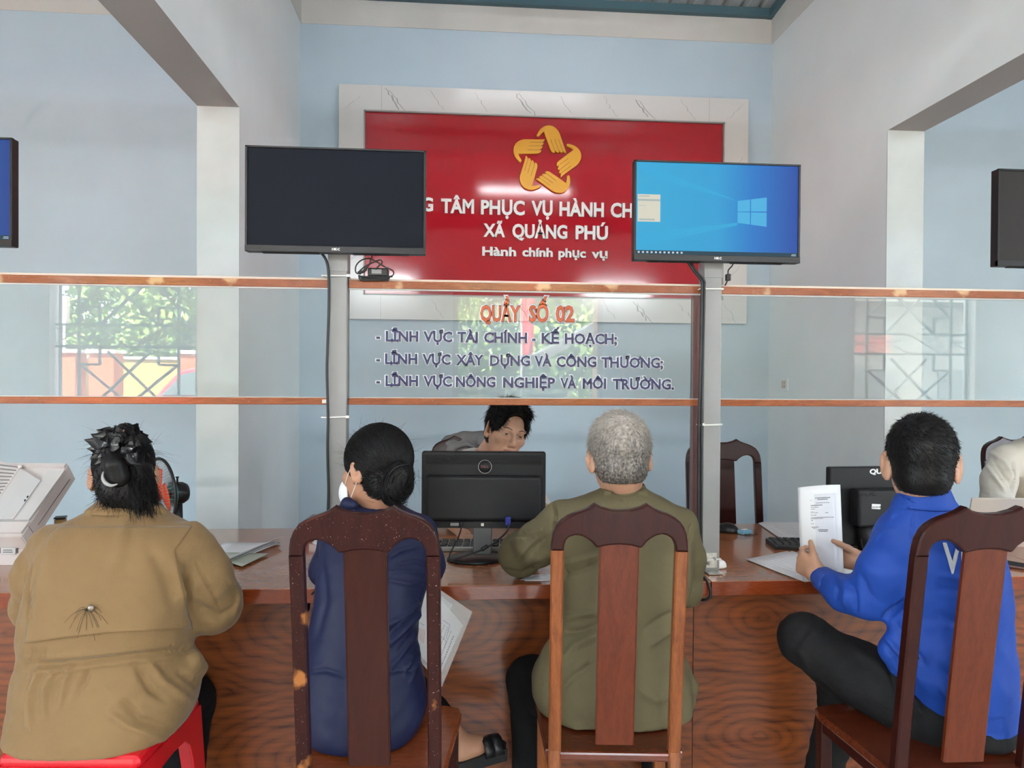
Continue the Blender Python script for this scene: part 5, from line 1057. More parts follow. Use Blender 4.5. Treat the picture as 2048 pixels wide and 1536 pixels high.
# ---------------------------------------------------------------- woman in navy
M_['navy'] = mat('navy_silky_cloth', (.0075, .011, .042), .55, spec=.25, bump=.04, bs=160)
def navy_woman():
    root = person(PT(727, 1480, 2.0), 'person in a navy blouse with black hair in a low bun, white mask strap, seated'); root.location.z = .46
    rows = rows_px([(1004, 712, 795, 2.14, .055), (1014, 690, 812, 2.13, .065), (1030, 664, 838, 2.12, .085), (1052, 645, 858, 2.11, .10), (1090, 640, 866, 2.09, .115), (1140, 636, 862, 2.07, .125), (1190, 632, 850, 2.05, .13), (1240, 624, 838, 2.04, .135), (1290, 614, 834, 2.03, .145), (1330, 606, 842, 2.02, .16), (1380, 602, 852, 2.01, .17), (1420, 604, 853, 2.0, .17), (1450, 612, 842, 1.99, .165), (1480, 640, 818, 1.99, .15), (1510, 670, 790, 1.99, .13)])
    arms = [(PTs([(672, 1062, 2.12), (652, 1140, 2.16), (690, 1180, 2.34)]), [.046, .044, .036]), (PTs([(840, 1062, 2.11), (854, 1130, 2.14), (846, 1190, 2.22), (800, 1215, 2.36)]), [.050, .049, .040, .034])]
    legs = [(PTs([(680, 1420, 2.05), (700, 1370, 2.40)]) + [Vector((PT(700, 1400, 2.4).x, 2.36, .06))], [.085, .07, .045]), (PTs([(775, 1420, 2.05), (800, 1365, 2.36), (905, 1462, 2.24)]), [.088, .068, .040])]
    T = frame(PT(750, 938, 2.14), 56, 10, 4)
    foot = SDF(V3(PT(940, 1480, 2.25)) - .14, V3(PT(940, 1480, 2.25)) + .14, .004)
    foot.chain(PTs([(895, 1452, 2.24), (912, 1480, 2.22), (922, 1500, 2.20)]), [.034, .031, .036], .02); foot.chain(PTs([(918, 1500, 2.20), (945, 1494, 2.22), (972, 1488, 2.25)]), [.034, .031, .026], .02)
    for i in range(5): foot.cone(PT(970 + i * 1, 1482 + i * 4, 2.245 + (4 - i) * .006), PT(988 - i * 3, 1482 + i * 5, 2.262 + (4 - i) * .004), .010 - i * .0008, .0085 - i * .0008, .003)
    body_mesh(root, rows, arms + [(l[0], [x * .9 for x in l[1]]) for l in legs], T, None, head_sdf(.005, neck=neck_of(T, rows, .046)), mats=[G('skin_back')], extra=[foot.net()])
    garment('trousers', root, G('blacktr'), pelvis(rows), [legs[0], (legs[1][0][:2] + [PT(884, 1440, 2.25)], [.088, .068, .046])], .009, noise=.002)
    # sandal: sole with wedge and two straps
    A = PT(905, 1522, 2.17); B = PT(995, 1496, 2.26); ax = (B - A).normalized(); sd2 = Vector((ax.y, -ax.x, 0)).normalized(); nn = sd2.cross(ax); nn = nn if nn.z > 0 else -nn
    V = []; Fc = []; L_ = (B - A).length + .02; out = [(0, .026), (.03, .033), (.10, .032), (.17, .040), (L_ * .92, .036), (L_, .018)]
    for k, (t, w) in enumerate(out):
        up_ = .004 * k; V += [A + ax * t + sd2 * w + nn * up_, A + ax * t - sd2 * w + nn * up_, A + ax * t - sd2 * w - nn * (.034 - .003 * k), A + ax * t + sd2 * w - nn * (.034 - .003 * k)]
    for k in range(len(out) - 1):
        for j in range(4): Fc.append((k * 4 + j, k * 4 + (j + 1) % 4, k * 4 + 4 + (j + 1) % 4, k * 4 + 4 + j))
    Fc += [(0, 1, 2, 3), tuple(range(len(V) - 4, len(V)))]
    sh = link('sandal', mesh('sandal', V, Fc), G('blackr'), root)
    for t in (.62, .80):
        c = A + ax * (L_ * t); P = [c + sd2 * .040 * math.cos(a) + nn * (.047 * math.sin(a) - .002) for a in np.linspace(0, math.pi, 9)]
        V = []; Fc = []
        for p in P: V += [p - ax * .017, p + ax * .017]
        for i in range(8): Fc.append((i * 2, i * 2 + 1, i * 2 + 3, i * 2 + 2))
        link('sandal_strap', mesh('sandal_strap', V, Fc), G('black'), sh, smooth=True); sh.children[-1].modifiers.new('s', 'SOLIDIFY').thickness = .003
    folds = [([(850, 1200), (820, 1225), (775, 1250)], 4, .006), ([(852, 1215), (815, 1250), (778, 1290)], 4.5, .006), ([(853, 1228), (825, 1275), (785, 1330)], 5, .006), ([(848, 1240), (835, 1290), (810, 1345)], 5, .006), ([(842, 1265), (838, 1310), (822, 1360)], 4, .005), ([(846, 1208), (812, 1238), (776, 1270)], 3.5, -.005), ([(848, 1235), (818, 1280), (790, 1320)], 4, -.005), ([(840, 1265), (822, 1320)], 4, -.004),
             ([(770, 1145), (810, 1142), (848, 1148)], 3, .003), ([(775, 1160), (815, 1168), (850, 1164)], 3, .003), ([(790, 1130), (830, 1122), (856, 1130)], 3, -.003), ([(640, 1100), (650, 1200), (630, 1280)], 8, -.003), ([(610, 1345), (650, 1340), (690, 1352)], 4, -.0025), ([(775, 1345), (800, 1340), (835, 1342)], 3, -.003), ([(842, 1210), (852, 1180), (860, 1150)], 5, -.008), ([(700, 1040), (690, 1080)], 7, .003), ([(770, 1120), (800, 1100), (840, 1090)], 5, -.004)]
    hem = [(775, 1475), (815, 1450), (838, 1418), (850, 1380), (880, 1380), (880, 1500), (775, 1500)]
    garment('blouse', root, G('navy'), rows, arms, .0058, cuts=[(Vector((0, 0, .4485)), (0, 0, -1))], strokes=folds, noise=.0014, nscale=7, e=2.2, k=.03,
            subs=[collar_hole(T, rows)], extra=lambda s: (s.chain(PTs([(684, 1014, 2.10), (694, 1006, 2.08), (710, 1010, 2.06)]), [.012, .016, .012], .012)))
    # face mask and ear loops
    Tm = T; s = SDF((-.08, .02, -.14), (.08, .15, .0), .004); s.ell((0, .068, -.062), (.062, .060, .060), .01); s.ell((0, .02, -.062), (.075, .060, .08), .004, None, True)
    sdf_obj('face_mask', s, mat('mask_white', (.72, .74, .76), .7), root, 1, T=Tm)
    tubes('ear_loop', [(smooth_path([T @ Vector(p) for p in ((-.086, .006, .012), (-.076, .035, -.015), (-.063, .062, -.040))], 5), .0011), (smooth_path([T @ Vector(p) for p in ((-.088, -.012, -.036), (-.078, .020, -.068), (-.058, .055, -.09))], 5), .0011)], G('tie'), root, 6)
    # hair
    s = SDF((-.12, -.16, -.15), (.12, .13, .16), .0045); s.ell((0, -.018, .032), (.085, .108, .100), .01); s.ell((0, -.050, -.045), (.068, .070, .060), .03)
    s.ell((0, .135, -.03), (.13, .085, .115), .01, None, True); s.ell((-.096, .012, -.022), (.030, .034, .040), .006, None, True); s.ell((0, .02, -.15), (.14, .13, .075), .01, None, True)
    V, Q = s.net(); R_, N_ = surf_roots(V, Q, 4200, lambda v: (v[:, 1] < .075) & (v[:, 2] > -.06)); Ti = T.inverted(); bun = np.array(Ti @ PT(790, 958, 2.07)); P = flow_hair((0, -.018, .030), (.086, .109, .101), R_, bun, 10, .018)
    R6, N6 = surf_roots(V, Q, 1300, lambda v: (v[:, 2] < .0) & (v[:, 1] < .05)); t6 = np.linspace(0, 1, 8)[None, :, None]; b6 = bun + RNG.normal(size=(1300, 3)) * .010; P6 = R6[:, None, :] + (b6 - R6)[:, None, :] * t6 + N6[:, None, :] * (.003 + .022 * np.sin(math.pi * t6) * np.linalg.norm(b6 - R6, axis=1)[:, None, None] * 8)
    R3, N3 = surf_roots(V, Q, 90, lambda v: v[:, 2] > .0); t8 = np.linspace(0, 1, 6)[None, :, None]; P3 = R3[:, None, :] + (N3[:, None, :] * .018 + RNG.normal(size=(90, 1, 3)) * .02) * t8
    hair_obj('hair', s, [(P, .0010), (P6, .0010), (P3, .0004)], G('hair_black'), root, T)
    s = SDF(V3(PT(790, 968, 2.05)) - .1, V3(PT(790, 968, 2.05)) + .1, .004); s.ell(PT(794, 962, 2.045), (.036, .034, .050), .01); s.cone(PT(782, 985, 2.045), PT(790, 1004, 2.05), .026, .014, .02); s.ell(PT(802, 945, 2.05), (.026, .03, .03), .02)
    V, Q = s.net(); c = V3(PT(792, 968, 2.045)); R_, N_ = surf_roots(V, Q, 900); t = np.linspace(0, 1, 8)[None, :, None]; dv = np.cross(N_, np.array(DEP)[None, :]) + np.array([0, 0, -.5]); dv /= np.linalg.norm(dv, axis=1)[:, None]; P = R_[:, None, :] + dv[:, None, :] * .035 * t + N_[:, None, :] * (.004 * np.sin(t * 3.1) - .012 * t ** 2)
    Vh, Qh = strands('', None, P, .0009, None, None); R4 = c + RNG.normal(size=(60, 3)) * .03; P4 = R4[:, None, :] + RNG.normal(size=(60, 1, 3)) * .03 * np.linspace(0, 1, 6)[None, :, None]; V5, Q5 = strands('', None, P4, .0004, None, None)
    link('hair_bun', np_mesh('hair_bun', *merge([(V, Q), (Vh, Qh), (V5, Q5)])), G('hair_black'), root)
    tubes('hair_band', [(smooth_path(PTs([(777, 968, 2.025), (779, 950, 2.012), (790, 936, 2.005), (804, 930, 2.012), (816, 929, 2.03)]), 6), .0022)], G('black'), root, 6)
navy_woman()
# ---------------------------------------------------------------- old man in the olive jacket
M_['olive'] = mat('olive_suiting', (.115, .095, .050), .75, spec=.25, bump=.10, bs=240, var=.04, vs=7)
GREYZ = .72
def old_man():
    root = person(PT(1240, 1450, 2.1), 'person with short grey hair in an olive jacket, left elbow on the desk, seated'); root.location.z = .46
    rows = rows_px([(966, 1212, 1286, 2.17, .056), (978, 1203, 1292, 2.16, .060), (988, 1180, 1312, 2.15, .070), (1000, 1140, 1340, 2.15, .085), (1014, 1116, 1360, 2.15, .10), (1040, 1106, 1380, 2.14, .11), (1080, 1110, 1386, 2.13, .125), (1130, 1120, 1386, 2.12, .13), (1180, 1126, 1376, 2.12, .13), (1230, 1124, 1360, 2.12, .13), (1270, 1108, 1354, 2.12, .135), (1310, 1082, 1362, 2.12, .14), (1350, 1062, 1378, 2.12, .145), (1390, 1064, 1384, 2.12, .15), (1430, 1084, 1384, 2.12, .15), (1465, 1110, 1384, 2.12, .15), (1500, 1120, 1384, 2.12, .14)])
    arms = [(PTs([(1124, 1040, 2.15), (1080, 1085, 2.24), (1042, 1108, 2.34), (1052, 1090, 2.50), (1062, 1080, 2.62)]), [.060, .064, .068, .052, .042]), (PTs([(1362, 1050, 2.15), (1378, 1120, 2.17), (1372, 1180, 2.20), (1352, 1128, 2.42)]), [.052, .046, .044, .042])]
    legs = [(PTs([(1150, 1420, 2.15), (1062, 1362, 2.36)]) + [Vector((PT(1060, 1400, 2.36).x, 2.30, .06))], [.09, .074, .055]), (PTs([(1300, 1420, 2.15), (1320, 1370, 2.44)]) + [Vector((PT(1320, 1400, 2.4).x, 2.38, .06))], [.09, .072, .05])]
    T = frame(PT(1239, 916, 2.15), 3, 12, -2)
    body_mesh(root, rows, arms + legs, T, None, head_sdf(.0045, 1.04, 1.1, neck=neck_of(T, rows, .052)), mats=[G('skin')])
    garment('trousers', root, G('blacktr'), pelvis(rows), legs, .009, noise=.002)
    folds = [([(1108, 1045), (1112, 1090), (1128, 1150)], 4, -.010), ([(1126, 1128), (1170, 1118), (1196, 1108)], 6, .006), ([(1130, 1150), (1165, 1140), (1190, 1128)], 5, -.005), ([(1120, 1240), (1160, 1230), (1195, 1222)], 7, .006), ([(1130, 1265), (1165, 1262), (1195, 1250)], 6, -.005), ([(1115, 1330), (1150, 1290), (1195, 1268)], 8, .006), ([(1110, 1390), (1150, 1350), (1196, 1320)], 7, -.004), ([(1290, 1260), (1320, 1240), (1350, 1225)], 7, -.005), ([(1300, 1290), (1330, 1268), (1354, 1258)], 7, .005), ([(1350, 1240), (1345, 1330), (1352, 1420)], 2.5, -.003), ([(1245, 985), (1246, 1040), (1244, 1100)], 1.5, -.0022),
             ([(1108, 1004), (1112, 1030), (1104, 1060)], 3, -.006), ([(1090, 1075), (1060, 1100), (1035, 1125)], 3, -.004), ([(1085, 1060), (1050, 1072), (1020, 1085)], 4, .004), ([(1040, 1062), (1052, 1075), (1064, 1070)], 4, -.006), ([(1010, 1140), (1040, 1150), (1080, 1130)], 6, -.004), ([(1065, 1300), (1058, 1330), (1050, 1355)], 2, -.002), ([(1384, 1050), (1376, 1100), (1380, 1180)], 3, -.007), ([(1280, 1380), (1310, 1400), (1350, 1390)], 8, .004)]
    colr = [(1208, 990), (1212, 966), (1240, 958), (1285, 962), (1294, 978), (1298, 990), (1270, 984), (1235, 984)]
    garment('jacket', root, G('olive'), rows, arms, .0058, cuts=[(Vector((0, 0, .4485)), (0, 0, -1))], strokes=folds, steps=[(colr, .006, 2)], noise=.0020, nscale=7, e=2.35, k=.03,
            subs=[collar_hole(T, rows, .054)],
            extra=lambda s: (s.chain(PTs([(1366, 1325, 2.12), (1386, 1372, 2.13), (1378, 1415, 2.13)]), [.010, .013, .014], .03), s.chain(PTs([(1146, 1450, 2.0), (1158, 1462, 1.99), (1180, 1460, 2.0)]), [.012, .014, .010], .02)))
    collar('jacket_collar', root, G('olive'), PT(1250, 966, 2.175), PT(1248, 990, 2.165), .0525, .056, .068, .066, .006, .4)
    global GREYZ
    GREYZ = (T @ Vector((0, -.09, -.05))).z - .46; M_['hair_grey'] = hair_grey()
    short_hair('hair', root, T, G('hair_grey'), 1.04, .008, .020, 7500, .0007, (.012, -.075, .098), .5, 1.1, .25)
old_man()
# ---------------------------------------------------------------- young man in the blue jacket
M_['blue'] = mat('royal_blue_tracksuit', (.012, .055, .31), .6, spec=.25, bump=.05, bs=260)
M_['cuff'] = mat('royal_blue_rib', (.014, .055, .30), .65, bump=.3, bs=120, bdist=(1, 1, 6))
def young_man():
    root = person(PT(1930, 1470, 1.98), 'person with short black hair in a royal blue jacket with white letters, holding papers'); root.location.z = .46
    rows = rows_px([(974, 1812, 1890, 1.93, .054), (990, 1800, 1898, 1.93, .058), (1008, 1792, 1908, 1.935, .064), (1022, 1786, 1930, 1.945, .078), (1040, 1772, 1956, 1.955, .095), (1064, 1762, 1978, 1.96, .11), (1100, 1766, 1995, 1.965, .12), (1150, 1780, 2004, 1.97, .125), (1200, 1790, 2008, 1.975, .125), (1250, 1790, 2010, 1.98, .125), (1290, 1788, 2014, 1.98, .13), (1340, 1796, 2018, 1.985, .135), (1390, 1822, 2018, 1.99, .135), (1430, 1846, 2012, 1.99, .13), (1462, 1860, 2004, 1.99, .125)])
    wl = PT(1640, 1153, 2.19); wr = PT(1722, 1124, 2.30)
    arms = [(PTs([(1792, 1078, 1.97), (1764, 1140, 1.99), (1738, 1192, 2.03), (1690, 1188, 2.10)]) + [wl + (PT(1690, 1188, 2.10) - wl) * .12], [.058, .060, .060, .048, .036]), (PTs([(1950, 1080, 1.98), (1930, 1170, 2.12), (1840, 1160, 2.26)]) + [wr + (PT(1840, 1160, 2.26) - wr) * .12], [.056, .052, .044, .035])]
    legs = [(PTs([(1868, 1430, 2.0), (1730, 1352, 2.12), (1608, 1278, 2.22), (1690, 1380, 2.38)]), [.105, .086, .070, .055]), (PTs([(1930, 1450, 2.02), (1690, 1395, 2.34)]) + [Vector((PT(1672, 1400, 2.34).x, 2.34, .06))], [.10, .072, .055])]
    T = frame(PT(1842, 928, 1.93), -22, 6, 0)
    ex = []
    hs = SDF(V3(wl) - .15, V3(wl) + .15, .0028); n1 = (LAT * .85 + DEP * .5 + UP * .05); d1 = (-LAT * .42 + DEP * .78 + UP * .34)
    hand(hs, wl, d1, n1, [(38, 45, 30), (48, 50, 30), (55, 52, 30), (62, 55, 30)], (35, 30), 1, .92); hs.cone(wl - d1.normalized() * .06, wl + d1.normalized() * .02, .028, .027, .015); ex.append(hs.net())
    hs = SDF(V3(wr) - .15, V3(wr) + .15, .0028); n2 = -DEP; d2 = (-LAT * .92 + UP * .16 + DEP * .38)
    hand(hs, wr, d2, n2, [(8, 15, 10), (8, 15, 10), (10, 18, 12), (12, 20, 12)], (30, -4), -1, .92, .06, .75); hs.cone(wr - d2.normalized() * .06, wr + d2.normalized() * .02, .028, .026, .015); ex.append(hs.net())
    body_mesh(root, rows, arms + legs, T, None, head_sdf(.0045, 1.0, 1.22, neck=neck_of(T, rows, .049)), mats=[G('skin')], extra=ex)
    lf = [([(1640, 1250), (1600, 1300), (1620, 1340)], 8, .004), ([(1700, 1290), (1760, 1330), (1800, 1390)], 9, .003), ([(1780, 1345), (1800, 1400), (1825, 1440)], 6, -.006), ([(1795, 1330), (1818, 1380), (1845, 1430)], 6, .005)]
    pel = rows_px([(1420, 1830, 2015, 2.0, .14), (1450, 1830, 2015, 2.0, .15), (1490, 1830, 2010, 2.0, .15), (1560, 1840, 2000, 2.0, .14)])
    garment('trousers', root, G('blacktr2'), seat_clip(pel), legs, .008, cuts=[(Vector((0, 0, .457)), (0, 0, -1))] if False else (), strokes=lf, noise=.002, k=.04, subs=())
    folds = [([(1745, 1085), (1760, 1065), (1790, 1058)], 4, .003), ([(1832, 1012), (1822, 1060), (1840, 1150), (1842, 1180)], 1.6, -.003), ([(1840, 1180), (1800, 1208), (1768, 1235)], 3, -.009), ([(1842, 1190), (1815, 1215), (1785, 1240)], 4, .005), ([(1700, 1168), (1708, 1190), (1712, 1225)], 5, -.006), ([(1685, 1158), (1694, 1182), (1690, 1215)], 4, .005), ([(1668, 1150), (1674, 1172), (1672, 1196)], 3.5, -.004), ([(1720, 1150), (1735, 1185), (1760, 1210)], 5, -.004), ([(1770, 1270), (1790, 1300), (1830, 1320)], 6, .006), ([(1775, 1290), (1800, 1330), (1830, 1370)], 6, -.005), ([(1790, 1245), (1815, 1290), (1850, 1330)], 6, -.005), ([(1880, 1370), (1910, 1410), (1935, 1440)], 8, .005), ([(1885, 1340), (1925, 1370), (1940, 1400)], 7, -.004),
             ([(1880, 1150), (1935, 1160), (1990, 1150)], 7, .004), ([(1880, 1180), (1930, 1185), (1985, 1178)], 6, -.004), ([(1790, 1030), (1820, 1018), (1900, 1006)], 2, -.003), ([(1885, 1230), (1930, 1260), (1940, 1290)], 7, -.004)]
    colr = [(1780, 1040), (1790, 1004), (1808, 980), (1820, 964), (1890, 964), (1908, 1004), (1860, 1008), (1815, 1018)]
    hemb = [(1840, 1448), (1872, 1430), (1940, 1444), (2010, 1436), (2014, 1475), (1840, 1480)]
    jk = garment('jacket', root, G('blue'), rows, arms, .0058, strokes=folds, steps=[(colr, .005, 2), (hemb, -.004, 2)], noise=.0022, nscale=7, e=2.3, k=.035,
            subs=[collar_hole(T, rows, .052)], extra=lambda s: s.chain(PTs([(1800, 1262, 1.97), (1790, 1300, 1.98), (1800, 1330, 1.98)]), [.030, .036, .03], .03))
    for nm, w_, e_, r_ in (('cuff', wl, PT(1690, 1188, 2.10), .036), ('cuff', wr, PT(1840, 1160, 2.26), .034)):
        ax = (e_ - w_).normalized(); tubes(nm, [([w_ + ax * .002, w_ + ax * .006, w_ + ax * .030, w_ + ax * .050, w_ + ax * .054], [r_ - .006, r_, r_ + .003, r_ + .006, r_ + .001])], G('cuff'), root, 20)
    collar('jacket_collar', root, G('blue'), PT(1850, 969, 1.925), PT(1850, 1014, 1.935), .0500, .053, .074, .070, .006, .35)
    # white letters printed on the back
    me = text_mesh('VIỆT', .03, 0, 3); bm = bmesh.new(); bm.from_mesh(me); bmesh.ops.subdivide_edges(bm, edges=[e for e in bm.edges if e.calc_length() > .15], cuts=3); bmesh.ops.triangulate(bm, faces=bm.faces[:])
    bv = BVHTree.FromPolygons([v.co + Vector(PM(root).translation) for v in jk.data.vertices], [tuple(p.vertices) for p in jk.data.polygons])
    p0 = PT(1878, 1139, 1.87); wid = 2.0
    for v in bm.verts:
        q = p0 + LAT * (v.co.x * .064) + UP * (v.co.y * .072 / .7 + v.co.x * -.003); r_ = bv.ray_cast(q - DEP * .5, DEP); 
        v.co = (r_[0] - DEP * .0016) if r_[0] else q
    me2 = bpy.data.meshes.new('jacket_lettering'); bm.to_mesh(me2); bm.free(); o = link('jacket_lettering', me2, G('letter_white'), root); o['label'] = 'white printed letters on the back'
    c = PT(1815, 1322, 1.855); tubes('pocket_zip', [(PTs([(1812, 1332, 1.86), (1822, 1316, 1.855), (1838, 1316, 1.85)]), .004)], G('black'), root, 6)
    short_hair('hair', root, T, G('hair_black'), 1.0, .005, .020, 6500, .0008, (-.03, -.06, .105), .30, 1.1, .5)
M_['blacktr2'] = mat('black_work_trousers', (.0085, .0085, .0092), .8, spec=.25, bump=.15, bs=120)
young_man()
# ---------------------------------------------------------------- clerk behind the black monitor
M_['shirt'] = mat('white_shirt_cloth', (.60, .58, .53), .7, bump=.05, bs=200)
CLERK_T = frame(PT(1012, 862, 3.04), 203, 12, -13)
def clerk():
    root = person(PT(975, 1100, 3.45), 'person in a white shirt leaning over the desk behind the black monitor, face showing'); root.location.z = .46
    T = CLERK_T; Ti = np.array(T.inverted())
    def mf(c):
        q = c @ Ti[:3, :3].T + Ti[:3, 3]; x, y, z = np.abs(q[:, 0]), q[:, 1], q[:, 2]; m_ = np.zeros(len(c), int)
        lips = (y > .082) & (x < .026 * np.sqrt(np.clip(1 - ((z + .062) / .011) ** 2, 0, 1))) & (np.abs(z + .062) < .012); m_[lips] = 1
        eye = ((x - .031) ** 2 + (y - .073) ** 2 * .9 + (z - .006) ** 2 < .0162 ** 2) & (np.abs(z - .0058) < .0029 * np.sqrt(np.clip(1 - ((x - .031) / .0135) ** 2, 0, 1))) & (y > .075); m_[eye] = 2
        m_[eye & ((q[:, 0] * np.sign(q[:, 0]) - .031) ** 2 + (z - .0045) ** 2 < .0060 ** 2)] = 3
        brow = (y > .06) & (np.abs(z - (.0265 + .004 * np.sin((x - .014) / .036 * 3.14))) < .0022) & (x > .014) & (x < .050); m_[brow] = 4
        return m_
    rows = rows_px([(897, 935, 1010, 3.18, .06), (908, 905, 1015, 3.20, .075), (925, 880, 1040, 3.26, .09), (960, 862, 1060, 3.30, .11), (1010, 868, 1058, 3.36, .12), (1060, 875, 1052, 3.45, .13), (1110, 875, 1052, 3.5, .13)])
    hs = head_sdf(.0026, .98, 1.05, True, neck=neck_of(T, rows, .052))
    arms = [(PTs([(890, 945, 3.26), (870, 1020, 3.2), (930, 1072, 2.98)]), [.055, .048, .034]), (PTs([(1045, 945, 3.27), (1083, 1015, 3.20), (1055, 1066, 2.96)]), [.055, .046, .030])]
    legs = [(PTs([(920, 1120, 3.5), (900, 1180, 3.3)]), [.08, .06]), (PTs([(1000, 1120, 3.5), (1020, 1180, 3.3)]), [.08, .06])]
    legs = [([Vector((x, 3.62, .56)), Vector((x, 3.27, .50)), Vector((x, 3.30, .06))], [.08, .062, .04]) for x in (-.02, .16)]
    w2 = PT(1050, 1070, 2.94); h2 = SDF(V3(w2) - .14, V3(w2) + .14, .003); hand(h2, w2, (-LAT * .75 - DEP * .55 - UP * .10), -UP, [(15, 20, 15), (18, 22, 15), (20, 22, 15), (20, 25, 15)], (30, 10), -1, .9)
    w1 = PT(935, 1075, 2.96); h1 = SDF(V3(w1) - .14, V3(w1) + .14, .003); hand(h1, w1, (LAT * .5 - DEP * .7 - UP * .10), -UP, [(15, 20, 15)] * 4, (30, 10), 1, .9)
    body_mesh(root, rows, [(arms[0][0] + [w1], arms[0][1] + [.030]), (arms[1][0], [.055, .060, .046])] + legs, T, None, hs, extra=[h2.net(), h1.net()], matfn=mf, mats=[G('skin'), G('lip'), G('eye_white'), G('iris'), G('hair_brow')])
    tubes('finger_ring', [([w2 + Vector(v) for v in ()] or smooth_path([PT(1018, 1066, 2.905), PT(1021, 1068, 2.90), PT(1023, 1072, 2.905)], 3), .0015)], G('gold'), root, 6)
    garment('shirt', root, G('shirt'), rows, [(arms[0][0][:2], arms[0][1][:2]), (arms[1][0][:2], arms[1][1][:2])], .007, noise=.002, subs=[collar_hole(T, rows, .055)],
            extra=lambda s: s.chain([T @ Vector((.075, -.03, -.135)), T @ Vector((.050, .035, -.155)), T @ Vector((0, .06, -.17)), T @ Vector((-.050, .03, -.155)), T @ Vector((-.07, -.04, -.135)), T @ Vector((0, -.1, -.12)), T @ Vector((.075, -.03, -.135))], [.013] * 7, .01))
    P = smooth_path([T @ Vector(p) for p in ((.066, .0, -.130), (.062, .03, -.150), (.05, .055, -.175), (.02, .08, -.22))], 5); V = []; Fc = []
    for p in P: V += [p + Vector((-.007, 0, 0)), p + Vector((.007, 0, 0))]
    for i in range(len(P) - 1): Fc.append((i * 2, i * 2 + 1, i * 2 + 3, i * 2 + 2))
    o = link('lanyard', mesh('lanyard', V, Fc), mat('lanyard_red', (.45, .10, .03), .6), root); o.modifiers.new('s', 'SOLIDIFY').thickness = .002
    garment('trousers', root, G('blacktr'), [], legs, .012)
    def cf(s): s.ell((0, .055, .098), (.062, .050, .030), .02); s.ell((.0, .12, .048), (.072, .062, .055), .008, None, True)
    short_hair('hair', root, T, G('hair_black'), .98, .009, .030, 5000, .0010, (.01, -.05, .11), .45, 1.35, .3, cutf=cf)
clerk()
# ---------------------------------------------------------------- clerk in white at the right edge
M_['shirt2'] = mat('cream_white_shirt', (.62, .60, .54), .65, bump=.05, bs=200)
def white_clerk():
    root = person(PT(2075, 1100, 3.35), 'person in a cream white short-sleeved shirt cut off by the right edge'); root.location.z = .46
    T = frame(PT(2105, 818, 3.12), 180, 20, 0)
    rows = rows_px([(868, 2078, 2135, 3.25, .06), (880, 2035, 2175, 3.25, .085), (900, 2008, 2198, 3.26, .11), (940, 2008, 2200, 3.27, .125), (1000, 2020, 2190, 3.3, .13), (1060, 2025, 2185, 3.35, .135), (1120, 2025, 2185, 3.4, .14)])
    arms = [(PTs([(2012, 915, 3.25), (1997, 960, 3.20), (1992, 1008, 3.14)]), [.066, .066, .064]), (PTs([(2195, 915, 3.25), (2205, 960, 3.2), (2205, 1010, 3.14)]), [.062, .060, .058])]
    fore = [(PTs([(1992, 1008, 3.14), (2020, 1050, 2.98)]), [.05, .04]), (PTs([(2205, 1010, 3.14), (2150, 1050, 2.98)]), [.05, .04])]
    xx = PT(2105, 1000, 3.3).x; legs = [([Vector((xx + s, 3.40, .56)), Vector((xx + s, 3.26, .50)), Vector((xx + s, 3.28, .06))], [.08, .062, .04]) for s in (-.09, .09)]
    body_mesh(root, rows, arms + fore + legs, T, None, head_sdf(.006, neck=neck_of(T, rows)), mats=[G('skin')])
    folds = [([(1980, 905), (2010, 925), (2030, 960)], 3.5, .006), ([(1972, 930), (1990, 955), (2012, 985)], 3.5, .005), ([(1985, 918), (2005, 945), (2024, 975)], 3, -.005), ([(2026, 920), (2030, 950), (2024, 985)], 2, -.010), ([(1968, 985), (1990, 988), (2012, 994)], 2, .003), ([(2002, 958), (2015, 962), (2025, 955)], 2, .003)]
    garment('shirt', root, G('shirt2'), rows, arms, .007, strokes=folds, noise=.0025, k=.03)
    garment('trousers', root, G('blacktr'), [], legs, .012)
    short_hair('hair', root, T, G('hair_black'), 1, .008, .02, 600, .001)
white_clerk()
# ---------------------------------------------------------------- grey jacket hung over the clerk's chair
def hung_jacket():
    M_['greyj'] = mat('grey_jacket_cloth', (.155, .15, .15), .6, bump=.05, bs=150)
    o = empty('grey_jacket', PT(925, 900, 3.58), 'dark grey jacket draped over the staff chair beside the clerk', 'jacket')
    P = PTs([(868, 960, 3.60), (880, 912, 3.60), (900, 888, 3.60), (930, 880, 3.61), (965, 880, 3.60), (985, 890, 3.60), (1000, 925, 3.6)])
    lo, hi = bounds(P + PTs([(870, 1090, 3.6), (1000, 1090, 3.6)]), .12); s = SDF(lo, hi, .006)
    for i in range(len(P) - 1):
        for k in range(6): a = P[i].copy(); b = P[i + 1].copy(); a.z -= .035 * k; b.z -= .035 * k; s.cone(a, b, .040, .040, .03)
    c = PTs([(912, 930, 3.52), (960, 915, 3.52)]); s.ell(PT(938, 920, 3.545), (.075, .05, .055), .02, None, True)
    s.chain(PTs([(906, 925, 3.545), (908, 893, 3.55), (932, 888, 3.545), (948, 893, 3.54)]), [.016, .015, .014, .012], .01)
    s.chain(PTs([(906, 884, 3.57), (904, 930, 3.57)]), [.012, .012], .01)
    sdf_obj('jacket_shell', s, G('greyj'), o, 2, strokes=[([(955, 868), (953, 890)], 1.5, -.003), ([(893, 890), (888, 910)], 2, -.004), ([(945, 885), (960, 897), (972, 905)], 3, -.006)], noise=.003)
hung_jacket()
# ================================================================ things on the desks
def yawbox(name, c, s, m_, parent, a=0, bev=.002): return box(name, c, s, m_, parent, Matrix.Rotation(a, 3, 'Z'), bev)
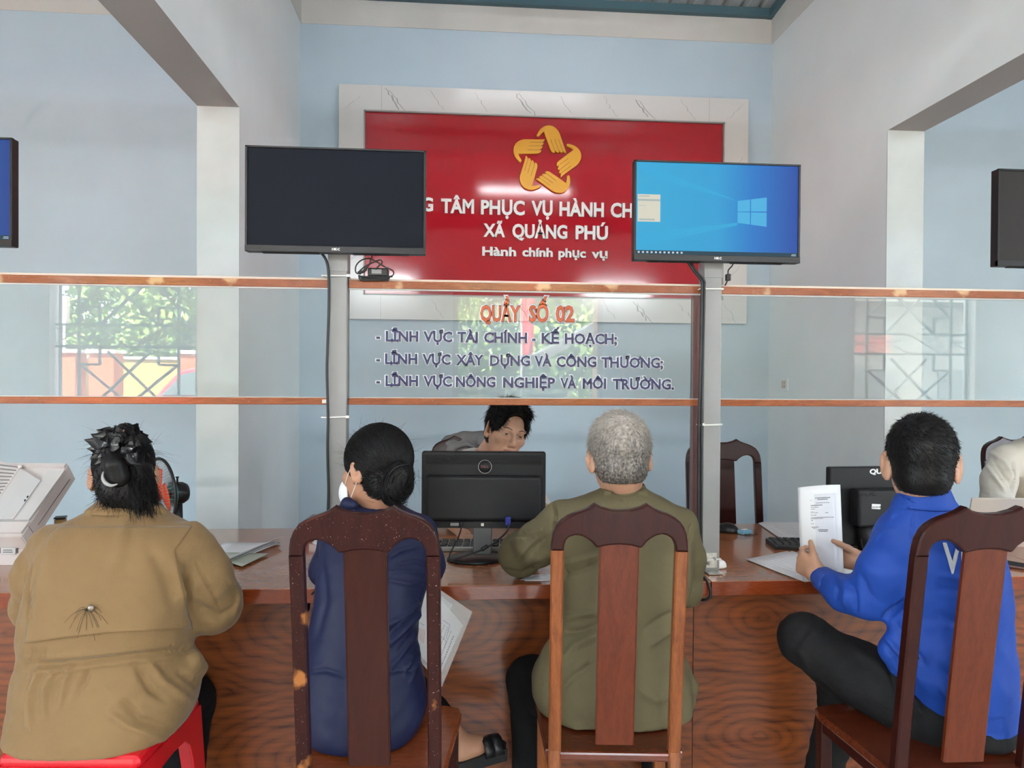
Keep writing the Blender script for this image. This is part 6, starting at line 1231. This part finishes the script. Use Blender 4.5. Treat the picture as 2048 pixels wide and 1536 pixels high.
# monitor seen from behind in the middle
def dark_monitor():
    d = 2.62; c = PT(967, 980, d); o = empty('desk_monitor', (PT(960, 1115, d).x, PT(960, 1115, d).y, ZT), 'black computer monitor seen from behind in front of the clerk', 'monitor'); o.rotation_euler = (0, 0, -YAW)
    R = Matrix.Rotation(-YAW, 3, 'Z'); w = 249 / F * d; h = 153 / F * d
    box('monitor_case', c + DEP * .02, (w, .034, h), G('blackr'), o, R, .008, 3)
    box('rear_bulge', c + DEP * -.004 - UP * .028, (w * .93, .03, h * .60), G('blackr'), o, R, .014, 4)
    # ventilation slots in rows
    bm = bmesh.new()
    for r_ in range(7):
        for k in range(56):
            box_bm(bm, c - DEP * .0015 + LAT * ((k - 27.5) * w / 60) + UP * (h / 2 - .014 - r_ * .0048), (.0045, .005, .0016), R)
    me = bpy.data.meshes.new('vent_slots'); bm.to_mesh(me); bm.free(); v = link('vent_slots', me, G('black'), o); v['kind'] = 'stuff'
    b = PT(970, 933, d) - DEP * .0045; T = Matrix.Translation(b) @ Matrix.Rotation(-YAW, 4, 'Z') @ Matrix.Rotation(math.radians(90), 4, 'X')
    lathe('badge_ring', [(.0225, 0), (.0225, .003), (.0245, .003), (.0245, 0)], G('silver'), o, T, 32); lathe('badge_disc', [(0, .002), (.0225, .002), (.0225, 0)], G('blackr'), o, T, 32)
    put_text('badge_letters', 'DELL', b - LAT * .014 - UP * .004 - DEP * .003, b + LAT * .014 - UP * .004 - DEP * .003, .009, mat('badge_red', (.16, .05, .05), .4), o, .02)
    box('port_recess', c - UP * (h / 2 - .016) - DEP * .022, (w * .84, .006, .022), G('black'), o, R, .001)
    for dx, m_ in ((-.10, 'silver'), (-.002, 'silver')): box('port', c + LAT * dx - UP * (h / 2 - .018) - DEP * .0255, (.030 if dx < -.05 else .010, .003, .010), G('galv' if dx > -.05 else 'post'), o, R)
    M_['vga'] = mat('vga_blue', (.02, .03, .22), .4); q = PT(1016, 1042, d - .035); box('video_plug', q, (.020, .02, .030), G('vga'), o, R, .003)
    n0 = PT(965, 1038, d - .012); box('stand_neck', PT(965, 1076, d - .020), (.066, .014, .115), mat('neck_grey', (.05, .052, .056), .35), o, R @ Matrix.Rotation(math.radians(-6), 3, 'X'), .003)
    bs = PT(952, 1113, d); lathe('stand_base', [(0, .012), (.10, .012), (.108, .008), (.110, 0), (0, 0)], G('black'), o, Matrix.Translation((bs.x, bs.y, ZT)) @ Matrix.Diagonal((.95, .75, 1, 1)), 36)
    tubes('video_cable', [(smooth_path(PTs([(1018, 1048, 2.575), (1014, 1062, 2.56), (996, 1080, 2.53), (968, 1098, 2.50), (935, 1110, 2.47), (912, 1118, 2.455), (898, 1124, 2.44)]), 6), .0032), ([PT(975, 1092, 2.505), PT(963, 1100, 2.498)], .007)], G('cable'), o)
    tubes('power_lead', [(smooth_path(PTs([(923, 1046, 2.585), (921, 1062, 2.57), (912, 1085, 2.52), (901, 1105, 2.47), (897, 1122, 2.44)]), 6), .0026), ([PT(923, 1044, 2.585), PT(922, 1052, 2.58)], .005)], G('cable'), o)
dark_monitor()
def keyboard(c, w, dp, rz, label, m1, m2, name='keyboard'):
    o = empty(name, c, label, 'keyboard', None, rz); box('key_tray', (0, 0, .009), (w, dp, .018), m1, o, bev=.004, world=False)
    kw = w / 15.5; k0 = mesh_key(kw * .86, dp / 5.6 * .82)
    for r_ in range(5):
        for k in range(15):
            q = bpy.data.objects.new('key', k0); COL.objects.link(q); q.parent = o; q.location = ((k - 7) * kw + (r_ % 2) * .002, (r_ - 2) * dp / 5.6, .0205)
    k0.materials.append(m2); return o
def mesh_key(a, b):
    me = bpy.data.meshes.new('key'); V = [(x * a / 2 * s, y * b / 2 * s, z) for z, s in ((-.003, 1), (.003, .78)) for x, y in ((-1, -1), (1, -1), (1, 1), (-1, 1))]
    me.from_pydata(V, [], [(3, 2, 1, 0), (4, 5, 6, 7), (0, 1, 5, 4), (1, 2, 6, 5), (2, 3, 7, 6), (3, 0, 4, 7)]); me.update(); return me
p = PT(962, 1078, 2.80); keyboard((p.x, p.y, ZT), .43, .13, -YAW, 'black keyed keyboard with a silver rim under the clerk\'s hand', G('silver'), G('black'))
def docs(name, corners, z0, label, m_, sheets=1, cat='document', lines=0, group=None, t=.0006, curl=0, rng=3):
    """a stack of sheets lying on the desk; corners on the photograph at height z0"""
    C = [WZ(px, py, z0) for px, py in corners]; c = sum(C, Vector()) / 4; o = empty(name, (c.x, c.y, z0), label, cat, group); rs = np.random.default_rng(rng)
    for k in range(sheets):
        j = Vector((rs.normal() * .006, rs.normal() * .006, 0)) if k else Vector(); z = z0 + .0006 + k * (t + .0007); n = 6; V = []; Fc = []
        for a in range(n + 1):
            for b in range(n + 1):
                u, v = a / n, b / n; q = (C[0] * (1 - u) + C[1] * u) * (1 - v) + (C[3] * (1 - u) + C[2] * u) * v + j; V.append((q.x, q.y, z + curl * max(0, u - .6) ** 2 * 4 * (k + 1) + curl * .5 * max(0, .25 - v) * (k + 1)))
        for a in range(n):
            for b in range(n): q = a * (n + 1) + b; Fc.append((q, q + n + 1, q + n + 2, q + 1))
        s = link('sheet', mesh('sheet', V, Fc), m_, o, smooth=True); s.modifiers.new('s', 'SOLIDIFY').thickness = t
    if lines:
        V = []; Fc = []; z = z0 + .002 + sheets * (t + .0007)
        for i in range(lines):
            v = .12 + .76 * i / lines; a = .08 + .1 * rs.random(); b = .35 + .55 * rs.random(); dv = .004
            P = [(C[0] * (1 - u) + C[1] * u) * (1 - w) + (C[3] * (1 - u) + C[2] * u) * w for u, w in ((a, v), (b, v), (b, v + dv), (a, v + dv))]; s0 = len(V); V += [(q.x, q.y, z) for q in P]; Fc.append((s0, s0 + 1, s0 + 2, s0 + 3))
        l = link('print_line', mesh('print_line', V, Fc), G('ink'), o); l['kind'] = 'stuff'
    return o
M_['paper'] = mat('white_paper', (.84, .84, .86), .6); M_['ink'] = mat('printed_ink', (.12, .12, .14), .7); M_['paper_green'] = mat('grey_green_card_paper', (.46, .50, .42), .65, var=.08, vs=60); M_['paper_pink'] = mat('pinkish_paper', (.70, .50, .50), .6)
docs('document_stack', [(424, 1116), (446, 1136), (562, 1088), (448, 1087)], ZT, 'white stapled papers on the left desk beside the woman in tan', G('paper'), 4, curl=.01, lines=0, rng=5)
docs('document', [(436, 1118), (484, 1133), (538, 1107), (452, 1105)], ZT + .0075, 'grey-green certificate lying on the white papers', G('paper_green'), 1, lines=5)
docs('document', [(417, 1101), (424, 1112), (446, 1094), (438, 1092)], ZT + .001, 'pinkish paper slip poking out behind the white papers', G('paper_pink'), 1)
docs('document', [(24, 1160), (60, 1166), (70, 1150), (40, 1148)], ZT, 'white paper corner on the desk left of the tan coat', G('paper'), 2)
docs('document', [(1040, 1160), (1100, 1160), (1100, 1148), (1062, 1150)], ZT, 'white paper under the olive jacket sleeve', G('paper'), 2)
docs('document', [(624, 1086), (640, 1092), (660, 1084), (630, 1080)], ZT, 'white paper peeking out left of the woman in navy', G('paper'), 1)
docs('document_stack', [(1572, 1082), (1660, 1082), (1640, 1048), (1522, 1048)], ZT, 'loose pile of white forms beyond the black keyboard on the right desk', G('paper'), 7, curl=.006, lines=9, rng=8)
docs('plastic_sleeve', [(1498, 1121), (1610, 1166), (1730, 1150), (1580, 1104)], ZT, 'clear plastic sleeve with white papers under the young man\'s hands', G('paper'), 4, 'document', lines=8, rng=9, curl=.004)
# mice, hub, white shoe-like mouse by the post
def mouse(c, rz, label, m1, m2, s=1):
    o = empty('computer_mouse', c, label, 'mouse', None, rz); q = SDF((-.05, -.08, -.02), (.05, .08, .06), .003); q.ell((0, 0, .004), (.031 * s, .055 * s, .032 * s), .005); q.ell((0, -.01, .012), (.027 * s, .036 * s, .028 * s), .01); q.keep_below((0, 0, .001), (0, 0, -1), .002); q.cone((0, .015, .040 * s), (0, .06, .03 * s), .0012, .0012, .001, True)
    V, Q = q.net(1); link('mouse_shell', np_mesh('mouse_shell', V, Q), m1, o, world=False); lathe('scroll_wheel', [(0, -.003), (.008, -.003), (.008, .003), (0, .003)], m2, o, Matrix.Translation((0, .026 * s, .026 * s)) @ Matrix.Rotation(math.radians(90), 4, 'Y'), 14, world=False); return o
q = WZ(1452, 1064, ZT); mouse((q.x, q.y, ZT), math.radians(60), 'black computer mouse at the back of the right desk', G('black'), G('post'), 1.0)
q = WZ(1433, 1136, ZT); mouse((q.x, q.y, ZT), math.radians(90), 'small white mouse with a dark stripe behind the foot of the second post', G('letter_white'), G('black'), .62)
q = WZ(1489, 1068, ZT); hb = empty('usb_hub', (q.x, q.y, ZT), 'pale blue plastic hub beside the black mouse', 'hub'); box('hub_body', (q.x, q.y, ZT + .010), (.055, .035, .018), mat('hub_blue', (.22, .48, .66), .25), hb, Matrix.Rotation(.5, 3, 'Z'), .005, 3); box('hub_label', (q.x, q.y, ZT + .0195), (.03, .018, .001), G('letter_white'), hb, Matrix.Rotation(.5, 3, 'Z'))
tubes('hub_lead', [(smooth_path([q + Vector((-.03, .01, .008)), q + Vector((.0, -.03, .003)), q + Vector((.05, -.01, .003)), q + Vector((.06, .04, .01))], 6), .0016)], G('cable'), hb)
# second desk monitor, seen from behind on the right
def right_monitor():
    d = 2.72; a = math.radians(8); c = PT(1775, 1012, d); R = Matrix.Rotation(-YAW + a, 3, 'Z'); X = R @ Vector((1, 0, 0)); Y = R @ Vector((0, 1, 0)); w = .455; h = .29
    o = empty('desk_monitor', (c.x, c.y, ZT), 'black computer monitor seen from behind, half hidden by the young man\'s head', 'monitor')
    box('monitor_case', c + Y * .02, (w, .030, h), G('blackr'), o, R, .006, 3)
    box('rear_housing', PT(1762, 1014, d - .035), (.215, .06, .135), G('blackr'), o, R, .010, 3)
    def onp(q0, px, py, lift=.0008): r = ray(px, py); n = -Y; return CP + r * ((q0 - CP).dot(n) / r.dot(n)) + n * lift
    f1 = c + Y * .005; f2 = PT(1762, 1014, d - .035) - Y * .03
    put_text('badge_letters', 'AOC', onp(f2, 1723, 992), onp(f2, 1752, 991), .013, mat('embossed_black', (.003, .003, .003), .2), o, .03)
    box('barcode_label', onp(f2, 1752, 1013), (.034, .001, .018), G('letter_white'), o, R @ Matrix.Rotation(.06, 3, 'Y'))
    for k in range(9): box('barcode_bar', onp(f2, 1744 + k * 2, 1014.5 - k * .1, .0018), (.0016 if k % 3 else .0008, .0006, .006), G('ink'), o, R)
    put_text('lettering', 'QUẦY', onp(f1, 1739, 948), onp(f1, 1786, 946), .0175, G('letter_white'), o, .05)
    tubes('stand_neck', [([PT(1730, 1050, d - .03), PT(1731, 1075, d - .03), PT(1733, 1098, d - .03)], [.030, .026, .030])], G('blackr'), o, 16)
    b = WZ(1733, 1106, ZT); lathe('stand_base', [(0, .014), (.09, .012), (.11, .006), (.112, 0), (0, 0)], G('black'), o, Matrix.Translation((b.x, b.y, ZT)), 32)
    tubes('video_cable', [(smooth_path(PTs([(1722, 1078, 2.63), (1724, 1092, 2.6), (1732, 1104, 2.58), (1745, 1110, 2.57)]), 6), .003)], G('cable'), o)
right_monitor()
p = WZ(1650, 1094, ZT); keyboard((p.x, p.y, ZT), .42, .13, -YAW - .06, 'black keyboard behind the young man\'s papers', G('black'), G('blackr'))
# laptop lid at the right
def laptop():
    d = 2.86; R = Matrix.Rotation(-YAW, 3, 'Z'); o = empty('laptop', (PT(2010, 1080, d).x, PT(2010, 1080, d).y, ZT), 'silver-white laptop lid in front of the clerk at the right edge', 'laptop'); c = PT(2020, 1048, d)
    M_['lid'] = mat('silver_white_lid', (.58, .54, .50), .4, .1); box('laptop_lid', c, (.335, .008, .218), G('lid'), o, R @ Matrix.Rotation(math.radians(14), 3, 'X'), .003); b = PT(2020, 1048, d); box('laptop_base', Vector((b.x, b.y, 0)) + DEP * .135 + UP * (ZT + .009), (.335, .23, .016), G('lid'), o, R, .004)
laptop()
q = WZ(2030, 1133, ZT); ph = empty('phone', (q.x, q.y, ZT), 'dark phone lying on the desk behind the right chair', 'phone'); yawbox('phone_body', (q.x, q.y, ZT + .005), (.075, .14, .009), G('stile'), ph, .6, .003); yawbox('phone_screen', (q.x, q.y, ZT + .0098), (.066, .125, .0006), G('screen_off'), ph, .6, 0)
# papers held upright by the young man: bent bundle
def bundle():
    o = empty('paper_bundle', PT(1645, 1165, 2.30), 'bent bundle of printed forms held upright by the young man', 'document')
    def surf(u, v, k=0):   # u across, v up
        xl = 1602 + (1 - v) * 10 - 2 * math.sin(v * 3) + k; xr = 1680 + (1 - v) * 8 - k * .5; x = xl + (xr - xl) * u; y = (1168 - 198 * v) + (6 * (1 - u) ** 2 * v - 6 * (1 - v) * (1 - u)); return PT(x, y, 2.285 + .055 * (1 - u) ** 2 + .004 * k * .3 + .02 * v)
    for k in range(4):
        n = 12; V = [surf(i / n, j / n, -k * 1.6) + DEP * (.0022 * k) for i in range(n + 1) for j in range(n + 1)]; Fc = [(i * (n + 1) + j, (i + 1) * (n + 1) + j, (i + 1) * (n + 1) + j + 1, i * (n + 1) + j + 1) for i in range(n) for j in range(n)]
        s = link('sheet', mesh('sheet', V, Fc), G('paper'), o, smooth=True); s.modifiers.new('s', 'SOLIDIFY').thickness = .0008
    n = 8; V = [surf(.08 + .76 * i / n, .08 + .84 * j / n) - DEP * .0035 for i in range(n + 1) for j in range(n + 1)]; Fc = [(i * (n + 1) + j, (i + 1) * (n + 1) + j, (i + 1) * (n + 1) + j + 1, i * (n + 1) + j + 1) for i in range(n) for j in range(n)]
    s = link('form_sheet', mesh('form_sheet', V, Fc), mat('lilac_paper', (.78, .78, .84), .6), o, smooth=True); s.modifiers.new('s', 'SOLIDIFY').thickness = .0008
    V = []; Fc = []; rs = np.random.default_rng(2)
    for a, b, v, t in ((.34, .72, .875, .008), (.40, .66, .858, .008), (.10, .24, .855, .006), (.36, .70, .825, .005), (.12, .52, .80, .008), (.18, .42, .782, .005), (.10, .32, .762, .005), (.10, .30, .735, .005), (.10, .40, .725, .004), (.58, .66, .722, .005), (.10, .36, .70, .005), (.10, .80, .675, .005), (.10, .52, .664, .005), (.10, .28, .645, .005), (.10, .28, .612, .005), (.10, .40, .575, .006), (.26, .34, .562, .005), (.38, .64, .545, .007), (.40, .62, .53, .007), (.10, .16, .52, .005), (.10, .17, .42, .005), (.80, .84, .03, .008)):
        u = a
        while u < b:
            du = rs.uniform(.02, .05); e = min(b, u + du); P = [surf(*q_) - DEP * .0052 for q_ in ((u, v), (e, v), (e, v + t), (u, v + t))]; s0 = len(V); V += P; Fc.append((s0, s0 + 1, s0 + 2, s0 + 3)); u = e + .008
    l = link('print_line', mesh('print_line', V, Fc), G('ink'), o); l['kind'] = 'stuff'
bundle()
# plastic folder in the lap of the woman in navy
def folder():
    d = 2.17; o = empty('plastic_folder', PT(885, 1270, d), 'clear plastic folder of forms held upright beside the woman in navy', 'folder')
    P = [(822, 1170), (868, 1172), (944, 1224), (883, 1374), (838, 1320)]
    A = [(p[0], p[1]) for p in P]; M_['film'] = None
    M = bpy.data.materials.new('clear_folder_film'); M.use_nodes = True; b = M.node_tree.nodes['Principled BSDF']; b.inputs['Base Color'].default_value = (.75, .75, .75, 1); b.inputs['Alpha'].default_value = .18; b.inputs['Roughness'].default_value = .12; M_['film'] = M
    def sheet(nm, pts, dd, m_, t=.0012):
        V = [PT(x, y, dd + (x - 880) * .0006) for x, y in pts]; V2 = [v + DEP * t for v in V]; n = len(V); Fc = [tuple(range(n)), tuple(range(n, 2 * n))[::-1]] + [(i, n + i, n + (i + 1) % n, (i + 1) % n) for i in range(n)]; return link(nm, mesh(nm, V + V2, Fc), m_, o)
    sheet('folder_cover', A, d - .004, M_['film'], .0006); sheet('folder_back', A, d + .006, M_['film'], .0006)
    sheet('form_sheet', [(825, 1185), (866, 1180), (926, 1250), (880, 1350), (838, 1310)], d, mat('form_paper_grey', (.50, .50, .52), .6)); sheet('form_sheet', [(822, 1180), (860, 1175), (905, 1210), (870, 1300), (836, 1300)], d + .003, mat('paper_grey', (.40, .40, .42), .6))
    tubes('welded_seam', [(PTs([(944, 1224, d + .038), (883, 1374, d + .002)]), .0022), (PTs([(868, 1172, d - .007), (944, 1224, d + .038)]), .0018)], M_['film'], o, 6)
    def txt(s_, a, b_, h, m_): put_text('printed_text', s_, PT(*a), PT(*b_), h, m_, o, .02, up=(PT(a[0] + 8, a[1] + 4, a[2]) - PT(*a)))
    M_['ink_blue'] = mat('blue_ink', (.10, .16, .35), .6); M_['ink_red'] = mat('red_ink', (.5, .12, .10), .6)
    V = []; Fc = []; rs = np.random.default_rng(6)
    def ln(a, b_, w=.9, m=V):
        a = np.array(a, float); b_ = np.array(b_, float); dd = (b_ - a) / np.linalg.norm(b_ - a); nn = np.array([-dd[1], dd[0]]) * w; s0 = len(V)
        for q in (a - nn, b_ - nn, b_ + nn, a + nn): V.append(PT(q[0], q[1], d - .0015 + (q[0] - 880) * .0006))
        Fc.append((s0, s0 + 1, s0 + 2, s0 + 3))
    for k, (x, y, L_) in enumerate(((907, 1272, 70), (902, 1262, 50), (896, 1254, 42), (889, 1250, 40), (883, 1246, 36))):
        t = 0
        while t < L_: e = t + rs.uniform(2, 5); ln((x - t * .40, y + t), (x - e * .40, y + e), 1.1 if k == 0 else .6); t = e + 1.4
    l = link('print_line', mesh('print_line', V, Fc), G('ink'), o); l['kind'] = 'stuff'
    V = []; Fc = []
    def lines(L, nm, m_):
        nonlocal V, Fc
        V = []; Fc = []
        for a, b_ in L: ln(a, b_, .5)
        s = link(nm, mesh(nm, V, Fc), G(m_), o); s['kind'] = 'stuff'
    lines([((842, 1195 + i * 0), (846, 1200)) for i in range(1)] + [((840, 1246), (848, 1250)), ((880, 1270), (892, 1282)), ((880, 1318), (893, 1282)), ((886, 1240), (900, 1250)), ((900, 1250), (892, 1278))], 'blue_form_line', 'ink_blue')
    lines([((838 + k * 3, 1256 + k * 1), (836 + k * 3 - 2, 1275 + k * 3)) for k in range(5)], 'red_stamp_line', 'ink_red')
folder()
# maroon folder standing behind the woman in navy
o = empty('maroon_box_file', WZ(628, 1062, ZT), 'maroon box file on the desk behind the woman in navy', 'file'); c = WZ(632, 1072, ZT); box('file_case', (c.x + .015, c.y + .03, ZT + .032), (.13, .20, .064), mat('maroon_card', (.16, .022, .03), .4), o, Matrix.Rotation(-.1, 3, 'Z'), .004); box('file_label', (c.x + .015, c.y - .072, ZT + .032), (.06, .002, .03), G('paper'), o, Matrix.Rotation(-.1, 3, 'Z'))
# small brown stamp box
q = PT(121, 1040, 2.75); o = empty('stamp_box', (q.x, q.y, ZT), 'small tan cardboard box peeking over the tan coat shoulder', 'box'); box('box_body', (q.x, q.y, (q.z + ZT) / 2), (.035, .04, q.z + .008 - ZT), mat('cardboard', (.40, .24, .10), .7), o, Matrix.Rotation(.3, 3, 'Z'), .002); box('box_lid', (q.x, q.y, q.z + .010), (.038, .043, .005), G('black'), o, Matrix.Rotation(.3, 3, 'Z'), .001)
# desk fan
def fan():
    c = PT(320, 990, 2.80); o = empty('desk_fan', (c.x, c.y, ZT), 'small desk fan with red blades beside the woman in tan', 'fan')
    ax = (-LAT * .67 - DEP * .74).normalized(); T = Matrix.Translation(c) @ ax.to_track_quat('Z', 'Y').to_matrix().to_4x4(); R_ = .138
    def w(L): return [T @ Vector(p) for p in L]
    wires = []
    for k in range(60):
        a = 2 * math.pi * k / 60; f = lambda r, z: (r * math.cos(a), r * math.sin(a), z); wires.append((w([f(.018, .052), f(.06, .050), f(.10, .036), f(R_, .006)]), .0008)); wires.append((w([f(.03, -.040), f(.07, -.036), f(.105, -.022), f(R_, 0)]), .0008))
    tubes('wire_grille', wires, G('silver'), o, 3)
    tubes('grille_hoop', [(w([(r * math.cos(a), r * math.sin(a), z) for a in np.linspace(0, 2 * math.pi, 25)[:-1]]), .0008, True) for r, z in ((.05, .051), (.085, .043), (.105, .031))], G('silver'), o, 3)
    tubes('rim', [(w([(R_ * math.cos(a), R_ * math.sin(a), 0) for a in np.linspace(0, 2 * math.pi, 49)[:-1]]), .006, True)], G('cable'), o, 8)
    M_['blade'] = mat('red_orange_blade', (.75, .075, .02), .35)
    for k in range(3):
        V = []; Fc = []
        for i in range(7):
            for j in range(9): r_ = .018 + .082 * i / 6; a = 2.09 * k + (j / 8 - .5) * 1.45 * (1 - .15 * i / 6); V.append(T @ Vector((r_ * math.cos(a), r_ * math.sin(a), .006 + .020 * (j / 8 - .5))))
        for i in range(6):
            for j in range(8): q = i * 9 + j; Fc.append((q, q + 1, q + 10, q + 9))
        b = link('blade', mesh('blade', V, Fc), G('blade'), o, smooth=True); b.modifiers.new('s', 'SOLIDIFY').thickness = .002
    lathe('hub', [(0, .030), (.016, .028), (.02, .015), (.02, -.01)], G('blade'), o, T, 20); lathe('badge', [(0, .054), (.018, .052), (.018, .049)], G('silver'), o, T, 20)
    lathe('motor_housing', [(.0, -.105), (.034, -.100), (.042, -.085), (.044, -.055), (.030, -.040), (0, -.036)], G('black'), o, T, 24); lathe('motor_collar', [(.045, -.052), (.046, -.044), (.036, -.038)], mat('teal_collar', (.05, .20, .20), .4), o, T, 24)
    k = T @ Vector((0, 0, -.065)); tubes('oscillation_knob', [([k + UP * .04, k + UP * .060], .004), ([k + UP * .060, k + UP * .064], .007)], G('black'), o)
    m_ = T @ Vector((0, 0, -.07)); tubes('stand', [([m_ - UP * .03, Vector((m_.x, m_.y, ZT + .02))], [.014, .018])], G('black'), o, 12); lathe('base', [(0, .022), (.06, .018), (.085, .008), (.086, 0), (0, 0)], G('black'), o, Matrix.Translation((m_.x, m_.y, ZT)), 30)
fan()
# document scanner / copier at the left edge: tilted scanning lid on a body
def copier():
    M_['offw'] = mat('off_white_plastic', (.64, .59, .57), .45); M_['offw2'] = mat('light_grey_plastic', (.58, .57, .56), .5)
    o = empty('document_copier', (WZ(0, 1130, ZT).x, WZ(0, 1130, ZT).y, ZT), 'off-white document copier with a tilted lid at the left edge', 'copier')
    d0 = 2.50   # front face
    def Q(nm, L, m_, bev=0):
        V = [PT(*p) for p in L]; return V
    def solid(nm, F_, B_, m_):
        n = len(F_); V = PTs(F_) + PTs(B_); Fc = [tuple(range(n))[::-1], tuple(range(n, 2 * n))] + [(i, (i + 1) % n, n + (i + 1) % n, n + i) for i in range(n)]
        me = mesh(nm, V, Fc); bm = bmesh.new(); bm.from_mesh(me); bmesh.ops.recalc_face_normals(bm, faces=bm.faces[:]); bmesh.ops.bevel(bm, geom=bm.edges[:], offset=.003, segments=2, affect='EDGES'); bm.to_mesh(me); bm.free(); return link(nm, me, m_, o)
    # base body
    solid('base_body', [(-140, 1085, d0), (60, 1100, d0), (44, 1132, d0 + .0), (-140, 1132, d0)], [(-140, 1076, d0 + .3), (64, 1090, d0 + .3), (52, 1112, d0 + .3), (-140, 1112, d0 + .3)], G('offw'))
    # tilted lid slab: lower front edge at (0..43,1072), rear edge at (..152,955)
    solid('scan_lid', [(-140, 1072, d0 - .02), (43, 1073, d0 - .02), (137, 928, d0 + .22), (-140, 927, d0 + .22)], [(-140, 1100, d0 + .0), (60, 1100, d0 + .01), (152, 958, d0 + .26), (-140, 956, d0 + .26)], G('offw'))
    def on(px, py, lift=0):   # a point on the top face of the lid
        A = PT(43, 1073, d0 - .02); B = PT(137, 928, d0 + .22); C = PT(-140, 1072, d0 - .02); n = (B - A).cross(C - A).normalized(); n = n if n.z > 0 else -n; r = ray(px, py); t = (A - CP).dot(n) / r.dot(n); return CP + r * t + n * lift
    def plate(nm, L, m_, lift, t=.004):
        V = [on(x, y, lift) for x, y in L]; V2 = [on(x, y, lift + t) for x, y in L]; n = len(L); Fc = [tuple(range(n)), tuple(range(n, 2 * n))[::-1]] + [(i, n + i, n + (i + 1) % n, (i + 1) % n) for i in range(n)]; me = mesh(nm, V + V2, Fc); bm = bmesh.new(); bm.from_mesh(me); bmesh.ops.recalc_face_normals(bm, faces=bm.faces[:]); bm.to_mesh(me); bm.free(); return link(nm, me, m_, o)
    plate('side_frame', [(60, 1043), (30, 1043), (98, 944), (131, 944)], G('offw2'), .0, .010)
    plate('front_frame', [(-140, 1046), (60, 1046), (44, 1068), (-140, 1068)], G('offw'), .0, .008)
    plate('rear_frame', [(-140, 929), (134, 930), (130, 937), (-140, 936)], G('offw'), 0, .010)
    plate('paper_tray', [(-140, 1044), (30, 1043), (84, 966), (46, 942), (-140, 1030)], G('offw2'), .0, .014)
    for k in range(10): plate('feeder_rib', [(-60, 926 + k * 9.5), (40 - k * 4.2, 939 + k * 6.4), (40 - k * 4.2, 941 + k * 6.4), (-60, 929 + k * 9.5)], mat('rib_dark_grey', (.22, .22, .22), .6) if k == 0 else bpy.data.materials['rib_dark_grey'], .0, .0165)  # ribs drawn as dark grey strips across the cover
    plate('feeder_cover', [(-140, 1040), (-10, 1040 - 20), (44, 940), (0, 926), (-140, 926)], G('offw'), 0, .0150)
    box('hinge_knob', on(44, 938, .014), (.014, .012, .012), G('offw'), o, bev=.003); 
    for x, y in ((58.5, 999), (53.5, 1006)): plate('latch_hole', [(x - 1.2, y + 2), (x + 1, y + 1), (x + 1.8, y - 2), (x - .4, y - 1)], G('black'), .0, .0168)
    tubes('lid_seam', [([PT(76, 1050, d0 + .02), PT(142, 955, d0 + .235)], .0012), ([PT(57, 1052, d0 - .0), PT(66, 1065, d0 + .01)], .0008)], G('label_dark'), o, 4)
    R = Matrix.Rotation(-YAW, 3, 'Z'); c = PT(17, 1102, d0 - .004); box('port_plate', c, (.050, .006, .022), G('offw2'), o, R, .001)
    for k, (dy, w_) in enumerate(((.004, .030), (-.003, .032))): box('port_slot', c - DEP * .004 + UP * dy, (w_, .002, .0022), G('label_dark'), o, R)
    box('latch_slot', PT(34, 1101, d0 - .003), (.004, .004, .016), G('label_dark'), o, R); box('latch_slot', PT(1, 1101, d0 - .003), (.006, .004, .018), G('label_dark'), o, R)
M_['label_dark'] = mat('dark_grey_gap', (.09, .09, .09), .6)
copier()
# black lead and grommet under the desk edge by the woman in navy
o = empty('hanging_plug', W(611, 1206, 2.36), 'black plug hanging on a lead under the desk edge at the left chair', 'plug'); box('plug_body', W(611, 1212, 2.36), (.026, .03, .034), G('black'), o, bev=.008, seg=3); tubes('plug_lead', [(smooth_path([W(616, 1200, 2.35), W(626, 1186, 2.28), W(640, 1178, 2.28), W(655, 1150, 2.36)], 5), .0025)], G('cable'), o)
